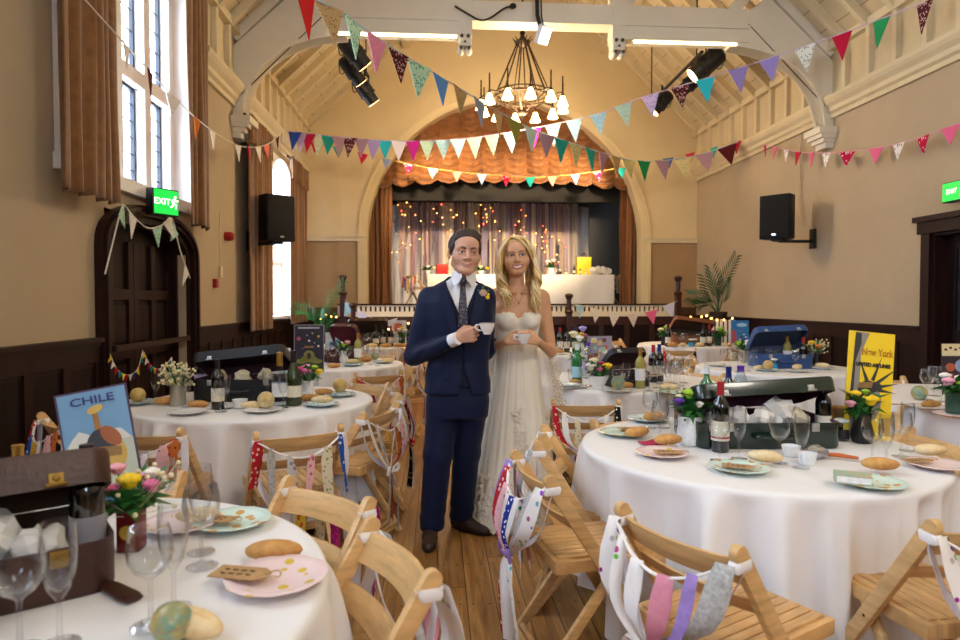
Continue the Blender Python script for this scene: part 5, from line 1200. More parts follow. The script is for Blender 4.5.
for k,px,py,rz,lb in (('g',637,440,.3,'golden bread roll beside the left edge plate '+N2),('g',668,448,.1,'golden bread roll behind the plate before the jug'),('p',765,466,-.5,'pale bread roll beside the middle front plate '+N2),('g',880,474,-.3,'golden bread roll on the plate with the teal book'),('p',930,459,-.1,'long pale bread roll on the right edge plate'),('g',655,424,.0,'small bread roll at the far left back of the near right table')): item('roll_'+k,px,py,lb,rz=rz,dz=.016,sc=.98)
for px,py,rz,lb in ((668,457,-.2,'brown name tag on the pink plate before the jug'),(738,472,-.4,'brown name tag on the middle front mint plate'),(918,466,.1,'brown name tag on the right edge plate'),(630,433,.2,'brown name tag on the left edge green plate')): item('tag',px,py,lb,rz=rz,dz=.02,sc=1.3)
p=onz(853,482,Z0+.02); r=thing('small_book','little teal covered book lying on the mint floral plate','book',(p.x,p.y,Z0+.021),-.5)
B=MB(); B.bb(-.055,.055,-.038,.038,0,.003); B.bb(-.055,.055,-.038,.038,.025,.028); B.bb(-.058,-.053,-.038,.038,0,.028); part('cover',B,mat('teal_book_cover','#7fb5a5',.6,noise=(20,.3),col2='#c9a878'),r); B=MB(); B.bb(-.052,.05,-.036,.036,.003,.025); part('pages',B,m_labw,r)
p=onz(652,444,Z0); B=MB(); B.box((0,0,.004),(.11,.07,.006),(0,.06,.3)); B.box((.01,.0,.010),(.08,.06,.005),(0,-.1,.5)); single('paper_napkin',B,mat('crimson_napkin','#b02248',.8),'folded crimson napkin beside the left bread roll '+N2,'napkin',(p.x,p.y,Z0),bevel=.002)
p=onz(815,458,Z0); B=MB(); B.sph((0,0,.025),(.055,.04,.03),14,9,jit=.12,rn=random.Random(4)); B.v=[(a,b_,max(c,0)) for a,b_,c in B.v]; single('foil_parcel',B,mat('crumpled_foil','#c8c8cc',.25,metal=.9),'crumpled foil parcel right of the ramekins','foil',(p.x,p.y,Z0),ang=15)
p=onz(839,459,Z0); r=thing('table_knife','knife with an orange handle leaning on the foil parcel','knife',(p.x,p.y,Z0+.012),2.55); B=MB(); B.tube([(-.07,0,.0),(0,0,.004),(.06,0,.002)],[.006,.009,.007],8); part('handle',B,mat('orange_handle','#c9601c',.4),r); B=MB(); B.bb(.06,.16,-.001,.001,-.008,.010); part('blade',B,m_steel,r)
flowers('yellow and pink posy in a dark vase beside the yellow poster',862,442,'dark',[(.01,-.03,.165,.034,'yellow'),(-.03,0,.185,.024,'yellow'),(.05,.01,.16,.026,'orange'),(-.055,-.01,.15,.022,'rose'),(.03,.03,.19,.018,'lime')],.09,20,7)
p=onz(846,436,Z0); B=MB(); B.lathe([(.03,0),(.045,.06),(.06,.13),(.066,.135),(.05,.08),(0,.03)],seg=9,wob=lambda a,z:.12*math.cos(5*a)); single('kraft_wrap',B,m_kraft,'brown kraft paper cone behind the yellow posy','paper',(p.x,p.y+.03,Z0),ang=20)
# bottles behind the green suitcase
item('b_water',740,432,'clear water bottle with a purple cap behind the green suitcase',Y=3.34); item('b_blue',728,433,'navy capped bottle behind the green suitcase',Y=3.32); item('b_green',706,432,'green water bottle behind the left end of the green suitcase',Y=3.36)
# yellow poster
r,b,w,h,y=poster('yellow New York poster with a dark grey figure, behind the near right table flowers',866,441,-.08,.215,.50,pmat('yellow','#f0cc1c'),.10,roll=.10)
b['label']='yellow printed board'
gm=pmat('charcoal','#33302e'); gm2=pmat('stone_grey','#8c857c')
flat('printed_column',[(-.080,.0),(-.035,.02),(-.048,.25),(-.048,.40),(-.012,.495),(-.072,.498),(-.078,.42),(-.092,.2)],gm2,b,y); flat('printed_shadow',[(-.092,.10),(-.076,.12),(-.072,.36),(-.05,.44),(-.05,.49),(-.078,.495),(-.082,.40)],gm,b,y-.0006)
flat('printed_head',ell(.012,.17,.045,.085),gm2,b,y-.0006); flat('printed_hair',[(-.045,.06),(-.01,.11),(-.02,.20),(.06,.235),(.05,.262),(-.02,.275),(-.055,.24)],gm,b,y-.0012)
for (a0,l) in ((1.95,.10),(1.25,.12),(.7,.13),(.25,.10),(-.1,.085)):
    c=Vector((.0,.235)); d=Vector((math.cos(a0),math.sin(a0))); n_=Vector((-d.y,d.x)); q=c+d*.04; flat('printed_ray',[tuple(q+n_*.009),tuple(q-n_*.009),tuple(q+d*l)],gm,b,y-.0006)
flat('printed_sand',[(.05,.02),(.106,.02),(.106,.11),(.06,.10)],pmat('sand','#c09a4a'),b,y)
text('New York',.046,pmat('dull_gold','#b98412'),b,(.026,y-.004,.405),(PI/2,0,0),sx=.74,bold=.0012); text('UNITED AIR LINES',.0235,pmat('black','#161412'),b,(.010,y-.004,.345),(PI/2,0,0),sx=.84,bold=.0012)
# ================================================================ NEAR LEFT TABLE
N1='on the near left table'
m_brn=mat('brown_leather','#3a1c12',.45,noise=(20,.25),bump=(80,.2)); m_brl=mat('brown_lining','#4a3426',.85)
p=onz(128,585,Z0); suitcase('brown leather suitcase with brass latches, open '+N1,-1.05,1.47,.6,.56,.34,.115,.08,22,m_brn,m_brl,m_brass)
SX,SY=-1.05,1.47; ca,sa=math.cos(.6),math.sin(.6)
def loc1(a,b_,c): return (SX+a*ca-b_*sa,SY+a*sa+b_*ca,Z0+c)
for i,(a,b_,c,rr,lb) in enumerate(((.05,-.06,.13,.062,'large white tissue ball in the brown suitcase'),(.14,-.12,.11,.05,'white tissue at the front right of the brown suitcase'),(-.03,-.12,.10,.055,'tissue at the front middle of the brown suitcase'),(-.13,-.06,.12,.06,'tissue at the far left of the brown suitcase'))): tissue(lb,loc1(a,b_,c),rr,i+11,m_tis)
x,y,z=loc1(.235,-.06,.012); stamp('b_grey','bottle',(x,y,z),1.0,'dark bottle with grey label standing in the brown suitcase','bottle',GR['b'])
item('b_clear',19,505,'gold capped clear bottle behind the brown suitcase',Y=1.83,sc=.8)
flowers('yellow and pink posy in a red tin before the blue mountain poster',132,549,'tin',[(.0,-.01,.19,.036,'yellow'),(-.045,-.02,.17,.026,'pink'),(.055,.0,.175,.028,'pink'),(-.05,.03,.215,.026,'rose'),(.04,.04,.20,.024,'white'),(.02,.05,.19,.022,'rose')],.12,26,9,gyp=30,sc=.95)
for k,px,py,lb in (('wine_glass',161,530,'wine glass behind the posy in the red tin'),('champagne_flute',201,553,'champagne flute behind the mint floral plate '+N1),('wine_glass',202,567,'wine glass standing before the mint floral plate '+N1),('champagne_flute',174,609,'champagne flute between two wine glasses '+N1),('wine_glass',151,627,'wine glass nearest the middle front of the near left table')): item(k,px,py,lb,sc=1.08)
p=onz(66,640,Z0); stamp('champagne_flute','champagne_flute',(p.x,p.y-.02,Z0),0,'champagne flute standing before the brown suitcase','glass',GR['champagne_flute'],1.12)
p=onz(20,652,Z0); stamp('wine_glass','wine_glass',(p.x,p.y,Z0),0,'wine glass in the bottom left corner '+N1,'glass',GR['wine_glass'],1.1)
item('plate_mint',232,525,'mint floral plate at the back of the near left table'); item('plate_pink',182,527,'plate with bread behind the tall flute '+N1); item('plate_pink',277,583,'pink floral plate with a bread roll '+N1,sc=1.05)
item('roll_g',274,560,'golden bread roll beyond the pink floral plate '+N1,rz=.0,dz=.0,sc=1.05); item('roll_p',198,527,'bread roll seen through the glasses '+N1,rz=.2,dz=.016,sc=.9); item('roll_p',193,636,'bread roll behind the globe ball at the bottom edge',rz=-.5,sc=1.1)
item('tag',242,584,'brown name tag on the pink floral plate '+N1,rz=-.25,dz=.022,sc=1.5); item('tag',218,527,'brown name tag on the mint plate '+N1,rz=-.3,dz=.022,sc=1.2)
p=onz(172,642,Z0); stamp('globe_teal','globe_ball',(p.x,p.y,Z0),.5,'little globe ball at the bottom edge '+N1,'globe ball',GR['globe'],.95)
p=onz(10,612,Z0); stamp('jar_blue','jam_jar',(p.x-.01,p.y+.02,Z0),0,'jar with a blue label in front of the brown suitcase','jar',GR['jar'],.85); p=onz(38,600,Z0); stamp('jar_plain','jam_jar',(p.x,p.y,Z0),0,'plain jar with a paper lid before the brown suitcase','jar',GR['jar'],.95)
p=onz(128,592,Z0); B=MB(); B.tube([(-.09,.0,.012),(-.03,0,.012),(.05,-.01,.010),(.075,-.014,.010)],[.018,.02,.024,.02],10,flat=.35); single('luggage_strap',B,m_brn,'brown leather strap lying on the cloth right of the brown suitcase','strap',(p.x-.02,p.y,Z0-.004),-.55)
x,y,z=loc1(-.02,-.2,.2); B=MB(); q=onz(12,500,1.0)
r,b,w,h,yy=poster('blue CHILE poster with white mountains, left behind the brown suitcase',111,512,.30,.20,.37,mat('purple_grey_edge','#54405f',.6),.18,roll=-.17)
ix=w/2-.006
flat('printed_sky',[(-ix,.006),(ix,.006),(ix,h-.006),(-ix,h-.006)],mat('print_sky_blue','#79a8d0',.5,noise=(3,.1)),b,yy); flat('printed_haze',[(-ix,.05),(ix,.05),(ix,.20),(-ix,.20)],pmat('pale_haze','#c9d0c0'),b,yy-.0006); flat('printed_sea',[(-ix,.006),(ix,.006),(ix,.05),(-ix,.05)],pmat('sea_blue','#2a6a92'),b,yy-.0006)
flat('printed_mountain',[(-.095,.19),(-.07,.225),(-.05,.245),(-.03,.235),(-.005,.215),(.02,.19)],pmat('snow','#e4e4dc'),b,yy-.0012); flat('printed_mountain',[(.02,.195),(.05,.235),(.065,.232),(.09,.20)],pmat('snow','#e4e4dc'),b,yy-.0012)
flat('printed_oval',ell(.028,.15,.042,.055,24,-.35),pmat('ochre_oval','#d8b45e'),b,yy-.0018); flat('printed_crown',ell(.005,.195,.04,.05,20,-.3),pmat('slate','#3c3f48'),b,yy-.0024); flat('printed_patch',ell(-.025,.165,.024,.03),pmat('poppy','#cc4a2c'),b,yy-.003); flat('printed_patch',ell(.035,.215,.022,.038,20,.6),pmat('rust','#a8623a'),b,yy-.003)
flat('printed_stalk',[(-.005,.24),(.012,.24),(.008,.29),(-.006,.30)],pmat('tan_stalk','#b07a3a'),b,yy-.0024); flat('printed_stalk',ell(.004,.305,.024,.012,16,.3),pmat('straw','#d8b860'),b,yy-.003)
text('CHILE',.034,pmat('deep_violet','#38407e'),b,(0,yy-.003,.335),(PI/2,0,0),sx=1.35,bold=.0006)
# ================================================================ BLACK SUITCASE TABLE
N3='on the black suitcase table'
m_blk=mat('black_leathercloth','#12141a',.5,noise=(30,.2),bump=(120,.2)); m_blin=mat('plum_lining','#4a2a34',.85)
pl_,pr_=onz(194,402,Z0),onz(284,402,Z0); p=(pl_+pr_)/2
suitcase('black suitcase with plum lining, open beside the arched door',p.x,p.y+.17,-.03,.60,.34,.145,.07,24,m_blk,m_blin,m_steel,roll=-.10)
bx,by=p.x,p.y+.17
for i,(a,b_,c,lb) in enumerate(((-.16,-.05,.15,'cream tissue at the left of the black suitcase'),(.0,-.08,.15,'cream tissue in the middle of the black suitcase'),(.14,-.06,.16,'cream tissue at the right of the black suitcase'))): tissue(lb,(bx+a,by+b_,Z0+c),.05,i+31,m_tis2)
for k,px,py,lb,s in (('b_dark',218,409,'dark wine bottle with white label before the black suitcase',1),('b_champ',294,405,'dark green champagne bottle right of the black suitcase',1.1),('b_clear',280,406,'gold topped clear wine bottle at the right of the black suitcase',1.05)): item(k,px,py,lb,sc=s)
item('b_water',201,384,'round clear water bottle with a purple cap behind the black suitcase',Y=4.68,sc=.95); item('b_clear',238,383,'bottle with a pale cap peeping over the black suitcase lid',Y=4.9,sc=.85); item('b_green',289,384,'green bottle with a white cap beside the dark starry poster',Y=4.9)
for k,px,py,lb in (('champagne_flute',156,404,'champagne flute at the left of the gypsophila '+N3),('wine_glass',163,398,'wine glass behind the left flute '+N3),('champagne_flute',187,407,'champagne flute right of the gypsophila '+N3),('wine_glass',221,412,'wine glass before the dark white labelled bottle '+N3),('champagne_flute',226,409,'champagne flute before the black suitcase front '+N3),('wine_glass',268,402,'wine glass right of the black suitcase handle '+N3),('champagne_flute',283,408,'champagne flute before the gold topped bottle '+N3),('wine_glass',313,399,'wine glass beside the pink flowers '+N3),('champagne_flute',306,402,'champagne flute beside the pink flowers '+N3)): item(k,px,py,lb)
for k,px,py,lb in (('blue',138,404,'plate with an ochre globe at the left '+N3),('white',188,414,'plate at the near front '+N3),('white',263,412,'plate with an ivory globe '+N3),('blue',340,396,'plate with a globe at the right edge '+N3),('blue',322,406,'plate with a napkin at the right front '+N3)): item('plate_'+k,px,py,lb)
item('globe_ochre',138,404,'ochre globe ball on the left plate '+N3,dz=.012,sc=1.15); item('globe_ivory',266,410,'ivory globe ball on the front plate '+N3,dz=.012,sc=1.25); item('globe_ochre',340,394,'green and gold globe ball at the right edge '+N3,dz=.012,sc=1.25)
for k,px,py,rz,lb in (('g',166,405,.2,'bread roll left of the gypsophila'),('g',198,409,-.1,'long golden bread roll before the black suitcase'),('p',252,410,.1,'pale bread roll before the black suitcase'),('g',323,396,.2,'golden bread roll right of the pink flowers'),('g',309,402,-.1,'golden bread roll in front of the pink flowers'),('p',322,404,.2,'flat bread on the right front plate '+N3)): item('roll_'+k,px,py,lb,rz=rz,dz=.006)
item('ramekin',240,408,'cream ramekin before the black suitcase',sc=1.2)
flowers('cream gypsophila in a silvery tin left of the black suitcase',178,405,'silver',[(0,0,.17,.02,'cream'),(-.04,0,.16,.018,'cream'),(.045,.01,.16,.018,'cream')],.085,8,21,gyp=90)
flowers('pink and yellow flowers in a white vase right of the black suitcase',308,400,'white',[(-.04,-.02,.165,.036,'magenta'),(.0,-.04,.16,.03,'pink'),(.06,.0,.155,.026,'yellow'),(.03,.03,.175,.024,'lime'),(-.01,.03,.18,.024,'rose')],.09,16,23)
# ================================================================ MAROON SUITCASE TABLE
N4='on the maroon suitcase table'
m_mar=mat('maroon_leather','#4a1420',.35,noise=(20,.2),coat=.3); m_marl=mat('wine_red_lining','#6a2636',.7)
pl_,pr_=onz(322,363,Z0),onz(345,363,Z0); p=(pl_+pr_)/2; suitcase('maroon suitcase with its lid propped high, behind the dark starry poster',p.x+.05,p.y+.18,-.5,.36,.30,.12,.06,60,m_mar,m_marl,m_steel,roll=.0)
r,b,w,h,yy=poster('dark starry poster with a green domed shape, standing between two tables',309,372,.03,.275,.44,pmat('frame_grey','#8d8694'),.08)
flat('printed_night',[(-.130,.008),(.130,.008),(.130,.432),(-.130,.432)],pmat('night','#1f1c30'),b,yy); flat('printed_ground',[(-.13,.008),(.13,.008),(.13,.10),(-.13,.12)],pmat('dark_green','#26301e'),b,yy-.0006)
for (cx_,cz_,rx,rz_) in ((0,.12,.075,.03),(0,.155,.05,.045),(-.07,.10,.05,.022),(.07,.10,.05,.022)): flat('printed_dome',ell(cx_,cz_,rx,rz_),pmat('moss','#8a8a3e'),b,yy-.0012)
flat('printed_dome',ell(0,.15,.018,.03),pmat('night','#1f1c30'),b,yy-.002)
for (cx_,cz_,rr,c) in ((-.095,.31,.02,'#b04a6a'),(.0,.29,.010,'#e8e4e4'),(.085,.33,.012,'#c8a23c'),(.085,.24,.011,'#d8d4e0'),(.03,.36,.008,'#a8b46a'),(-.06,.22,.006,'#8a7aa0'),(-.02,.34,.005,'#c8c8d8'),(.05,.27,.005,'#c8c8d8')): flat('printed_star',ell(cx_,cz_,rr,rr,10),pmat('star'+c[1:],c),b,yy-.0012)
for i in range(12): flat('printed_stroke',[(-.1+i*.0165,.402),(-.09+i*.0165,.402),(-.09+i*.0165,.418),(-.1+i*.0165,.418)],pmat('pale_stroke','#d5d0d8'),b,yy-.0012)
r,b,w,h,yy=poster('white poster with a blue mark, behind the raised maroon lid',335,358,.1,.21,.31,pmat('poster_white','#d9d6d4'),.08,Y=7.25)
flat('printed_blue',ell(.0,.19,.065,.035,14,.3),pmat('sky','#5aa8d8'),b,yy); flat('printed_line',[(-.08,.2),(-.02,.19),(.05,.13),(.04,.12),(-.03,.175)],pmat('navy_line','#1c2440'),b,yy-.0006)
for k,px,py,lb,s in (('b_white',358,363,'straw coloured wine bottle '+N4,1.05),('b_dark',349,356,'dark bottle behind the maroon lid',1)): item(k,px,py,lb,sc=s)
for k,px,py,lb in (('wine_glass',333,366,'wine glass before the maroon suitcase'),('wine_glass',347,366,'wine glass right of the maroon suitcase'),('champagne_flute',328,364,'champagne flute before the maroon suitcase'),('champagne_flute',366,362,'champagne flute right of the straw coloured bottle '+N4),('wine_glass',352,362,'wine glass left of the straw coloured bottle '+N4)): item(k,px,py,lb)
item('plate_blue',353,366,'plate at the near front '+N4); item('plate_blue',383,363,'plate at the right edge '+N4); item('globe_teal',375,361,'teal globe ball '+N4,sc=1.1,dz=.01); item('roll_g',366,362,'bread roll beside the teal globe ball',dz=.004,rz=.2); item('roll_p',352,365,'flat pale bread on the near front plate '+N4,rz=.1,dz=.016)
flowers('pale flowers in a white vase '+N4,344,352,'white',[(-.03,0,.17,.03,'white'),(.03,0,.18,.03,'rose'),(0,-.03,.16,.025,'lime')],.09,14,31,Y=6.9)
for i,(px,py) in enumerate(((338,360),(361,360),(370,365),(377,366))): k=('wine_glass','champagne_flute')[i%2]; item(k,px,py,('wine glass' if i%2==0 else 'champagne flute')+' in the loose group around the straw coloured bottle, maroon suitcase table')
item('roll_g',334,368,'golden bread roll in front of the maroon suitcase',rz=.3); item('roll_p',388,364,'pale bread roll at the right edge '+N4,rz=.1,dz=.016)
# ================================================================ STAGE FRONT TABLE (left)
N5='on the table before the left of the stage'
m_tanl=mat('tan_leather','#7a4528',.45,noise=(20,.2)); m_dkb=mat('dark_brown_leather','#3a2018',.45,noise=(20,.2))
suitcase('dark brown suitcase '+N5,-1.05,9.85,.1,.6,.36,.13,.06,40,m_dkb,m_brl,m_brass)
r,b,w,h,yy=poster('white card with an orange square '+N5,398,330,.0,.26,.36,pmat('poster_white','#d9d6d4'),.05,Y=10.1); flat('printed_square',[(-.06,.18),(.06,.18),(.06,.31),(-.06,.31)],pmat('orange_red','#d85a34'),b,yy)
for k,px,py,lb in (('b_dark',383,340,'left dark bottle '+N5),('b_red',391,341,'dark bottle with a red top '+N5),('b_champ',376,341,'green champagne bottle '+N5)): item(k,px,py,lb,Y=9.35+.1*(px%3))
for i,(px,k) in enumerate(((366,'wine_glass'),(371,'champagne_flute'),(380,'wine_glass'),(396,'wine_glass'),(401,'champagne_flute'))): stamp(k,k,(ony(px,340,9.3).x,9.3+.12*(i%2),Z0),0,('%s glass counted from the left '+N5)%['first','second','third','fourth','fifth'][i],'glass',GR[k])
for i,(px,k) in enumerate(((372,'p'),(386,'g'),(399,'g'),(406,'g'))): stamp('roll_'+k,'bread_roll',(ony(px,345,9.25).x,9.22,Z0+.002),.3*i,('%s bread roll from the left '+N5)%['first','second','third','fourth'][i],'bread',GR['roll'],1.2)
flowers('white and yellow posy '+N5,402,340,'glass',[(-.03,0,.2,.035,'white'),(.04,0,.19,.03,'white'),(0,-.03,.22,.026,'yellow')],.11,16,41,Y=9.5)
for i,px in enumerate((369,374,378,388,394,404)): k=('wine_glass','champagne_flute')[i%2]; stamp(k,k,(ony(px,340,9.55).x,9.55+.07*(i%2),Z0),0,('wine glass' if i%2==0 else 'champagne flute')+' in the back row of glasses before the left of the stage','glass',GR[k])
# ================================================================ LITTLE BLACK SUITCASE TABLE
N6='on the little black suitcase table'
pl_,pr_=onz(604,388,Z0),onz(633,388,Z0); p=(pl_+pr_)/2
suitcase('little black suitcase, right of the yellow posy and the bride',p.x+.10,p.y+.15,.25,.32,.24,.11,.05,38,m_blk,m_blin,m_steel)
for k,px,py,lb,s in (('b_green',577,385,'bright green bottle with a pale blue label right of the bride',1.05),('b_white',640,388,'straw coloured white wine bottle '+N6,1.0),('b_red',653,382,'dark red topped bottle '+N6,1),('b_blue',659,381,'dark blue capped bottle '+N6,1),('b_water',588,378,'clear bottle with a lilac cap right of the green bottle',1)): item(k,px,py,lb,sc=s)
for k,px,py,lb in (('wine_glass',617,392,'wine glass left of the teal globe '+N6),('champagne_flute',626,391,'champagne flute before the little black suitcase'),('wine_glass',590,386,'wine glass beside the yellow posy '+N6),('champagne_flute',583,388,'champagne flute beside the green bottle '+N6),('wine_glass',666,386,'leftmost wine glass of the right cluster '+N6),('wine_glass',676,388,'rightmost wine glass of the right cluster '+N6),('champagne_flute',671,383,'champagne flute in the right cluster '+N6),('champagne_flute',649,391,'champagne flute before the red topped bottle '+N6),('tumbler',572,380,'tumbler behind the green bottle '+N6)): item(k,px,py,lb)
item('plate_white',567,388,'stacked pale plate at the left edge '+N6); item('plate_blue',567,388,'upper pale plate at the left edge '+N6,dz=.012); item('plate_white',618,392,'plate under the teal globe '+N6); item('plate_mint',672,394,'plate at the right '+N6)
item('globe_teal',618,391,'pale teal globe ball before the little black suitcase',dz=.012,sc=1.25); item('roll_g',625,390,'bread roll beside the pale teal globe',rz=.2,dz=.012); item('roll_p',668,392,'bread roll at the right '+N6,dz=.016); item('roll_g',575,386,'bread crust on the left plates '+N6,dz=.02,sc=.7)
flowers('white and yellow posy in a white bowl '+N6,598,389,'bowl',[(-.045,0,.14,.04,'white'),(.055,-.01,.14,.036,'yellow'),(0,-.035,.125,.026,'pink'),(-.02,.03,.17,.034,'cream'),(.03,.03,.155,.022,'magenta')],.09,16,51,vh=.085)
flowers('tall cream flowers in a clear vase behind the green bottle',576,374,'silver',[(-.02,0,.30,.04,'cream'),(.05,0,.34,.034,'lilac'),(.02,-.03,.27,.036,'white')],.09,14,52,Y=5.65)
r,b,w,h,yy=poster('colourful collage poster in a grey frame, standing behind the yellow posy',600,371,.05,.23,.34,pmat('frame_grey','#8d8694'),.06,Y=5.72)
for i in range(20):
    a,c=rnd.uniform(-.09,.09),rnd.uniform(.02,.31); s=rnd.uniform(.018,.034); flat('printed_patch',[(a-s*.8,c-s*.7),(a+s*.8,c-s*.6),(a+s*.7,c+s*.7),(a-s*.8,c+s*.6)],pmat('collage%d'%(i%7),['#b8503a','#d8c8a0','#e0b83a','#8fb8a8','#6a3a30','#c9a878','#d8d4c0'][i%7]),b,yy-.0006*(1+i*.3))
for i,(px,py) in enumerate(((661,384),(668,390),(674,384),(680,386),(684,383),(657,388))): k=('wine_glass','champagne_flute')[i%2]; item(k,px,py,('wine glass' if i%2==0 else 'champagne flute')+' in the tight cluster of glasses right of the dark blue capped bottle')
# ================================================================ BLUE SUITCASE TABLE
N7='on the blue suitcase table'
m_blu=mat('blue_leathercloth','#2a4a7e',.5,noise=(20,.2)); m_blul=mat('slate_lining','#3a4866',.8)
suitcase('blue suitcase with its lid half open, toward the right wall',3.42,6.18,-.12,.52,.36,.14,.07,38,m_blu,m_blul,m_steel,roll=-.05)
for k,px,py,lb,s in (('b_white',787,366,'white wine bottle with a cream label '+N7,1.05),('b_red',803,368,'red topped bottle '+N7,1),('b_dark',797,358,'dark bottle behind the red topped one '+N7,1),('b_clear',771,354,'clear bottle with a ball stopper behind the blue suitcase',1.1)): item(k,px,py,lb,sc=s,Y=6.55 if k=='b_clear' else None)
for k,px,py,lb in (('wine_glass',754,368,'leftmost wine glass '+N7),('wine_glass',769,368,'wine glass before the blue suitcase'),('wine_glass',778,367,'wine glass left of the white wine bottle '+N7),('wine_glass',795,370,'wine glass between the two bottles '+N7),('champagne_flute',762,365,'champagne flute before the blue suitcase'),('champagne_flute',812,366,'champagne flute at the right '+N7)): item(k,px,py,lb)
item('plate_white',715,366,'white plate at the left edge '+N7); item('plate_blue',768,371,'plate with a globe at the front '+N7); item('plate_white',796,372,'plate at the front right '+N7); item('plate_white',822,369,'plate at the right edge '+N7)
item('globe_ochre',768,371,'orange globe ball on the front plate '+N7,dz=.012,sc=1.15); item('globe_ivory',733,361,'ivory globe ball at the left '+N7,sc=1.15)
item('roll_p',760,370,'pale bread roll left of the orange globe ball'); item('roll_p',797,371,'round pale bread roll on the front right plate '+N7,dz=.014,sc=1.1); item('roll_p',822,369,'pale bread roll on the right edge plate '+N7,dz=.014); item('jar_blue',774,369,'small blue jar before the blue suitcase')
flowers('white and lime posy left of the blue suitcase',744,362,'silver',[(-.05,0,.17,.034,'lime'),(.04,0,.175,.04,'white'),(0,-.03,.155,.034,'white'),(.06,.02,.15,.026,'cream')],.11,20,61)
flowers('dried golden flowers right of the red topped bottle '+N7,816,365,'dark',[(-.04,0,.19,.034,'yellow'),(.05,0,.17,.03,'cream'),(0,-.03,.16,.03,'orange')],.10,16,62,gyp=30)
for i,(px,py) in enumerate(((724,367),(730,370),(738,372),(748,371))): k=('wine_glass','champagne_flute')[i%2]; item(k,px,py,('wine glass' if i%2==0 else 'champagne flute')+' in the row of glasses left of the blue suitcase')
# ================================================================ TAN SUITCASE TABLE
N8='on the tan suitcase table'
suitcase('tan suitcase with its lid slanting down to the right, before the white slatted screen',3.95,9.72,-.1,.62,.38,.14,.07,34,m_tanl,m_brl,m_brass,roll=.12)
r,b,w,h,yy=poster('bright blue poster with a red figure, at the right '+N8,740,344,-.15,.27,.36,pmat('bright_blue','#2478b8'),.06,Y=9.75)
flat('printed_tower',[(-.12,.01),(-.05,.01),(-.06,.2),(-.11,.22)],pmat('coral_red','#c84a3e'),b,yy); flat('printed_cloud',ell(.03,.29,.08,.03),pmat('cloud','#a8d0e8'),b,yy)
for i in range(7): flat('printed_patch',ell(.0+.03*(i%4),.06+.04*(i//3),.018,.012,8),pmat('boat%d'%(i%3),['#e0dcd0','#8a3a3a','#1c2c4a'][i%3]),b,yy-.0006)
r,b,w,h,yy=poster('white card with two orange shapes, at the left '+N8,671,342,.1,.18,.29,pmat('poster_white','#d9d6d4'),.06,Y=9.95); flat('printed_shape',ell(-.035,.17,.022,.05),pmat('orange_red','#d85a34'),b,yy); flat('printed_shape',ell(.035,.17,.022,.05),pmat('orange_red','#d85a34'),b,yy)
for k,px,lb in (('b_dark',668,'dark bottle at the left '+N8),('b_red',709,'red topped bottle '+N8),('b_dark',703,'dark bottle beside the red topped bottle '+N8)): stamp(k,'bottle',(ony(px,345,9.15).x,9.15,Z0),0,lb,'bottle',GR['b'],1.05)
stamp('jar_blue','jam_jar',(ony(691,345,9.1).x,9.1,Z0),0,'small blue labelled jar '+N8,'jar',GR['jar'],1.1); stamp('jar_black','jam_jar',(ony(695,345,9.1).x,9.12,Z0),0,'small black labelled jar '+N8,'jar',GR['jar'],1.1)
for i,px in enumerate((679,685,699,714,722)): k=('wine_glass','champagne_flute')[i%2]; stamp(k,k,(ony(px,345,9.2).x,9.12+.05*i,Z0),0,('%s glass counted from the left '+N8)%['first','second','third','fourth','fifth'][i],'glass',GR[k])
for i,(px,k) in enumerate(((674,'g'),(701,'p'),(684,'p'),(731,'g'))): stamp('roll_'+k,'bread_roll',(ony(px,348,9.0).x,9.05,Z0+.002),.4*i,('%s %s '+N8)%(['leftmost','round pale','flat white','rightmost'][i],'bread roll'),'bread',GR['roll'],1.25)
flowers('white and lime posy beside the white card '+N8,664,345,'dark',[(-.04,0,.19,.045,'cream'),(.03,0,.22,.04,'lime'),(.05,-.02,.17,.035,'white')],.11,16,71,Y=9.4)
flowers('lime and purple flowers in a dark bowl, left of the bright blue poster',718,345,'glass',[(-.07,0,.17,.04,'magenta'),(.03,0,.2,.05,'lime'),(.08,0,.16,.035,'lime')],.14,26,72,Y=9.25)
# ================================================================ BACK MIDDLE TABLE
N9='on the table behind the bride'
for i,(px,k) in enumerate(((560,'b_red'),(567,'b_dark'),(575,'b_blue'))): stamp(k,'bottle',(ony(px,350,8.2).x,8.2,Z0),0,('%s '+N9)%['dark bottle with a red cap','black capped dark bottle','blue capped bottle'][i],'bottle',GR['b'],1.05)
for i,px in enumerate((555,563,571,584,592,612)): k=('wine_glass','champagne_flute')[i%2]; stamp(k,k,(ony(px,352,7.95).x,7.9+.08*(i%3),Z0),0,('%s glass counted from the left '+N9)%['first','second','third','fourth','fifth','sixth'][i],'glass',GR[k])
flowers('white and pink posy '+N9,581,352,'white',[(-.04,0,.17,.04,'white'),(.04,0,.18,.035,'pink'),(0,-.03,.2,.03,'yellow')],.1,14,81,Y=8.1)
for i,px in enumerate((560,588,618)): stamp('plate_white','side_plate',(ony(px,355,7.8).x,7.85,Z0),0,('%s white plate '+N9)%['left','middle','right'][i],'plate',GR['plate']); stamp('roll_g','bread_roll',(ony(px,355,7.8).x,7.85,Z0+.015),i,('bread roll on the %s white plate '+N9)%['left','middle','right'][i],'bread',GR['roll'])
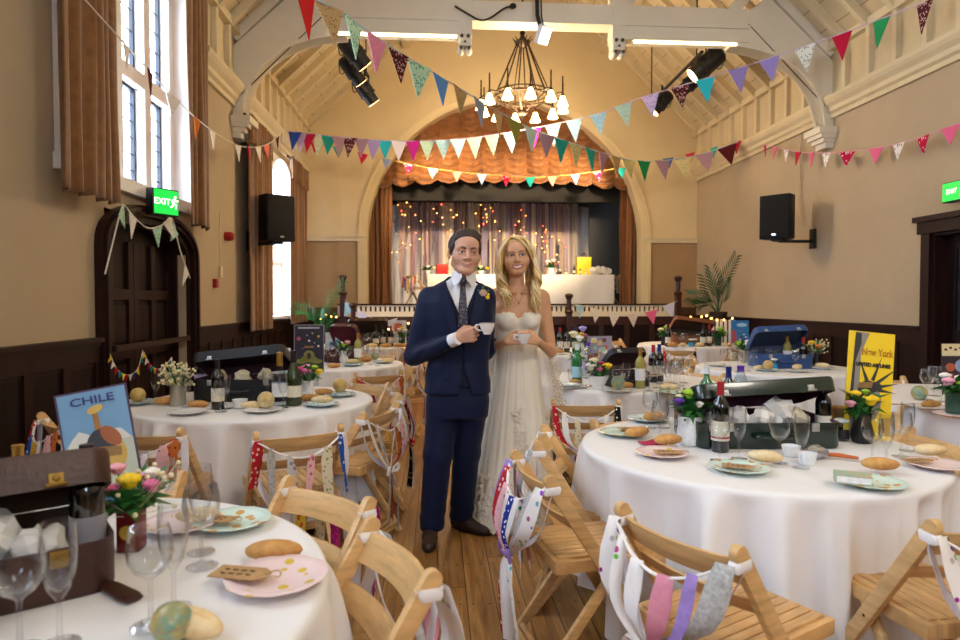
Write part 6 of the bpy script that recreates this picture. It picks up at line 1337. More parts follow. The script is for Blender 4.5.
# ================================================================ RIGHT EDGE TABLE
N10='on the right edge table'
r,b,w,h,yy=poster('framed collage poster with a pale banner, at the right edge of the picture',966,399,-.05,.34,.36,pmat('dark_wood_print','#33232c'),.06,Y=4.25)
b['label']='dark printed board with a pale banner'
flat('printed_banner',[(-.168,.27),(.168,.27),(.168,.355),(-.168,.355)],pmat('banner_cream','#d8c89a'),b,yy)
for i in range(9): flat('printed_motif',ell(-.14+.035*i,.315+.012*(i%2),.012,.009,8),pmat('plum_motif','#4a2030'),b,yy-.0006)
for (cx_,cz_,rx,rz_,c) in ((.02,.2,.10,.06,'#8a98b8'),(-.11,.19,.035,.03,'#b0563a'),(-.11,.12,.035,.03,'#9a4a48'),(.04,.12,.09,.05,'#a8b0a0'),(-.02,.05,.14,.04,'#b8b4bc')): flat('printed_patch',ell(cx_,cz_,rx,rz_,14),pmat('patch'+c[1:],c),b,yy-.0006)
flowers('pink and white flowers in a dark green glass at the right edge',955,415,'glass',[(-.045,-.01,.16,.034,'rose'),(.03,0,.17,.035,'white'),(.0,-.04,.15,.03,'lime'),(.06,0,.16,.028,'magenta'),(-.02,.04,.18,.03,'white')],.11,26,91)
for k,px,py,lb in (('wine_glass',927,400,'left wine glass '+N10),('wine_glass',934,396,'second wine glass from the left '+N10),('champagne_flute',941,402,'champagne flute left of the green vase '+N10)): item(k,px,py,lb,sc=1.1)
item('globe_teal',919,400,'teal globe ball '+N10,sc=1.2); item('roll_g',931,408,'round bread roll '+N10,sc=1.0); item('plate_white',929,409,'plate under the bread roll '+N10); item('plate_pink',955,417,'pink plate before the green vase '+N10); item('tag',900,405,'brown name tag at the left '+N10,sc=1.3)
# ================================================================ HEAD TABLE
zh=ZS+.755+.006
def head(px): return ony(px,275,14.95).x
for i,(k,px,lb,s) in enumerate((('b_dark',574,'left dark bottle on the head table',.8),('b_blue',580,'second dark bottle on the head table',.7),('jar_plain',586,'red lidded jar on the head table',1.1),('jar_black',560,'left little jar on the head table',1.2),('jar_plain',566,'right little jar on the head table',1.2))):
    fam=k.split('_')[0]; stamp(k,CT[fam][0],(head(px),14.95,zh),0,lb,CT[fam][1],GR[fam],s)
flowers('white posy in a white jug on the right half of the head table',551,275,'jug',[(-.05,0,.2,.05,'white'),(.04,0,.22,.045,'white'),(0,-.04,.17,.03,'orange'),(.07,0,.16,.03,'pink')],.12,22,101,z=zh,Y=14.95,sc=1.5)
r=thing('gift_bag','bright yellow gift bag on the head table','bag',(head(584),15.0,zh)); B=MB(); B.bb(-.17,.17,-.07,.07,0,.42); part('bag_body',B,mat('yellow_bag','#e8c81c',.5,noise=(6,.1)),r,bevel=.006)
for s in (-1,1): B=MB(); B.tube(crom([(-.06,s*.06,.42),(-.04,s*.06,.5),(.04,s*.06,.5),(.06,s*.06,.42)],10),.006,5); part('handle',B,mat('purple_cord','#4a2a5a',.7),r)
for i,(px,dz) in enumerate(((593,0),(598,.02),(603,.02),(607,0))): tissue(['first','second','third','fourth'][i]+' cream paper ball from the left on the head table',(head(px),14.95,zh+.09+dz),.10,51+i,m_tis,'paper balls on the head table')
B=MB(); B.bb(-.13,.13,-.06,.06,0,.24); single('red_box',B,mat('red_gift','#b81c1c',.4),'red gift box on the head table beside the groom\'s head','box',(head(442),15.0,zh),.3,bevel=.006)
stamp('b_dark','bottle',(head(447),15.1,zh),0,'dark bottle beside the red gift box on the head table','bottle',GR['b'],.9)
flowers('low cream flowers at the left end of the head table',428,272,'bowl',[(-.12,0,.12,.05,'cream'),(.12,0,.12,.05,'cream'),(0,0,.14,.055,'white')],.16,20,103,z=zh,Y=14.95,sc=1.2,vh=.08)
flowers('low cream and yellow flowers between the couple on the head table',481,272,'bowl',[(-.12,0,.12,.05,'cream'),(.12,0,.12,.05,'yellow'),(0,0,.14,.055,'cream')],.16,24,104,z=zh,Y=14.95,sc=1.2,vh=.08)
# ================================================================ PEOPLE
def axis_pts(segs):
    out=[]
    for a,b_,h in segs: n=max(1,int(round((b_-a)/h))); out+=list(np.linspace(a,b_,n,endpoint=False))
    return np.array(out+[segs[-1][1]],dtype=np.float32)
class Sdf:
    def __init__(s,xs,ys,zs): s.x,s.y,s.z=[axis_pts(q) for q in (xs,ys,zs)]; s.F=np.full((len(s.x),len(s.y),len(s.z)),1.0,np.float32)
    def put(s,fn,lo,hi,k,op,M=None):
        lo,hi=Vector(lo),Vector(hi)
        if M is not None:
            cs=[M@Vector((x,y,z)) for x in(lo.x,hi.x) for y in(lo.y,hi.y) for z in(lo.z,hi.z)]; lo=Vector([min(c[i] for c in cs) for i in range(3)]); hi=Vector([max(c[i] for c in cs) for i in range(3)])
        m=k+.03; sl=[]
        for ax,l,h in ((s.x,lo.x,hi.x),(s.y,lo.y,hi.y),(s.z,lo.z,hi.z)): a=max(0,np.searchsorted(ax,l-m)-1); b_=min(len(ax),np.searchsorted(ax,h+m)+1); sl.append(slice(a,b_))
        X=s.x[sl[0]][:,None,None];Y=s.y[sl[1]][None,:,None];Z=s.z[sl[2]][None,None,:]
        if X.size*Y.size*Z.size==0: return
        if M is not None:
            I=M.inverted(); X,Y,Z=[I[i][0]*X+I[i][1]*Y+I[i][2]*Z+I[i][3] for i in range(3)]
        d=fn(X,Y,Z); a=s.F[tuple(sl)]
        if op=='u':
            if k>0: h=np.clip(.5+.5*(d-a)/k,0,1); r=d*(1-h)+a*h-k*h*(1-h)
            else: r=np.minimum(a,d)
        elif op=='s':
            d=-d
            if k>0: h=np.clip(.5-.5*(d-a)/k,0,1); r=d*(1-h)+a*h+k*h*(1-h)
            else: r=np.maximum(a,d)
        s.F[tuple(sl)]=r
    def cap(s,a,b_,ra,rb=None,k=.015,op='u',M=None,sc=None):
        rb=ra if rb is None else rb; a=Vector(a);b_=Vector(b_); R=max(ra,rb); d=b_-a; L=max(d.length_squared,1e-9)
        def fn(X,Y,Z):
            t=np.clip(((X-a.x)*d.x+(Y-a.y)*d.y+(Z-a.z)*d.z)/L,0,1)
            return np.sqrt((X-a.x-d.x*t)**2+(Y-a.y-d.y*t)**2+(Z-a.z-d.z*t)**2)-(ra+(rb-ra)*t)
        s.put(fn,[min(a[i],b_[i])-R for i in range(3)],[max(a[i],b_[i])+R for i in range(3)],k,op,M)
    def ell(s,c,r,k=.015,op='u',M=None):
        r=(r,r,r) if not isinstance(r,(tuple,list)) else r
        def fn(X,Y,Z):
            x,y,z=(X-c[0]),(Y-c[1]),(Z-c[2]); k0=np.sqrt((x/r[0])**2+(y/r[1])**2+(z/r[2])**2); k1=np.sqrt((x/r[0]**2)**2+(y/r[1]**2)**2+(z/r[2]**2)**2)+1e-9
            return k0*(k0-1)/k1
        s.put(fn,[c[i]-r[i] for i in range(3)],[c[i]+r[i] for i in range(3)],k,op,M)
    def sect(s,rows,grow=0,k=.015,op='u',p=2.3,z0=None,z1=None):
        """stacked superellipse sections (z,a,b,cx,cy)"""
        zz=[q[0] for q in rows]; A=[[q[i] for q in rows] for i in range(1,5)]; z0=zz[0] if z0 is None else z0; z1=zz[-1] if z1 is None else z1
        def fn(X,Y,Z):
            a,b_,cx,cy=[np.interp(Z,zz,q) for q in A]; a=a+grow;b_=b_+grow
            q=(np.abs((X-cx)/a)**p+np.abs((Y-cy)/b_)**p)**(1/p); d=(q-1)*np.minimum(a,b_)
            return np.maximum(d,np.maximum(z0-Z,Z-z1))
        am=max(A[0])+grow;bm=max(A[1])+grow
        s.put(fn,(min(A[2])-am,min(A[3])-bm,z0),(max(A[2])+am,max(A[3])+bm,z1),k,op)
    def nets(s):
        F=s.F; S=F<0; nx,ny,nz=F.shape; cnt=np.zeros((nx-1,ny-1,nz-1),np.int8)
        for i in (0,1):
            for j in (0,1):
                for l in (0,1): cnt+=S[i:nx-1+i,j:ny-1+j,l:nz-1+l]
        I=np.argwhere((cnt>0)&(cnt<8)); acc=np.zeros((len(I),3)); c=np.zeros(len(I)); crd=(s.x,s.y,s.z)
        cor=[(0,0,0),(1,0,0),(0,1,0),(1,1,0),(0,0,1),(1,0,1),(0,1,1),(1,1,1)]
        for a in range(8):
            for b_ in range(a+1,8):
                if sum(abs(cor[a][i]-cor[b_][i]) for i in range(3))!=1: continue
                ia=I+cor[a]; ib=I+cor[b_]; fa=F[ia[:,0],ia[:,1],ia[:,2]]; fb=F[ib[:,0],ib[:,1],ib[:,2]]; m=(fa<0)!=(fb<0)
                t=np.where(m,fa/np.where(m,fa-fb,1),0)
                for ax in range(3): pa=crd[ax][ia[:,ax]];pb=crd[ax][ib[:,ax]]; acc[:,ax]+=np.where(m,pa+(pb-pa)*t,0)
                c+=m
        V=acc/np.maximum(c,1)[:,None]; G=np.full(cnt.shape,-1,np.int32); G[I[:,0],I[:,1],I[:,2]]=np.arange(len(I)); Q=[]
        for ax in range(3):
            u,v=[(1,2),(2,0),(0,1)][ax]; lo=[slice(None)]*3;hi=[slice(None)]*3; lo[ax]=slice(0,-1);hi[ax]=slice(1,None)
            D=np.argwhere(S[tuple(lo)]!=S[tuple(hi)]); D=D[(D[:,u]>0)&(D[:,v]>0)&(D[:,u]<F.shape[u]-1)&(D[:,v]<F.shape[v]-1)]
            def g(du,dv): E_=D.copy(); E_[:,u]-=du; E_[:,v]-=dv; return G[E_[:,0],E_[:,1],E_[:,2]]
            q=np.stack([g(1,1),g(0,1),g(0,0),g(1,0)],1); fl_=~S[D[:,0],D[:,1],D[:,2]]; q[fl_]=q[fl_][:,::-1]; Q.append(q)
        Q=np.concatenate(Q); return V,Q[(Q>=0).all(1)]
    def obj(s,name,mats,parent,paint=None,smooth_it=1,loc=None):
        V,Q=s.nets()
        for _ in range(smooth_it):
            A=np.zeros_like(V);n=np.zeros(len(V))
            for i in range(4): np.add.at(A,Q[:,i],V[Q[:,(i+1)%4]]); np.add.at(n,Q[:,i],1); np.add.at(A,Q[:,i],V[Q[:,i-1]]); np.add.at(n,Q[:,i],1)
            V=V*.5+.5*A/np.maximum(n,1)[:,None]
        me=bpy.data.meshes.new(name); me.from_pydata(V.tolist(),[],Q.tolist())
        for m in (mats if isinstance(mats,list) else [mats]): me.materials.append(m)
        if paint is not None: me.polygons.foreach_set('material_index',paint(V[Q].mean(1)).astype(np.int32))
        me.polygons.foreach_set('use_smooth',[True]*len(me.polygons)); me.update()
        return link(name,me,parent,loc)
def skinmat(name,c):
    m=mat(name,c,.48,spec=.4,sub=.12,noise=(18,.05)); return m
m_skm=skinmat('skin_rosy','#cc9a80'); m_skf=skinmat('skin_tanned','#d3a07a'); m_lipm=mat('lip_rose','#b97d6c',.5); m_lipf=mat('lip_pink','#b04a50',.35); m_eyew=mat('eye_white','#d8cfc8',.25); m_iris=mat('iris_dark','#2a2622',.15); m_iris2=mat('iris_brown','#33231a',.15); m_teeth=mat('teeth','#f0ece4',.25); m_lash=mat('dark_lash','#20160f',.6); m_shad=mat('eyelid_shade','#8a5a48',.6)  # last material paints eyelid shade round the man's eyes
def head(s,M,male=True,smile=0):
    e=lambda c,r,k=.012,op='u': s.ell(c,r,k,op,M)
    c_=lambda a,b_,ra,rb=None,k=.012,op='u': s.cap(a,b_,ra,rb,k,op,M)
    e((0,.018,.040),(.076,.094,.083),.0); e((0,-.022,-.040),(.061,.068,.082),.03)
    jw=.050 if male else .042
    for q in (-1,1):
        e((q*.043,-.046,-.030),(.030,.032,.038),.02); c_((q*jw,.0,-.062),(q*.018,-.06,-.100),.020 if male else .015,.018 if male else .014,.025)
        e((q*.079,.012,-.008),(.010,.021,.033),.006); e((q*.083,.004,-.006),(.005,.012,.02),.005,'s')
    e((0,-.066,-.104),(.025 if male else .019,.020,.019 if male else .016),.018)
    c_((-.036,-.074,.026),(.036,-.074,.026),.015 if male else .011,None,.016)
    e((0,-.05,.055),(.055,.042,.045),.03)
    for q in (-1,1): e((q*.031,-.098,.004),(.020,.022,.0135),.012,'s')
    for q in (-1,1): e((q*.031,-.0735,.003),.0135,.001); c_((q*.018,-.0815,.0125),(q*.045,-.0765,.0125),.0052,.005,.004); c_((q*.020,-.082,-.008),(q*.044,-.077,-.0075),.0045,.0045,.005)
    c_((0,-.084,.018),(0,-.105,-.026),.0085 if male else .0075,.0125 if male else .010,.010); e((0,-.105,-.031),(.0125,.0125,.010),.006)
    for q in (-1,1): e((q*.0135,-.094,-.034),(.0085,.011,.0085),.006); e((q*.008,-.104,-.043),(.004,.005,.004),.003,'s')
    w=.026 if not smile else .030; up=.006 if not smile else .010
    for i in range(6):
        t=-1+2*i/5; t2=-1+2*(i+1)/5; yy=lambda t:-.0875+.014*t*t; zz=lambda t:-.066+up*t*t
        if i<5 or True: 
            if i<5: c_((w*t,yy(t),zz(t)+.002+(.004 if smile else 0)),(w*t2,yy(t2),zz(t2)+.002+(.004 if smile else 0)),.0044-.002*abs(t),.0044-.002*abs(t2),.005); c_((w*.85*t,yy(t)+.001,zz(t)-.009-(.004 if smile else 0)),(w*.85*t2,yy(t2)+.001,zz(t2)-.009-(.004 if smile else 0)),.0054-.0024*abs(t),.0054-.0024*abs(t2),.005)
    for i in range(5):
        t=-1+2*i/5;t2=-1+2*(i+1)/5
        c_((w*.95*t,-.0965+.014*t*t,-.0695+up*t*t-(.001 if smile else 0)),(w*.95*t2,-.0965+.014*t2*t2,-.0695+up*t2*t2-(.001 if smile else 0)),.0035 if smile else .0022,None,.002,'s')
    for q in (-1,1): c_((q*.022,-.090,-.042),(q*.037,-.078,-.060),.001,.001,.005,'s')
def face_paint(M,male=True,smile=0):
    I=np.array(M.inverted())
    def f(C):
        L=C@I[:3,:3].T+I[:3,3]; x,y,z=L[:,0],L[:,1],L[:,2]; o=np.zeros(len(L),int); fr=(y<-.055)&(np.abs(x)<.07)&(z>-.12)&(z<.06)
        w=.027 if not smile else .031; up=.006 if not smile else .010
        zl=-.0695+up*(x/w)**2
        lip=fr&(np.abs(x)<w)&(np.abs(z-zl)<(.0066 if not smile else .0115)*np.sqrt(np.clip(1-(x/w)**2,0,1))+.0008); o[lip]=1
        if smile: o[fr&(np.abs(x)<.024)&(np.abs(z-zl-.0)<.0052*np.sqrt(np.clip(1-(x/.025)**2,0,1))+.0004)]=4
        eyw,eyh=(.0135,.0046) if male else (.0142,.0056)
        for q in (-1,1):
            ex=x-q*.031; ez=z-.0025; al=fr&((ex/eyw)**2+(ez/eyh)**2<1); o[al]=2
            o[al&((ex-.001)**2+(ez-.0005)**2<.0062**2)]=3
            rim=fr&((ex/.0175)**2+((ez-.0015)/(.0075 if male else .0095))**2<1)&((ex/eyw)**2+(ez/eyh)**2>=1)&(ez>.001-(.0 if male else .007)); o[rim]=5
        return o
    return f
def brows(M,parent,m,male):
    B=MB()
    for q in (-1,1):
        pts=[M@Vector(p) for p in ((q*.012,-.0945,.0235),(q*.024,-.0955,.028),(q*.036,-.090,.030),(q*.048,-.078,.025))]; C=crom(pts,10); B.tube(C,[.0056*(1-.05*i) if male else .0026*(1-.06*i) for i in range(10)],6,flat=.9)
    part('eyebrow',B,m,parent)
def hand(s,W,u,v,n,bends,k=.006,sc=1.0,thumb=None,spread=0):
    """palm from wrist W along u; v = toward the index finger; n = palm side"""
    W=Vector(W);u=Vector(u).normalized();v=(Vector(v)-u*Vector(v).dot(u)).normalized();n=Vector(n);n=(n-u*n.dot(u)-v*n.dot(v)).normalized(); A=lambda a,b_,c:W+u*a*sc+v*b_*sc+n*c*sc
    offs=(-.032,-.011,.011,.032); pl=(.082,.090,.093,.089); ln=((.032,.021,.017),(.041,.026,.019),(.044,.029,.020),(.040,.025,.019))
    for i in range(4): s.cap(A(.008,offs[i]*.6,0),A(pl[i],offs[i],0),.0135*sc,.0105*sc,.012)
    s.cap(A(.02,.01,.006),A(.07,-.01,.006),.014*sc,.012*sc,.012)
    for i in range(4):
        p=A(pl[i],offs[i],0); bt=0
        for j in range(3):
            bt+=math.radians(bends[i][j]); d=(u*math.cos(bt)+n*math.sin(bt)+v*(spread*(i-1.5))).normalized(); q=p+d*ln[i][j]*sc; r0=(.0098,.0088,.0078)[j]*sc; s.cap(p,q,r0,r0*.9,.0035 if j else .006); p=q
    th=thumb or ((.022,.030,.008),(.052,.050,.018),(.080,.046,.026),(.100,.036,.03))
    P=[A(*t) for t in th]; s.cap(P[0],P[1],.0145*sc,.012*sc,.012); s.cap(P[1],P[2],.0112*sc,.0098*sc,.004); s.cap(P[2],P[3],.0098*sc,.008*sc,.003)
def teacup(label,loc,rz,band):
    r=thing('teacup',label,'cup',loc,rz,None); B=MB(); B.lathe([(0,.004),(.018,0),(.022,.004),(.021,.008),(.032,.022),(.040,.045),(.045,.062),(.0435,.062),(.038,.045),(.03,.023),(0,.012)],seg=26); part('bowl',B,mat('white_bone_china','#ece8e2',.2,vor=(34,.16,band),spec=.6),r)
    B=MB(); B.tube(crom([(-.039,0,.05),(-.062,0,.052),(-.064,0,.032),(-.034,0,.02)],14),.0038,7); part('handle',B,mat('white_china','#ece8e2',.2),r); B=MB(); B.tube([(.0448*math.cos(2*PI*i/28),.0448*math.sin(2*PI*i/28),.0615) for i in range(28)],.0011,4,closed=True); part('gilt_rim',B,m_brass,r)
    return r
# ---------------------------------------------------------------- groom
def groom():
    r=thing('person','man in a navy three-piece suit and dark tie holding a teacup','person',(.125,3.78,0),.0)
    HM=Matrix.Translation((.038,-.035,1.684))@Euler((.04,.06,.14)).to_matrix().to_4x4()@Matrix.Diagonal((1.14,1.08,1.0,1))
    s=Sdf([(-.36,-.33,.03),(-.33,-.08,.012),(-.08,.15,.0032),(.15,.36,.014)],[(-.34,-.27,.006),(-.27,-.14,.0032),(-.14,.12,.0045),(.12,.3,.014)],[(-.0,1.10,.014),(1.10,1.30,.0036),(1.30,1.56,.008),(1.56,1.83,.003),(1.83,1.86,.01)])
    head(s,HM,True)
    s.cap((.012,.025,1.40),(.036,.0,1.58),.064,.062,.025); s.cap((-.12,.02,1.43),(.14,.02,1.43),.055,.055,.04)
    s.sect([(.86,.13,.085,0,.01),(1.0,.125,.08,0,.01),(1.2,.14,.085,0,.01),(1.38,.145,.08,0,.015),(1.42,.10,.06,0,.02)],0,.03)
    WR_=(-.02,-.215,1.198)
    for a,b_,ra,rb in (((-.16,.015,1.42),(-.255,.0,1.08),.042,.036),((-.255,.0,1.08),WR_,.034,.026),((.14,.02,1.42),(.172,.12,1.10),.042,.034),((.172,.12,1.10),(.235,.34,1.15),.034,.028),((-.08,.0,.88),(-.135,-.02,.5),.075,.05),((-.135,-.02,.5),(-.165,-.03,.08),.048,.034),((.08,.0,.88),(.055,.05,.5),.075,.05),((.055,.05,.5),(.02,.14,.08),.048,.034)): s.cap(a,b_,ra,rb,.02)
    hand(s,(-.012,-.216,1.200),(.95,-.14,.20),(-.15,-.1,1),(0,1,-.05),((62,88,50),(58,85,50),(52,80,48),(46,72,45)),thumb=((.02,.03,.006),(.05,.047,.014),(.078,.042,.022),(.098,.028,.026)))
    s.cap((-.04,-.205,1.185),(-.012,-.216,1.2),.028,.027,.01); s.obj('body',[m_skm,m_lipm,m_eyew,m_iris,m_teeth,m_shad],r,face_paint(HM,True))
    m_hairm=mat('dark_brown_hair','#33261d',.6,noise=(60,.5),bump=(160,.5),stretch=(1,1,.4))
    brows(HM,r,m_hairm,True)
    h=Sdf([(-.10,.16,.004)],[(-.17,.13,.0045)],[(1.60,1.86,.004)])
    def hc(X,Y,Z):
        k0=np.sqrt((X/.0825)**2+((Y-.020)/.101)**2+((Z-.044)/.094)**2); d=(k0-1)*.085+.0022*np.sin(70*X+40*Z+12*np.sin(30*Y))+.0015*np.sin(130*Y+60*X)
        line=.056-.014*np.clip((np.abs(X)-.05)/.03,0,1)-1.05*np.clip(Y+.062,0,1) # hairline height falls toward the back
        return np.maximum(d,line-Z)
    h.put(hc,(-.09,-.09,-.10),(.09,.125,.14),0,'u',HM)
    rq=random.Random(2)
    for i in range(11):
        x=-.056+.0112*i; zt=.134-9*x*x; h.cap((x,-.062+4*x*x,.092-4*x*x),(x+.010,-.040+rq.uniform(-.004,.004),zt+rq.uniform(-.003,.004)),.012,.008,.010,'u',HM); h.cap((x+.006,-.03,zt-.004),(x+.010,.01,zt+.004+rq.uniform(0,.004)),.010,.006,.010,'u',HM)
    for q in (-1,1): h.cap((q*.077,-.012,.03),(q*.078,-.008,-.012),.0065,.004,.008,'u',HM)
    h.obj('hair',m_hairm,r)
    # ----- suit
    m_navy=mat('navy_wool','#081334',.6,spec=.22,sheen=.06,noise=(50,.12),bump=(260,.12)); m_navy2=mat('navy_waistcoat','#091128',.65,spec=.2,noise=(60,.1)); m_shirt=mat('white_shirt','#e6e4e6',.7,bump=(8,.12)); m_tie=mat('dark_floral_tie','#181c34',.55,vor=(110,.3,'#a08a70')); m_sole=mat('dark_brown_leather_shoe','#38241a',.5,coat=.1,noise=(30,.3))
    TOR=[(.70,.188,.125,-.006,.0),(.80,.196,.132,-.006,.0),(.92,.190,.128,-.004,.0),(1.05,.176,.118,-.002,.0),(1.18,.188,.126,.0,.0),(1.30,.206,.130,.002,.005),(1.40,.205,.122,.0,.01),(1.455,.185,.105,.004,.014),(1.497,.145,.085,.008,.018),(1.53,.088,.070,.010,.02),(1.552,.064,.062,.012,.02)]
    zz=[q[0] for q in TOR]
    def front(x,z,g=0):
        a,b_,cx,cy=[np.interp(z,zz,[q[i] for q in TOR]) for i in range(1,5)]; t=min(.98,abs((x-cx)/(a+g))); return cy-(b_+g)*(1-t**2.3)**(1/2.3)
    g=[(-.36,.36,.0075)],[(-.30,.32,.0075)]
    j=Sdf(g[0],g[1],[(.83,1.59,.0075)])
    j.sect(TOR,.004,0,z0=.862)
    def wr(X,Y,Z): return 0
    for a,b_,ra,rb in (((-.172,.012,1.425),(-.262,.005,1.09),.064,.056),((-.262,.005,1.075),(-.058,-.196,1.175),.055,.041),((.160,.018,1.43),(.172,.12,1.10),.064,.053),((.172,.12,1.10),(.22,.29,1.14),.050,.042)): j.cap(a,b_,ra,rb,.022)
    # front opening: V above the button, narrow inverted V below
    def vee(X,Y,Z):
        w=np.where(Z>1.10,(Z-1.10)*.225,np.clip((1.04-Z)*.20,0,.075)); return np.maximum(np.abs(X-.022+np.where(Z<1.04,-(1.04-Z)*.10,0))-w,Y-.0)
    j.put(vee,(-.2,-.2,.82),(.25,.0,1.62),0,'s')
    # folds
    V0=j.F; X=j.x[:,None,None];Y=j.y[None,:,None];Z=j.z[None,None,:]
    j.F=V0+.0022*np.sin(60*Z+30*X+9*np.sin(14*X))*np.exp(-((Z-1.08)/.12)**2)*(X<-.1)+.0015*np.sin(38*Z-25*X)*np.exp(-((Z-1.0)/.2)**2)
    jo=j.obj('jacket',m_navy,r)
    w=Sdf([(-.24,.24,.008)],[(-.2,.2,.008)],[(.82,1.54,.008)]); w.sect(TOR,-.010,0,z0=.90,z1=1.50)
    w.put(lambda X,Y,Z: np.maximum(np.abs(X-.018)-np.clip((Z-1.295)*.42,0,1),Y),(-.2,-.2,.8),(.2,0,1.56),0,'s'); wo=w.obj('waistcoat',m_navy2,r)
    for z in (1.17,1.10,1.03,.96): B=MB(); q=Vector((.018,front(.018,z,-.010)-.002,z)); B.cyl(q,q+Vector((0,-.004,0)),.0075,seg=10); part('button',B,m_black,wo)
    sh=Sdf([(-.24,.24,.008)],[(-.2,.2,.008)],[(1.1,1.64,.006)]); sh.sect(TOR,-.017,0,z0=1.12,z1=1.545); sh.cap((.012,.022,1.485),(.024,.012,1.52),.068,.066,.012); so=sh.obj('shirt',m_shirt,r)
    B=MB(); A=[];C=[]
    for i in range(25):
        th=math.radians(lerp(18,342,i/24)); fz=.5-.5*math.cos(th); A.append((.033+.0665*math.sin(th),.004-.068*math.cos(th),1.560+.036*fz)); C.append((.026+.074*math.sin(th),.010-.076*math.cos(th),1.515+.03*fz))
    B.strip(A,C,(0,-.001,0))
    for q in (-1,1): B.prism([(.032+q*.010,-.068,1.564),(.033+q*.062,-.034,1.584),(.030+q*.078,-.050,1.528),(.028+q*.050,-.098,1.490),(.029+q*.016,-.088,1.530)],(0,-.005,0))
    part('collar',B,m_shirt,so,ang=60)
    B=MB(); pts=[(.026,-.082,1.500),(.024,-.1,1.46)]
    zs=[1.533,1.513,1.493,1.46,1.40,1.34,1.28,1.22]; ws=[.020,.022,.015,.017,.022,.026,.029,.030]; A=[];C=[]
    for z,ww in zip(zs,ws): x=.025-.01*(1.5-z); y=front(x,min(z,1.478),-.017)-.010 if z<1.488 else -.072-(.014 if z>1.498 else .006); A.append((x-ww,y+.004,z));C.append((x+ww,y+.004,z))
    B.strip(A,C,(0,-.010,0)); B.sph((.025,-.084,1.523),(.021,.014,.019),10,8); part('tie',B,m_tie,r,bevel=.003,ang=60)
    # lapels and collar of the jacket
    B=MB()
    for q in (-1,1):
        A=[];C=[];n=12
        for i in range(n+1):
            t=i/n; z=lerp(1.10,1.515,t); xi=(z-1.10)*.225; wd=.062*math.sin(min(1,t*1.15)*PI*.5)*(1.0 if t<.80 else 1-.5*(t-.80)/.2); xa=.022+q*xi; xb=.022+q*(xi+wd)
            A.append((xa,front(xa,min(z,1.497),.0)-.006,z)); C.append((xb,front(xb,min(z-.012,1.48),.0)-.008,z-.010))
        B.strip(A,C,(0,-.005,0))
    part('lapel',B,m_navy,jo,ang=50,bevel=.0)
    B=MB()
    B.strip([(-.16,front(-.16,1.0)-.005,1.0),(-.065,front(-.065,1.0)-.005,1.006)],[(-.162,front(-.162,.955)-.006,.955),(-.065,front(-.065,.955)-.006,.96)],(0,-.005,0))
    part('pocket_flap',B,m_navy,jo); 
    for i in range(3): B=MB(); d=Vector((.82,-.72,.33)).normalized(); q=Vector((-.105+.013*i,-.168-.0115*i,1.115+.0045*i)); B.sph(q,.007,8,6); part('cuff_button',B,m_black,jo)
    B=MB(); d=(Vector((-.012,-.216,1.200))-Vector((-.262,.0,1.08))).normalized(); q=Vector((-.058,-.196,1.176)); B.tube([q+d*.018,q+d*.040,q+d*.066],[.0385,.0385,.037],18); part('shirt_cuff',B,m_shirt,r)
    # trousers
    t=Sdf([(-.26,.24,.008)],[(-.2,.3,.008)],[(.05,.96,.009)])
    t.sect([(.68,.178,.115,-.005,.0),(.80,.182,.118,-.005,0),(.95,.165,.11,-.003,0)],0,0,z0=.72)
    for a,b_,ra,rb in (((-.085,.0,.82),(-.122,-.025,.5),.100,.084),((-.122,-.025,.5),(-.158,-.035,.085),.083,.072),((.080,.0,.82),(.050,.05,.5),.100,.084),((.050,.05,.5),(.022,.13,.085),.083,.072)): t.cap(a,b_,ra,rb,.02)
    X=t.x[:,None,None];Z=t.z[None,None,:]; t.F=t.F+.003*np.sin(70*Z+20*X)*np.exp(-((Z-.13)/.08)**2)+.002*np.sin(45*Z-30*X)*np.exp(-((Z-.5)/.12)**2)
    t.put(lambda X,Y,Z:Z-.062+0*X,(-.3,-.3,-.1),(.3,.3,.062),0,'s'); t.obj('trousers',m_navy,r)
    for (ax,ay,dx,dy) in ((-.166,-.045,-.06,-1),(.03,.125,.75,-.66)):
        d=Vector((dx,dy,0)).normalized(); S_=Vector((-d.y,d.x,0)); a=Vector((ax,ay,0)); q=Sdf([(ax-.22,ax+.28,.006)],[(ay-.26,ay+.14,.006)],[(-.002,.14,.005)])
        q.cap(a-d*.055+Vector((0,0,.036)),a+d*.05+Vector((0,0,.040)),.034,.042,.01); q.cap(a+d*.05+Vector((0,0,.036)),a+d*.175+Vector((0,0,.026)),.043,.028,.02); q.cap(a+Vector((0,0,.06)),a+Vector((0,0,.12)),.042,.046,.02)
        q.put(lambda X,Y,Z:Z-.004+0*X,(ax-.3,ay-.3,-.1),(ax+.3,ay+.3,.004),0,'s'); so=q.obj('shoe',m_sole,r)
        B=MB()
        for k in range(4): c=a+d*(.045+.017*k)+Vector((0,0,.083-.007*k)); B.tube([c-S_*.02,c+Vector((0,0,.005)),c+S_*.02],.0022,4)
        part('laces',B,m_black,so)
        B=MB(); B.tube([a-d*.075+Vector((0,0,.008)),a-d*.02+Vector((0,0,.008)),a+d*.06+Vector((0,0,.008)),a+d*.15+Vector((0,0,.008)),a+d*.2+Vector((0,0,.008))],[.028,.038,.044,.037,.018],12,flat=.18,upv=(0,0,1)); part('sole',B,m_black,so)
    # buttonhole flower
    bq=Vector((.142,front(.142,1.45)-.014,1.452)); B=MB(); B.sph(bq,(.016,.012,.016),10,8)
    for i in range(6): B.sph(bq+Vector((.013*math.cos(i*1.05),-.005,.013*math.sin(i*1.05))),(.010,.007,.010),8,6)
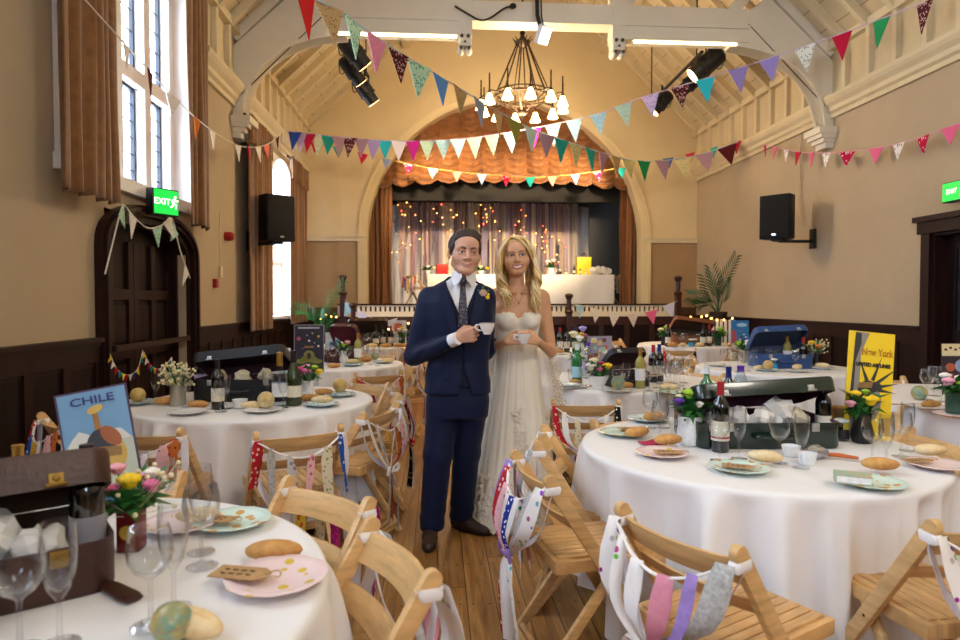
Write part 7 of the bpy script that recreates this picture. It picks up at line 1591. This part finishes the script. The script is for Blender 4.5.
    f=part('buttonhole_rose',B,mat('petal_dusky','#b5917c',.7),r,label='dusky rose buttonhole'); B=MB(); B.sph(bq+Vector((.026,-.008,-.026)),.012,8,6); B.sph(bq+Vector((.03,-.006,-.008)),.008,8,6); part('buttonhole_bud',B,FL['yellow'],f,label='yellow bud'); B=MB()
    for a in (.4,1.6,2.7,4.2,5.2): B.sph(bq+Vector((.028*math.cos(a),.003,.028*math.sin(a))),(.014,.003,.006),7,5,rot=(0,-a,0))
    part('buttonhole_leaf',B,m_stem,f)
    return r
# ---------------------------------------------------------------- bride
def bride():
    r=thing('person','woman with long blonde waves in a strapless ivory wedding dress holding a teacup','person',(.50,4.02,0),.0)
    HM=Matrix.Translation((-.004,-.03,1.684))@Euler((.02,-.09,-.08)).to_matrix().to_4x4()@Matrix.Diagonal((1.08,1.04,.955,1))
    s=Sdf([(-.30,-.14,.012),(-.14,.14,.0033),(.14,.30,.008)],[(-.36,-.17,.0034),(-.17,.11,.0042),(.11,.2,.012)],[(0,1.0,.02),(1.0,1.10,.008),(1.10,1.24,.0034),(1.24,1.52,.006),(1.52,1.78,.003),(1.78,1.82,.01)])
    head(s,HM,False,1)
    s.cap((.004,.02,1.45),(-.002,.0,1.605),.050,.045,.03); s.cap((-.145,.02,1.445),(.15,.02,1.44),.042,.042,.045)
    TB_=[(1.0,.105,.075,.005,.01),(1.12,.112,.082,.005,.01),(1.22,.130,.09,.005,.005),(1.30,.145,.095,.005,.005),(1.37,.152,.088,.004,.010),(1.445,.125,.065,.003,.018),(1.48,.07,.05,.002,.02)]
    s.sect(TB_,0,.03)
    for q in (-1,1): s.ell((.005+q*.068,-.075,1.288),(.058,.048,.056),.03)
    for q in (-1,1): s.cap((.01+q*.018,-.060,1.458),(q*.12,-.018,1.465),.009,.008,.012)
    LW=(.100,-.235,1.165); RW=(-.085,-.235,1.165)
    for a,b_,ra,rb in (((.172,.022,1.43),(.225,.015,1.09),.045,.035),((.225,.015,1.085),LW,.034,.022),((-.165,.022,1.43),(-.205,.0,1.10),.043,.034),((-.205,.0,1.095),RW,.033,.022),((-.05,.01,1.0),(-.07,.01,.08),.055,.04),((.05,.01,1.0),(.07,.01,.08),.055,.04)): s.cap(a,b_,ra,rb,.02)
    hand(s,LW,(-.88,-.32,.30),(-.2,.1,1),(-.35,1.0,.15),((38,48,30),(38,46,28),(34,42,26),(26,34,22)),sc=.86,thumb=((.02,.03,.008),(.05,.052,.010),(.078,.056,.014),(.098,.05,.016)))
    hand(s,RW,(.88,-.34,.26),(.2,.1,1),(.35,1.0,.15),((38,48,30),(38,46,28),(34,42,26),(26,34,22)),sc=.86,thumb=((.02,.03,.008),(.05,.052,.010),(.078,.056,.014),(.098,.05,.016)))
    s.obj('body',[m_skf,m_lipf,m_eyew,m_iris2,m_teeth,m_lash],r,face_paint(HM,False,1))
    bl=[mat('blonde_hair_a','#e0c48a',.45,spec=.4,noise=(40,.2),stretch=(1,1,.2)),mat('blonde_hair_b','#cfa866',.45,spec=.4,noise=(40,.2),stretch=(1,1,.2)),mat('blonde_hair_c','#f0dcac',.42,spec=.4,noise=(40,.15),stretch=(1,1,.2)),mat('blonde_hair_d','#b58c52',.5,spec=.3,noise=(40,.2),stretch=(1,1,.2))]
    brows(HM,r,mat('brown_brow','#6b4a2c',.6),False)
    h=Sdf([(-.12,.12,.004)],[(-.14,.12,.0045)],[(1.56,1.82,.004)])
    def hc(X,Y,Z):
        k0=np.sqrt((X/.090)**2+((Y-.022)/.107)**2+((Z-.040)/.100)**2); d=(k0-1)*.09+.003*np.sin(60*X+30*Z+10*np.sin(22*Y))
        line=.074-.75*np.abs(X+.02)-.9*np.clip(Y+.070,0,1); return np.maximum(d,np.maximum(line-Z,-.09-Z))
    h.put(hc,(-.1,-.1,-.10),(.1,.135,.15),0,'u',HM); h.obj('hair',bl[0],r)
    rn=random.Random(3); LK=[MB() for _ in bl]
    def lock(pts,w,amp,ph,mi,n=34):
        C=crom([HM@Vector(p) for p in pts],n); out=[]
        for i,c in enumerate(C):
            t=i/(n-1); g=max(0,t-.28)/.72; a=ph+t*19; out.append(c+Vector((math.cos(a)*amp*g,math.sin(a)*amp*g*.8,0)))
        LK[mi].tube(out,[w*(.55+.9*math.sin(PI*min(1,.12+.80*i/(n-1)))**.8)*(1 if i<n-3 else .55-.2*(i-n+3)) for i in range(n)],7,flat=.7)
    for q in (-1,1):
        for i in range(72):
            f=i/71; y0=lerp(-.068,.088,f)+rn.uniform(-.006,.006); back=max(0,(f-.45)/.55); ln=rn.uniform(.10,.19) if q>0 else rn.uniform(.05,.13); px_=-.022
            fr=max(0,1-f*2.2)
            pts=[(px_+q*.004,lerp(-.055,.07,f),.128-.02*back),(q*(.052+.012*rn.random()),y0*.95-.008*fr,.100),(q*(.090+.008*rn.random()),y0,.03),(q*(.098+.014*rn.random()-.035*back),y0+.02*back,-.06),(q*(.096+.026*rn.random()-.05*back),y0-.012+.03*back,-.14)]
            if f<.62: pts+=[(q*(.080+.03*rn.random()),-.055+.06*f,-.20),(q*(.052+.045*rn.random())+.006,-.092+.05*f+rn.uniform(-.01,.01),-.205-ln)]
            else: pts+=[(q*(.085+.04*rn.random()-.05*back),y0+.02,-.21),(q*(.08+.05*rn.random()-.05*back),y0+.01,-.23-ln*.7)]
            lock(pts,rn.uniform(.0065,.0115),rn.uniform(.012,.021),rn.choice((0,0,2.1,4.2))+rn.uniform(-.5,.5)+f*3,rn.choice((0,0,1,2,2,3) if f<.6 else (1,1,3,0)))
    for i in range(16):   # swept fringe from the parting
        t=i/15; lock([(-.024,-.05+.004*i,.126),(.012+.02*t,-.086+.006*i,.112-.012*t),(.055+.012*t,-.078+.006*i,.062-.012*t),(.082+.004*t,-.056+.005*i,.005),(.094,-.045+.004*i,-.07)],.0085,.002,t*5,rn.choice((0,2,2,1)),22)
    for i in range(10):
        t=i/9; lock([(-.024,-.05+.006*i,.126),(-.05,-.075+.006*i,.098-.01*t),(-.080,-.058+.006*i,.04),(-.092,-.044+.004*i,-.05),(-.098,-.04,-.11)],.008,.003,t*5,rn.choice((0,2,1)),22)
    for k,B in enumerate(LK): part('hair_locks',B,bl[k],r,ang=80)
    # dress
    m_dr=mat('ivory_tulle','#eae2d2',.8,spec=.2,noise=(5,.04),bump=(300,.1)); m_lace=mat('ivory_lace','#efe7d8',.75,vor=(75,.22,'#ddd0b8'),bump=(120,.3))
    d=Sdf([(-.2,.22,.005)],[(-.18,.14,.005)],[(1.09,1.42,.005)]); d.sect(TB_,.008,0,z0=1.13,z1=1.40)
    for q in (-1,1): d.ell((.005+q*.068,-.078,1.286),(.066,.054,.060),.025)
    def top(X,Y,Z):
        zt=1.338-.040*np.exp(-((X-.005)/.026)**2)-.25*np.clip(np.abs(X-.005)-.085,0,1)+.004*np.sin(X*190); return (zt-np.where(Y>.0,.05+0*X,0))-Z
    d.put(top,(-.3,-.3,1.2),(.3,.3,1.45),0,'s'); do=d.obj('bodice',m_lace,r,label) if False else d.obj('bodice',m_lace,r)
    prof=[(1.165,.125,.098,.005),(1.10,.128,.104,.005),(.98,.143,.122,.005),(.8,.172,.155,.0),(.55,.215,.20,-.005),(.3,.255,.245,-.01),(.12,.285,.28,-.01),(.0,.30,.295,-.01)]
    pz=[q[0] for q in prof][::-1]
    def skirt(grow,pl,zlow,scal,ph):
        B=MB()
        def fn(u,v):
            a=2*PI*u; z=lerp(zlow,1.165,v); a_,b_,cx=[np.interp(z,pz,[q[i] for q in prof][::-1]) for i in (1,2,3)]; t=(1.165-z)/1.165
            f=1+pl*(.35+t)*(math.sin(23*a+ph+1.4*math.sin(3*a))*.6+math.sin(41*a+2*ph)*.35)+.04*t*math.sin(5*a+ph); zz=z+(scal*abs(math.sin(30*a)) if v==0 else 0)
            return (cx+(a_+grow)*f*math.cos(a),.01+(b_+grow)*f*math.sin(a),zz)
        B.grid(fn,300,30,cu=True); return B
    part('skirt',skirt(0,.020,.012,.012,0),m_dr,r,ang=80)
    # lace appliques on the skirt
    B=MB(); rn2=random.Random(8)
    def ap(a,z,rr):
        a_,b_,cx=[np.interp(z,pz,[q[i] for q in prof][::-1]) for i in (1,2,3)]; c=Vector((cx+(a_+.012)*math.cos(a),.01+(b_+.012)*math.sin(a),z)); n_=Vector((math.cos(a),math.sin(a),.12)).normalized(); u_=Vector((-math.sin(a),math.cos(a),0)); w_=n_.cross(u_)
        for k in range(5):
            an=2*PI*k/5+a*7; e=c+(u_*math.cos(an)+w_*math.sin(an))*rr*.6
            vs=[e-n_*.004+n_*.0065*(1 if m_==0 else .2)+(u_*math.cos(m_*1.047)+w_*math.sin(m_*1.047))*(0 if m_==0 else rr*.5) for m_ in range(7)]
            B.add(vs,[(0,m_,m_%6+1) for m_ in range(1,7)])
    for i in range(520):
        a=rn2.uniform(PI,2*PI); z=.05+.30*rn2.random()**1.7; ap(a,z,.014)
    for i in range(70): t=rn2.random(); ap(-PI/2+.12*math.sin(t*4)+rn2.uniform(-.16,.16),.30+t*.45,.010)
    tag(part('lace_applique',B,m_lace,r),kind='stuff')
    B=MB(); B.grid(lambda u,v:(.005+(.127+.004*math.sin(PI*v))*math.cos(2*PI*u),.006+(.101+.004*math.sin(PI*v))*math.sin(2*PI*u),lerp(1.15,1.178,v)),60,5,cu=True); part('waistband',B,m_lace,r)
    # veil
    m_veil=clothmat('veil_tulle','#ece6dc',.4,alpha=.4); m_vl=clothmat('veil_lace','#e8e0d2',.3,alpha=.35,noise=(70,))
    def vp(u,v):
        z=lerp(.62,1.72,v); w=lerp(.30,.075,v**1.2); x=.05*(1-v)+lerp(-w,w,u); y=.115+.09*(1-v)-.10*(abs(2*u-1)**2)*v*.6+.018*math.sin(15*u+4*v)+.01*math.sin(31*u); return (x,y,z)
    B=MB(); B.grid(vp,50,30); part('veil',B,m_veil,r,ang=80,solid=.001)
    B=MB(); B.grid(lambda u,v:Vector(vp(.93+.07*u,v))+Vector((.022*u*(1+.5*math.sin(70*v)),-.004,0)),6,80); B.grid(lambda u,v:Vector(vp(u,.0+.035*v))+Vector((0,-.004,-.012*abs(math.sin(40*u)) if v==0 else 0)),80,5); part('veil_lace',B,m_vl,r,ang=80,solid=.001)
    B=MB(); B.tube(crom([(-.045,-.03,1.48),(-.02,-.068,1.435),(.004,-.086,1.40),(.028,-.068,1.435),(.05,-.03,1.48)],20),.0013,5); B.sph((.004,-.089,1.394),.005,8,6); part('necklace',B,m_brass,r)
    return r
groom(); bride()
teacup('white teacup with dark flowers in the man\'s hand',(.275,3.505,1.222),-.25,'#6a2a4a')
teacup('white teacup with a floral rim in the woman\'s hands',(.51,3.735,1.155),.4,'#4a6a8a')
# ================================================================ LIGHT AND CAMERA
w=bpy.data.worlds.new('sky'); S.world=w; w.use_nodes=True
bg=w.node_tree.nodes['Background']; bg.inputs[0].default_value=(.80,.90,1.0,1); bg.inputs[1].default_value=20.0
def portal(name,W,x):
    ya,yb,za,zb=W; l=bpy.data.lights.new(name,'AREA'); l.shape='RECTANGLE'; l.size=yb-ya; l.size_y=zb-za; l.cycles.is_portal=True
    o=link(name,l,None,(x,(ya+yb)/2,(za+zb)/2)); o.rotation_euler=Euler((0,PI/2 if x>0 else -PI/2,0)); 
    o.rotation_euler=(PI/2,0,-PI/2) if x<0 else (PI/2,0,PI/2); return o
portal('daylight_portal_near',W1,WL-.38); portal('daylight_portal_far',W2,WL-.38); portal('daylight_portal_behind',W0,WL-.38); portal('daylight_portal_beside',W5,WL-.38)
l=bpy.data.lights.new('daylight_portal_gable','AREA'); l.shape='RECTANGLE'; l.size=GW[1]-GW[0]; l.size_y=GW[3]-GW[2]; l.cycles.is_portal=True; link('daylight_portal_gable',l,None,((GW[0]+GW[1])/2,YF-.32,(GW[2]+GW[3])/2),(PI/2,0,0))
def point(name,loc,pw,col,r=.1):
    l=bpy.data.lights.new(name,'POINT'); l.energy=pw; l.color=col; l.shadow_soft_size=r; return link(name,l,None,loc)
cam=bpy.data.cameras.new('camera'); co=link('camera',cam,None,(0,0,H)); co.rotation_euler=(PI/2-TH,0,-PSI)
cam.sensor_width=36; cam.lens=FPX/960*36; cam.clip_start=.05; cam.clip_end=100
cam.dof.use_dof=True; cam.dof.focus_distance=3.8; cam.dof.aperture_fstop=3.2
S.camera=co
S.view_settings.view_transform='Standard'; S.view_settings.look='None'; S.view_settings.exposure=0.02; S.view_settings.gamma=1
S.view_settings.use_curve_mapping=False
S.cycles.max_bounces=8; S.cycles.diffuse_bounces=4; S.cycles.glossy_bounces=3; S.cycles.transparent_max_bounces=24; S.cycles.caustics_reflective=False; S.cycles.caustics_refractive=False; S.cycles.sample_clamp_indirect=6
WARM=(1.0,.76,.46)
point('chandelier_glow',(1.40,10.5,4.42),420,WARM,.45)
point('near_fill_light',(1.5,4.0,5.4),90,(1,.95,.88),.4); point('rear_fill_light',(2.4,-.6,4.4),260,(1,.92,.82),.5)  # added fill lights, no lamp fixtures hang at these points
def spot(name,loc,tgt,pw,col,size=.9,r=.1):
    l=bpy.data.lights.new(name,'SPOT'); l.energy=pw; l.color=col; l.spot_size=size; l.spot_blend=.6; l.shadow_soft_size=r
    o=link(name,l,None,loc); o.rotation_euler=(Vector(tgt)-Vector(loc)).to_track_quat('-Z','Y').to_euler(); return o
spot('stage_spot_glow',(-.6,11.2,4.45),(1.2,16.6,2.9),1300,WARM,1.0); spot('stage_spot_glow',(3.6,11.5,4.4),(1.8,16.6,2.9),1300,WARM,1.0); spot('stage_spot_glow',(4.1,10.4,4.6),(1.5,14.4,4.6),120,WARM,1.1); spot('stage_spot_glow',(-1.0,10.6,4.8),(1.5,14.4,4.6),120,WARM,1.1)
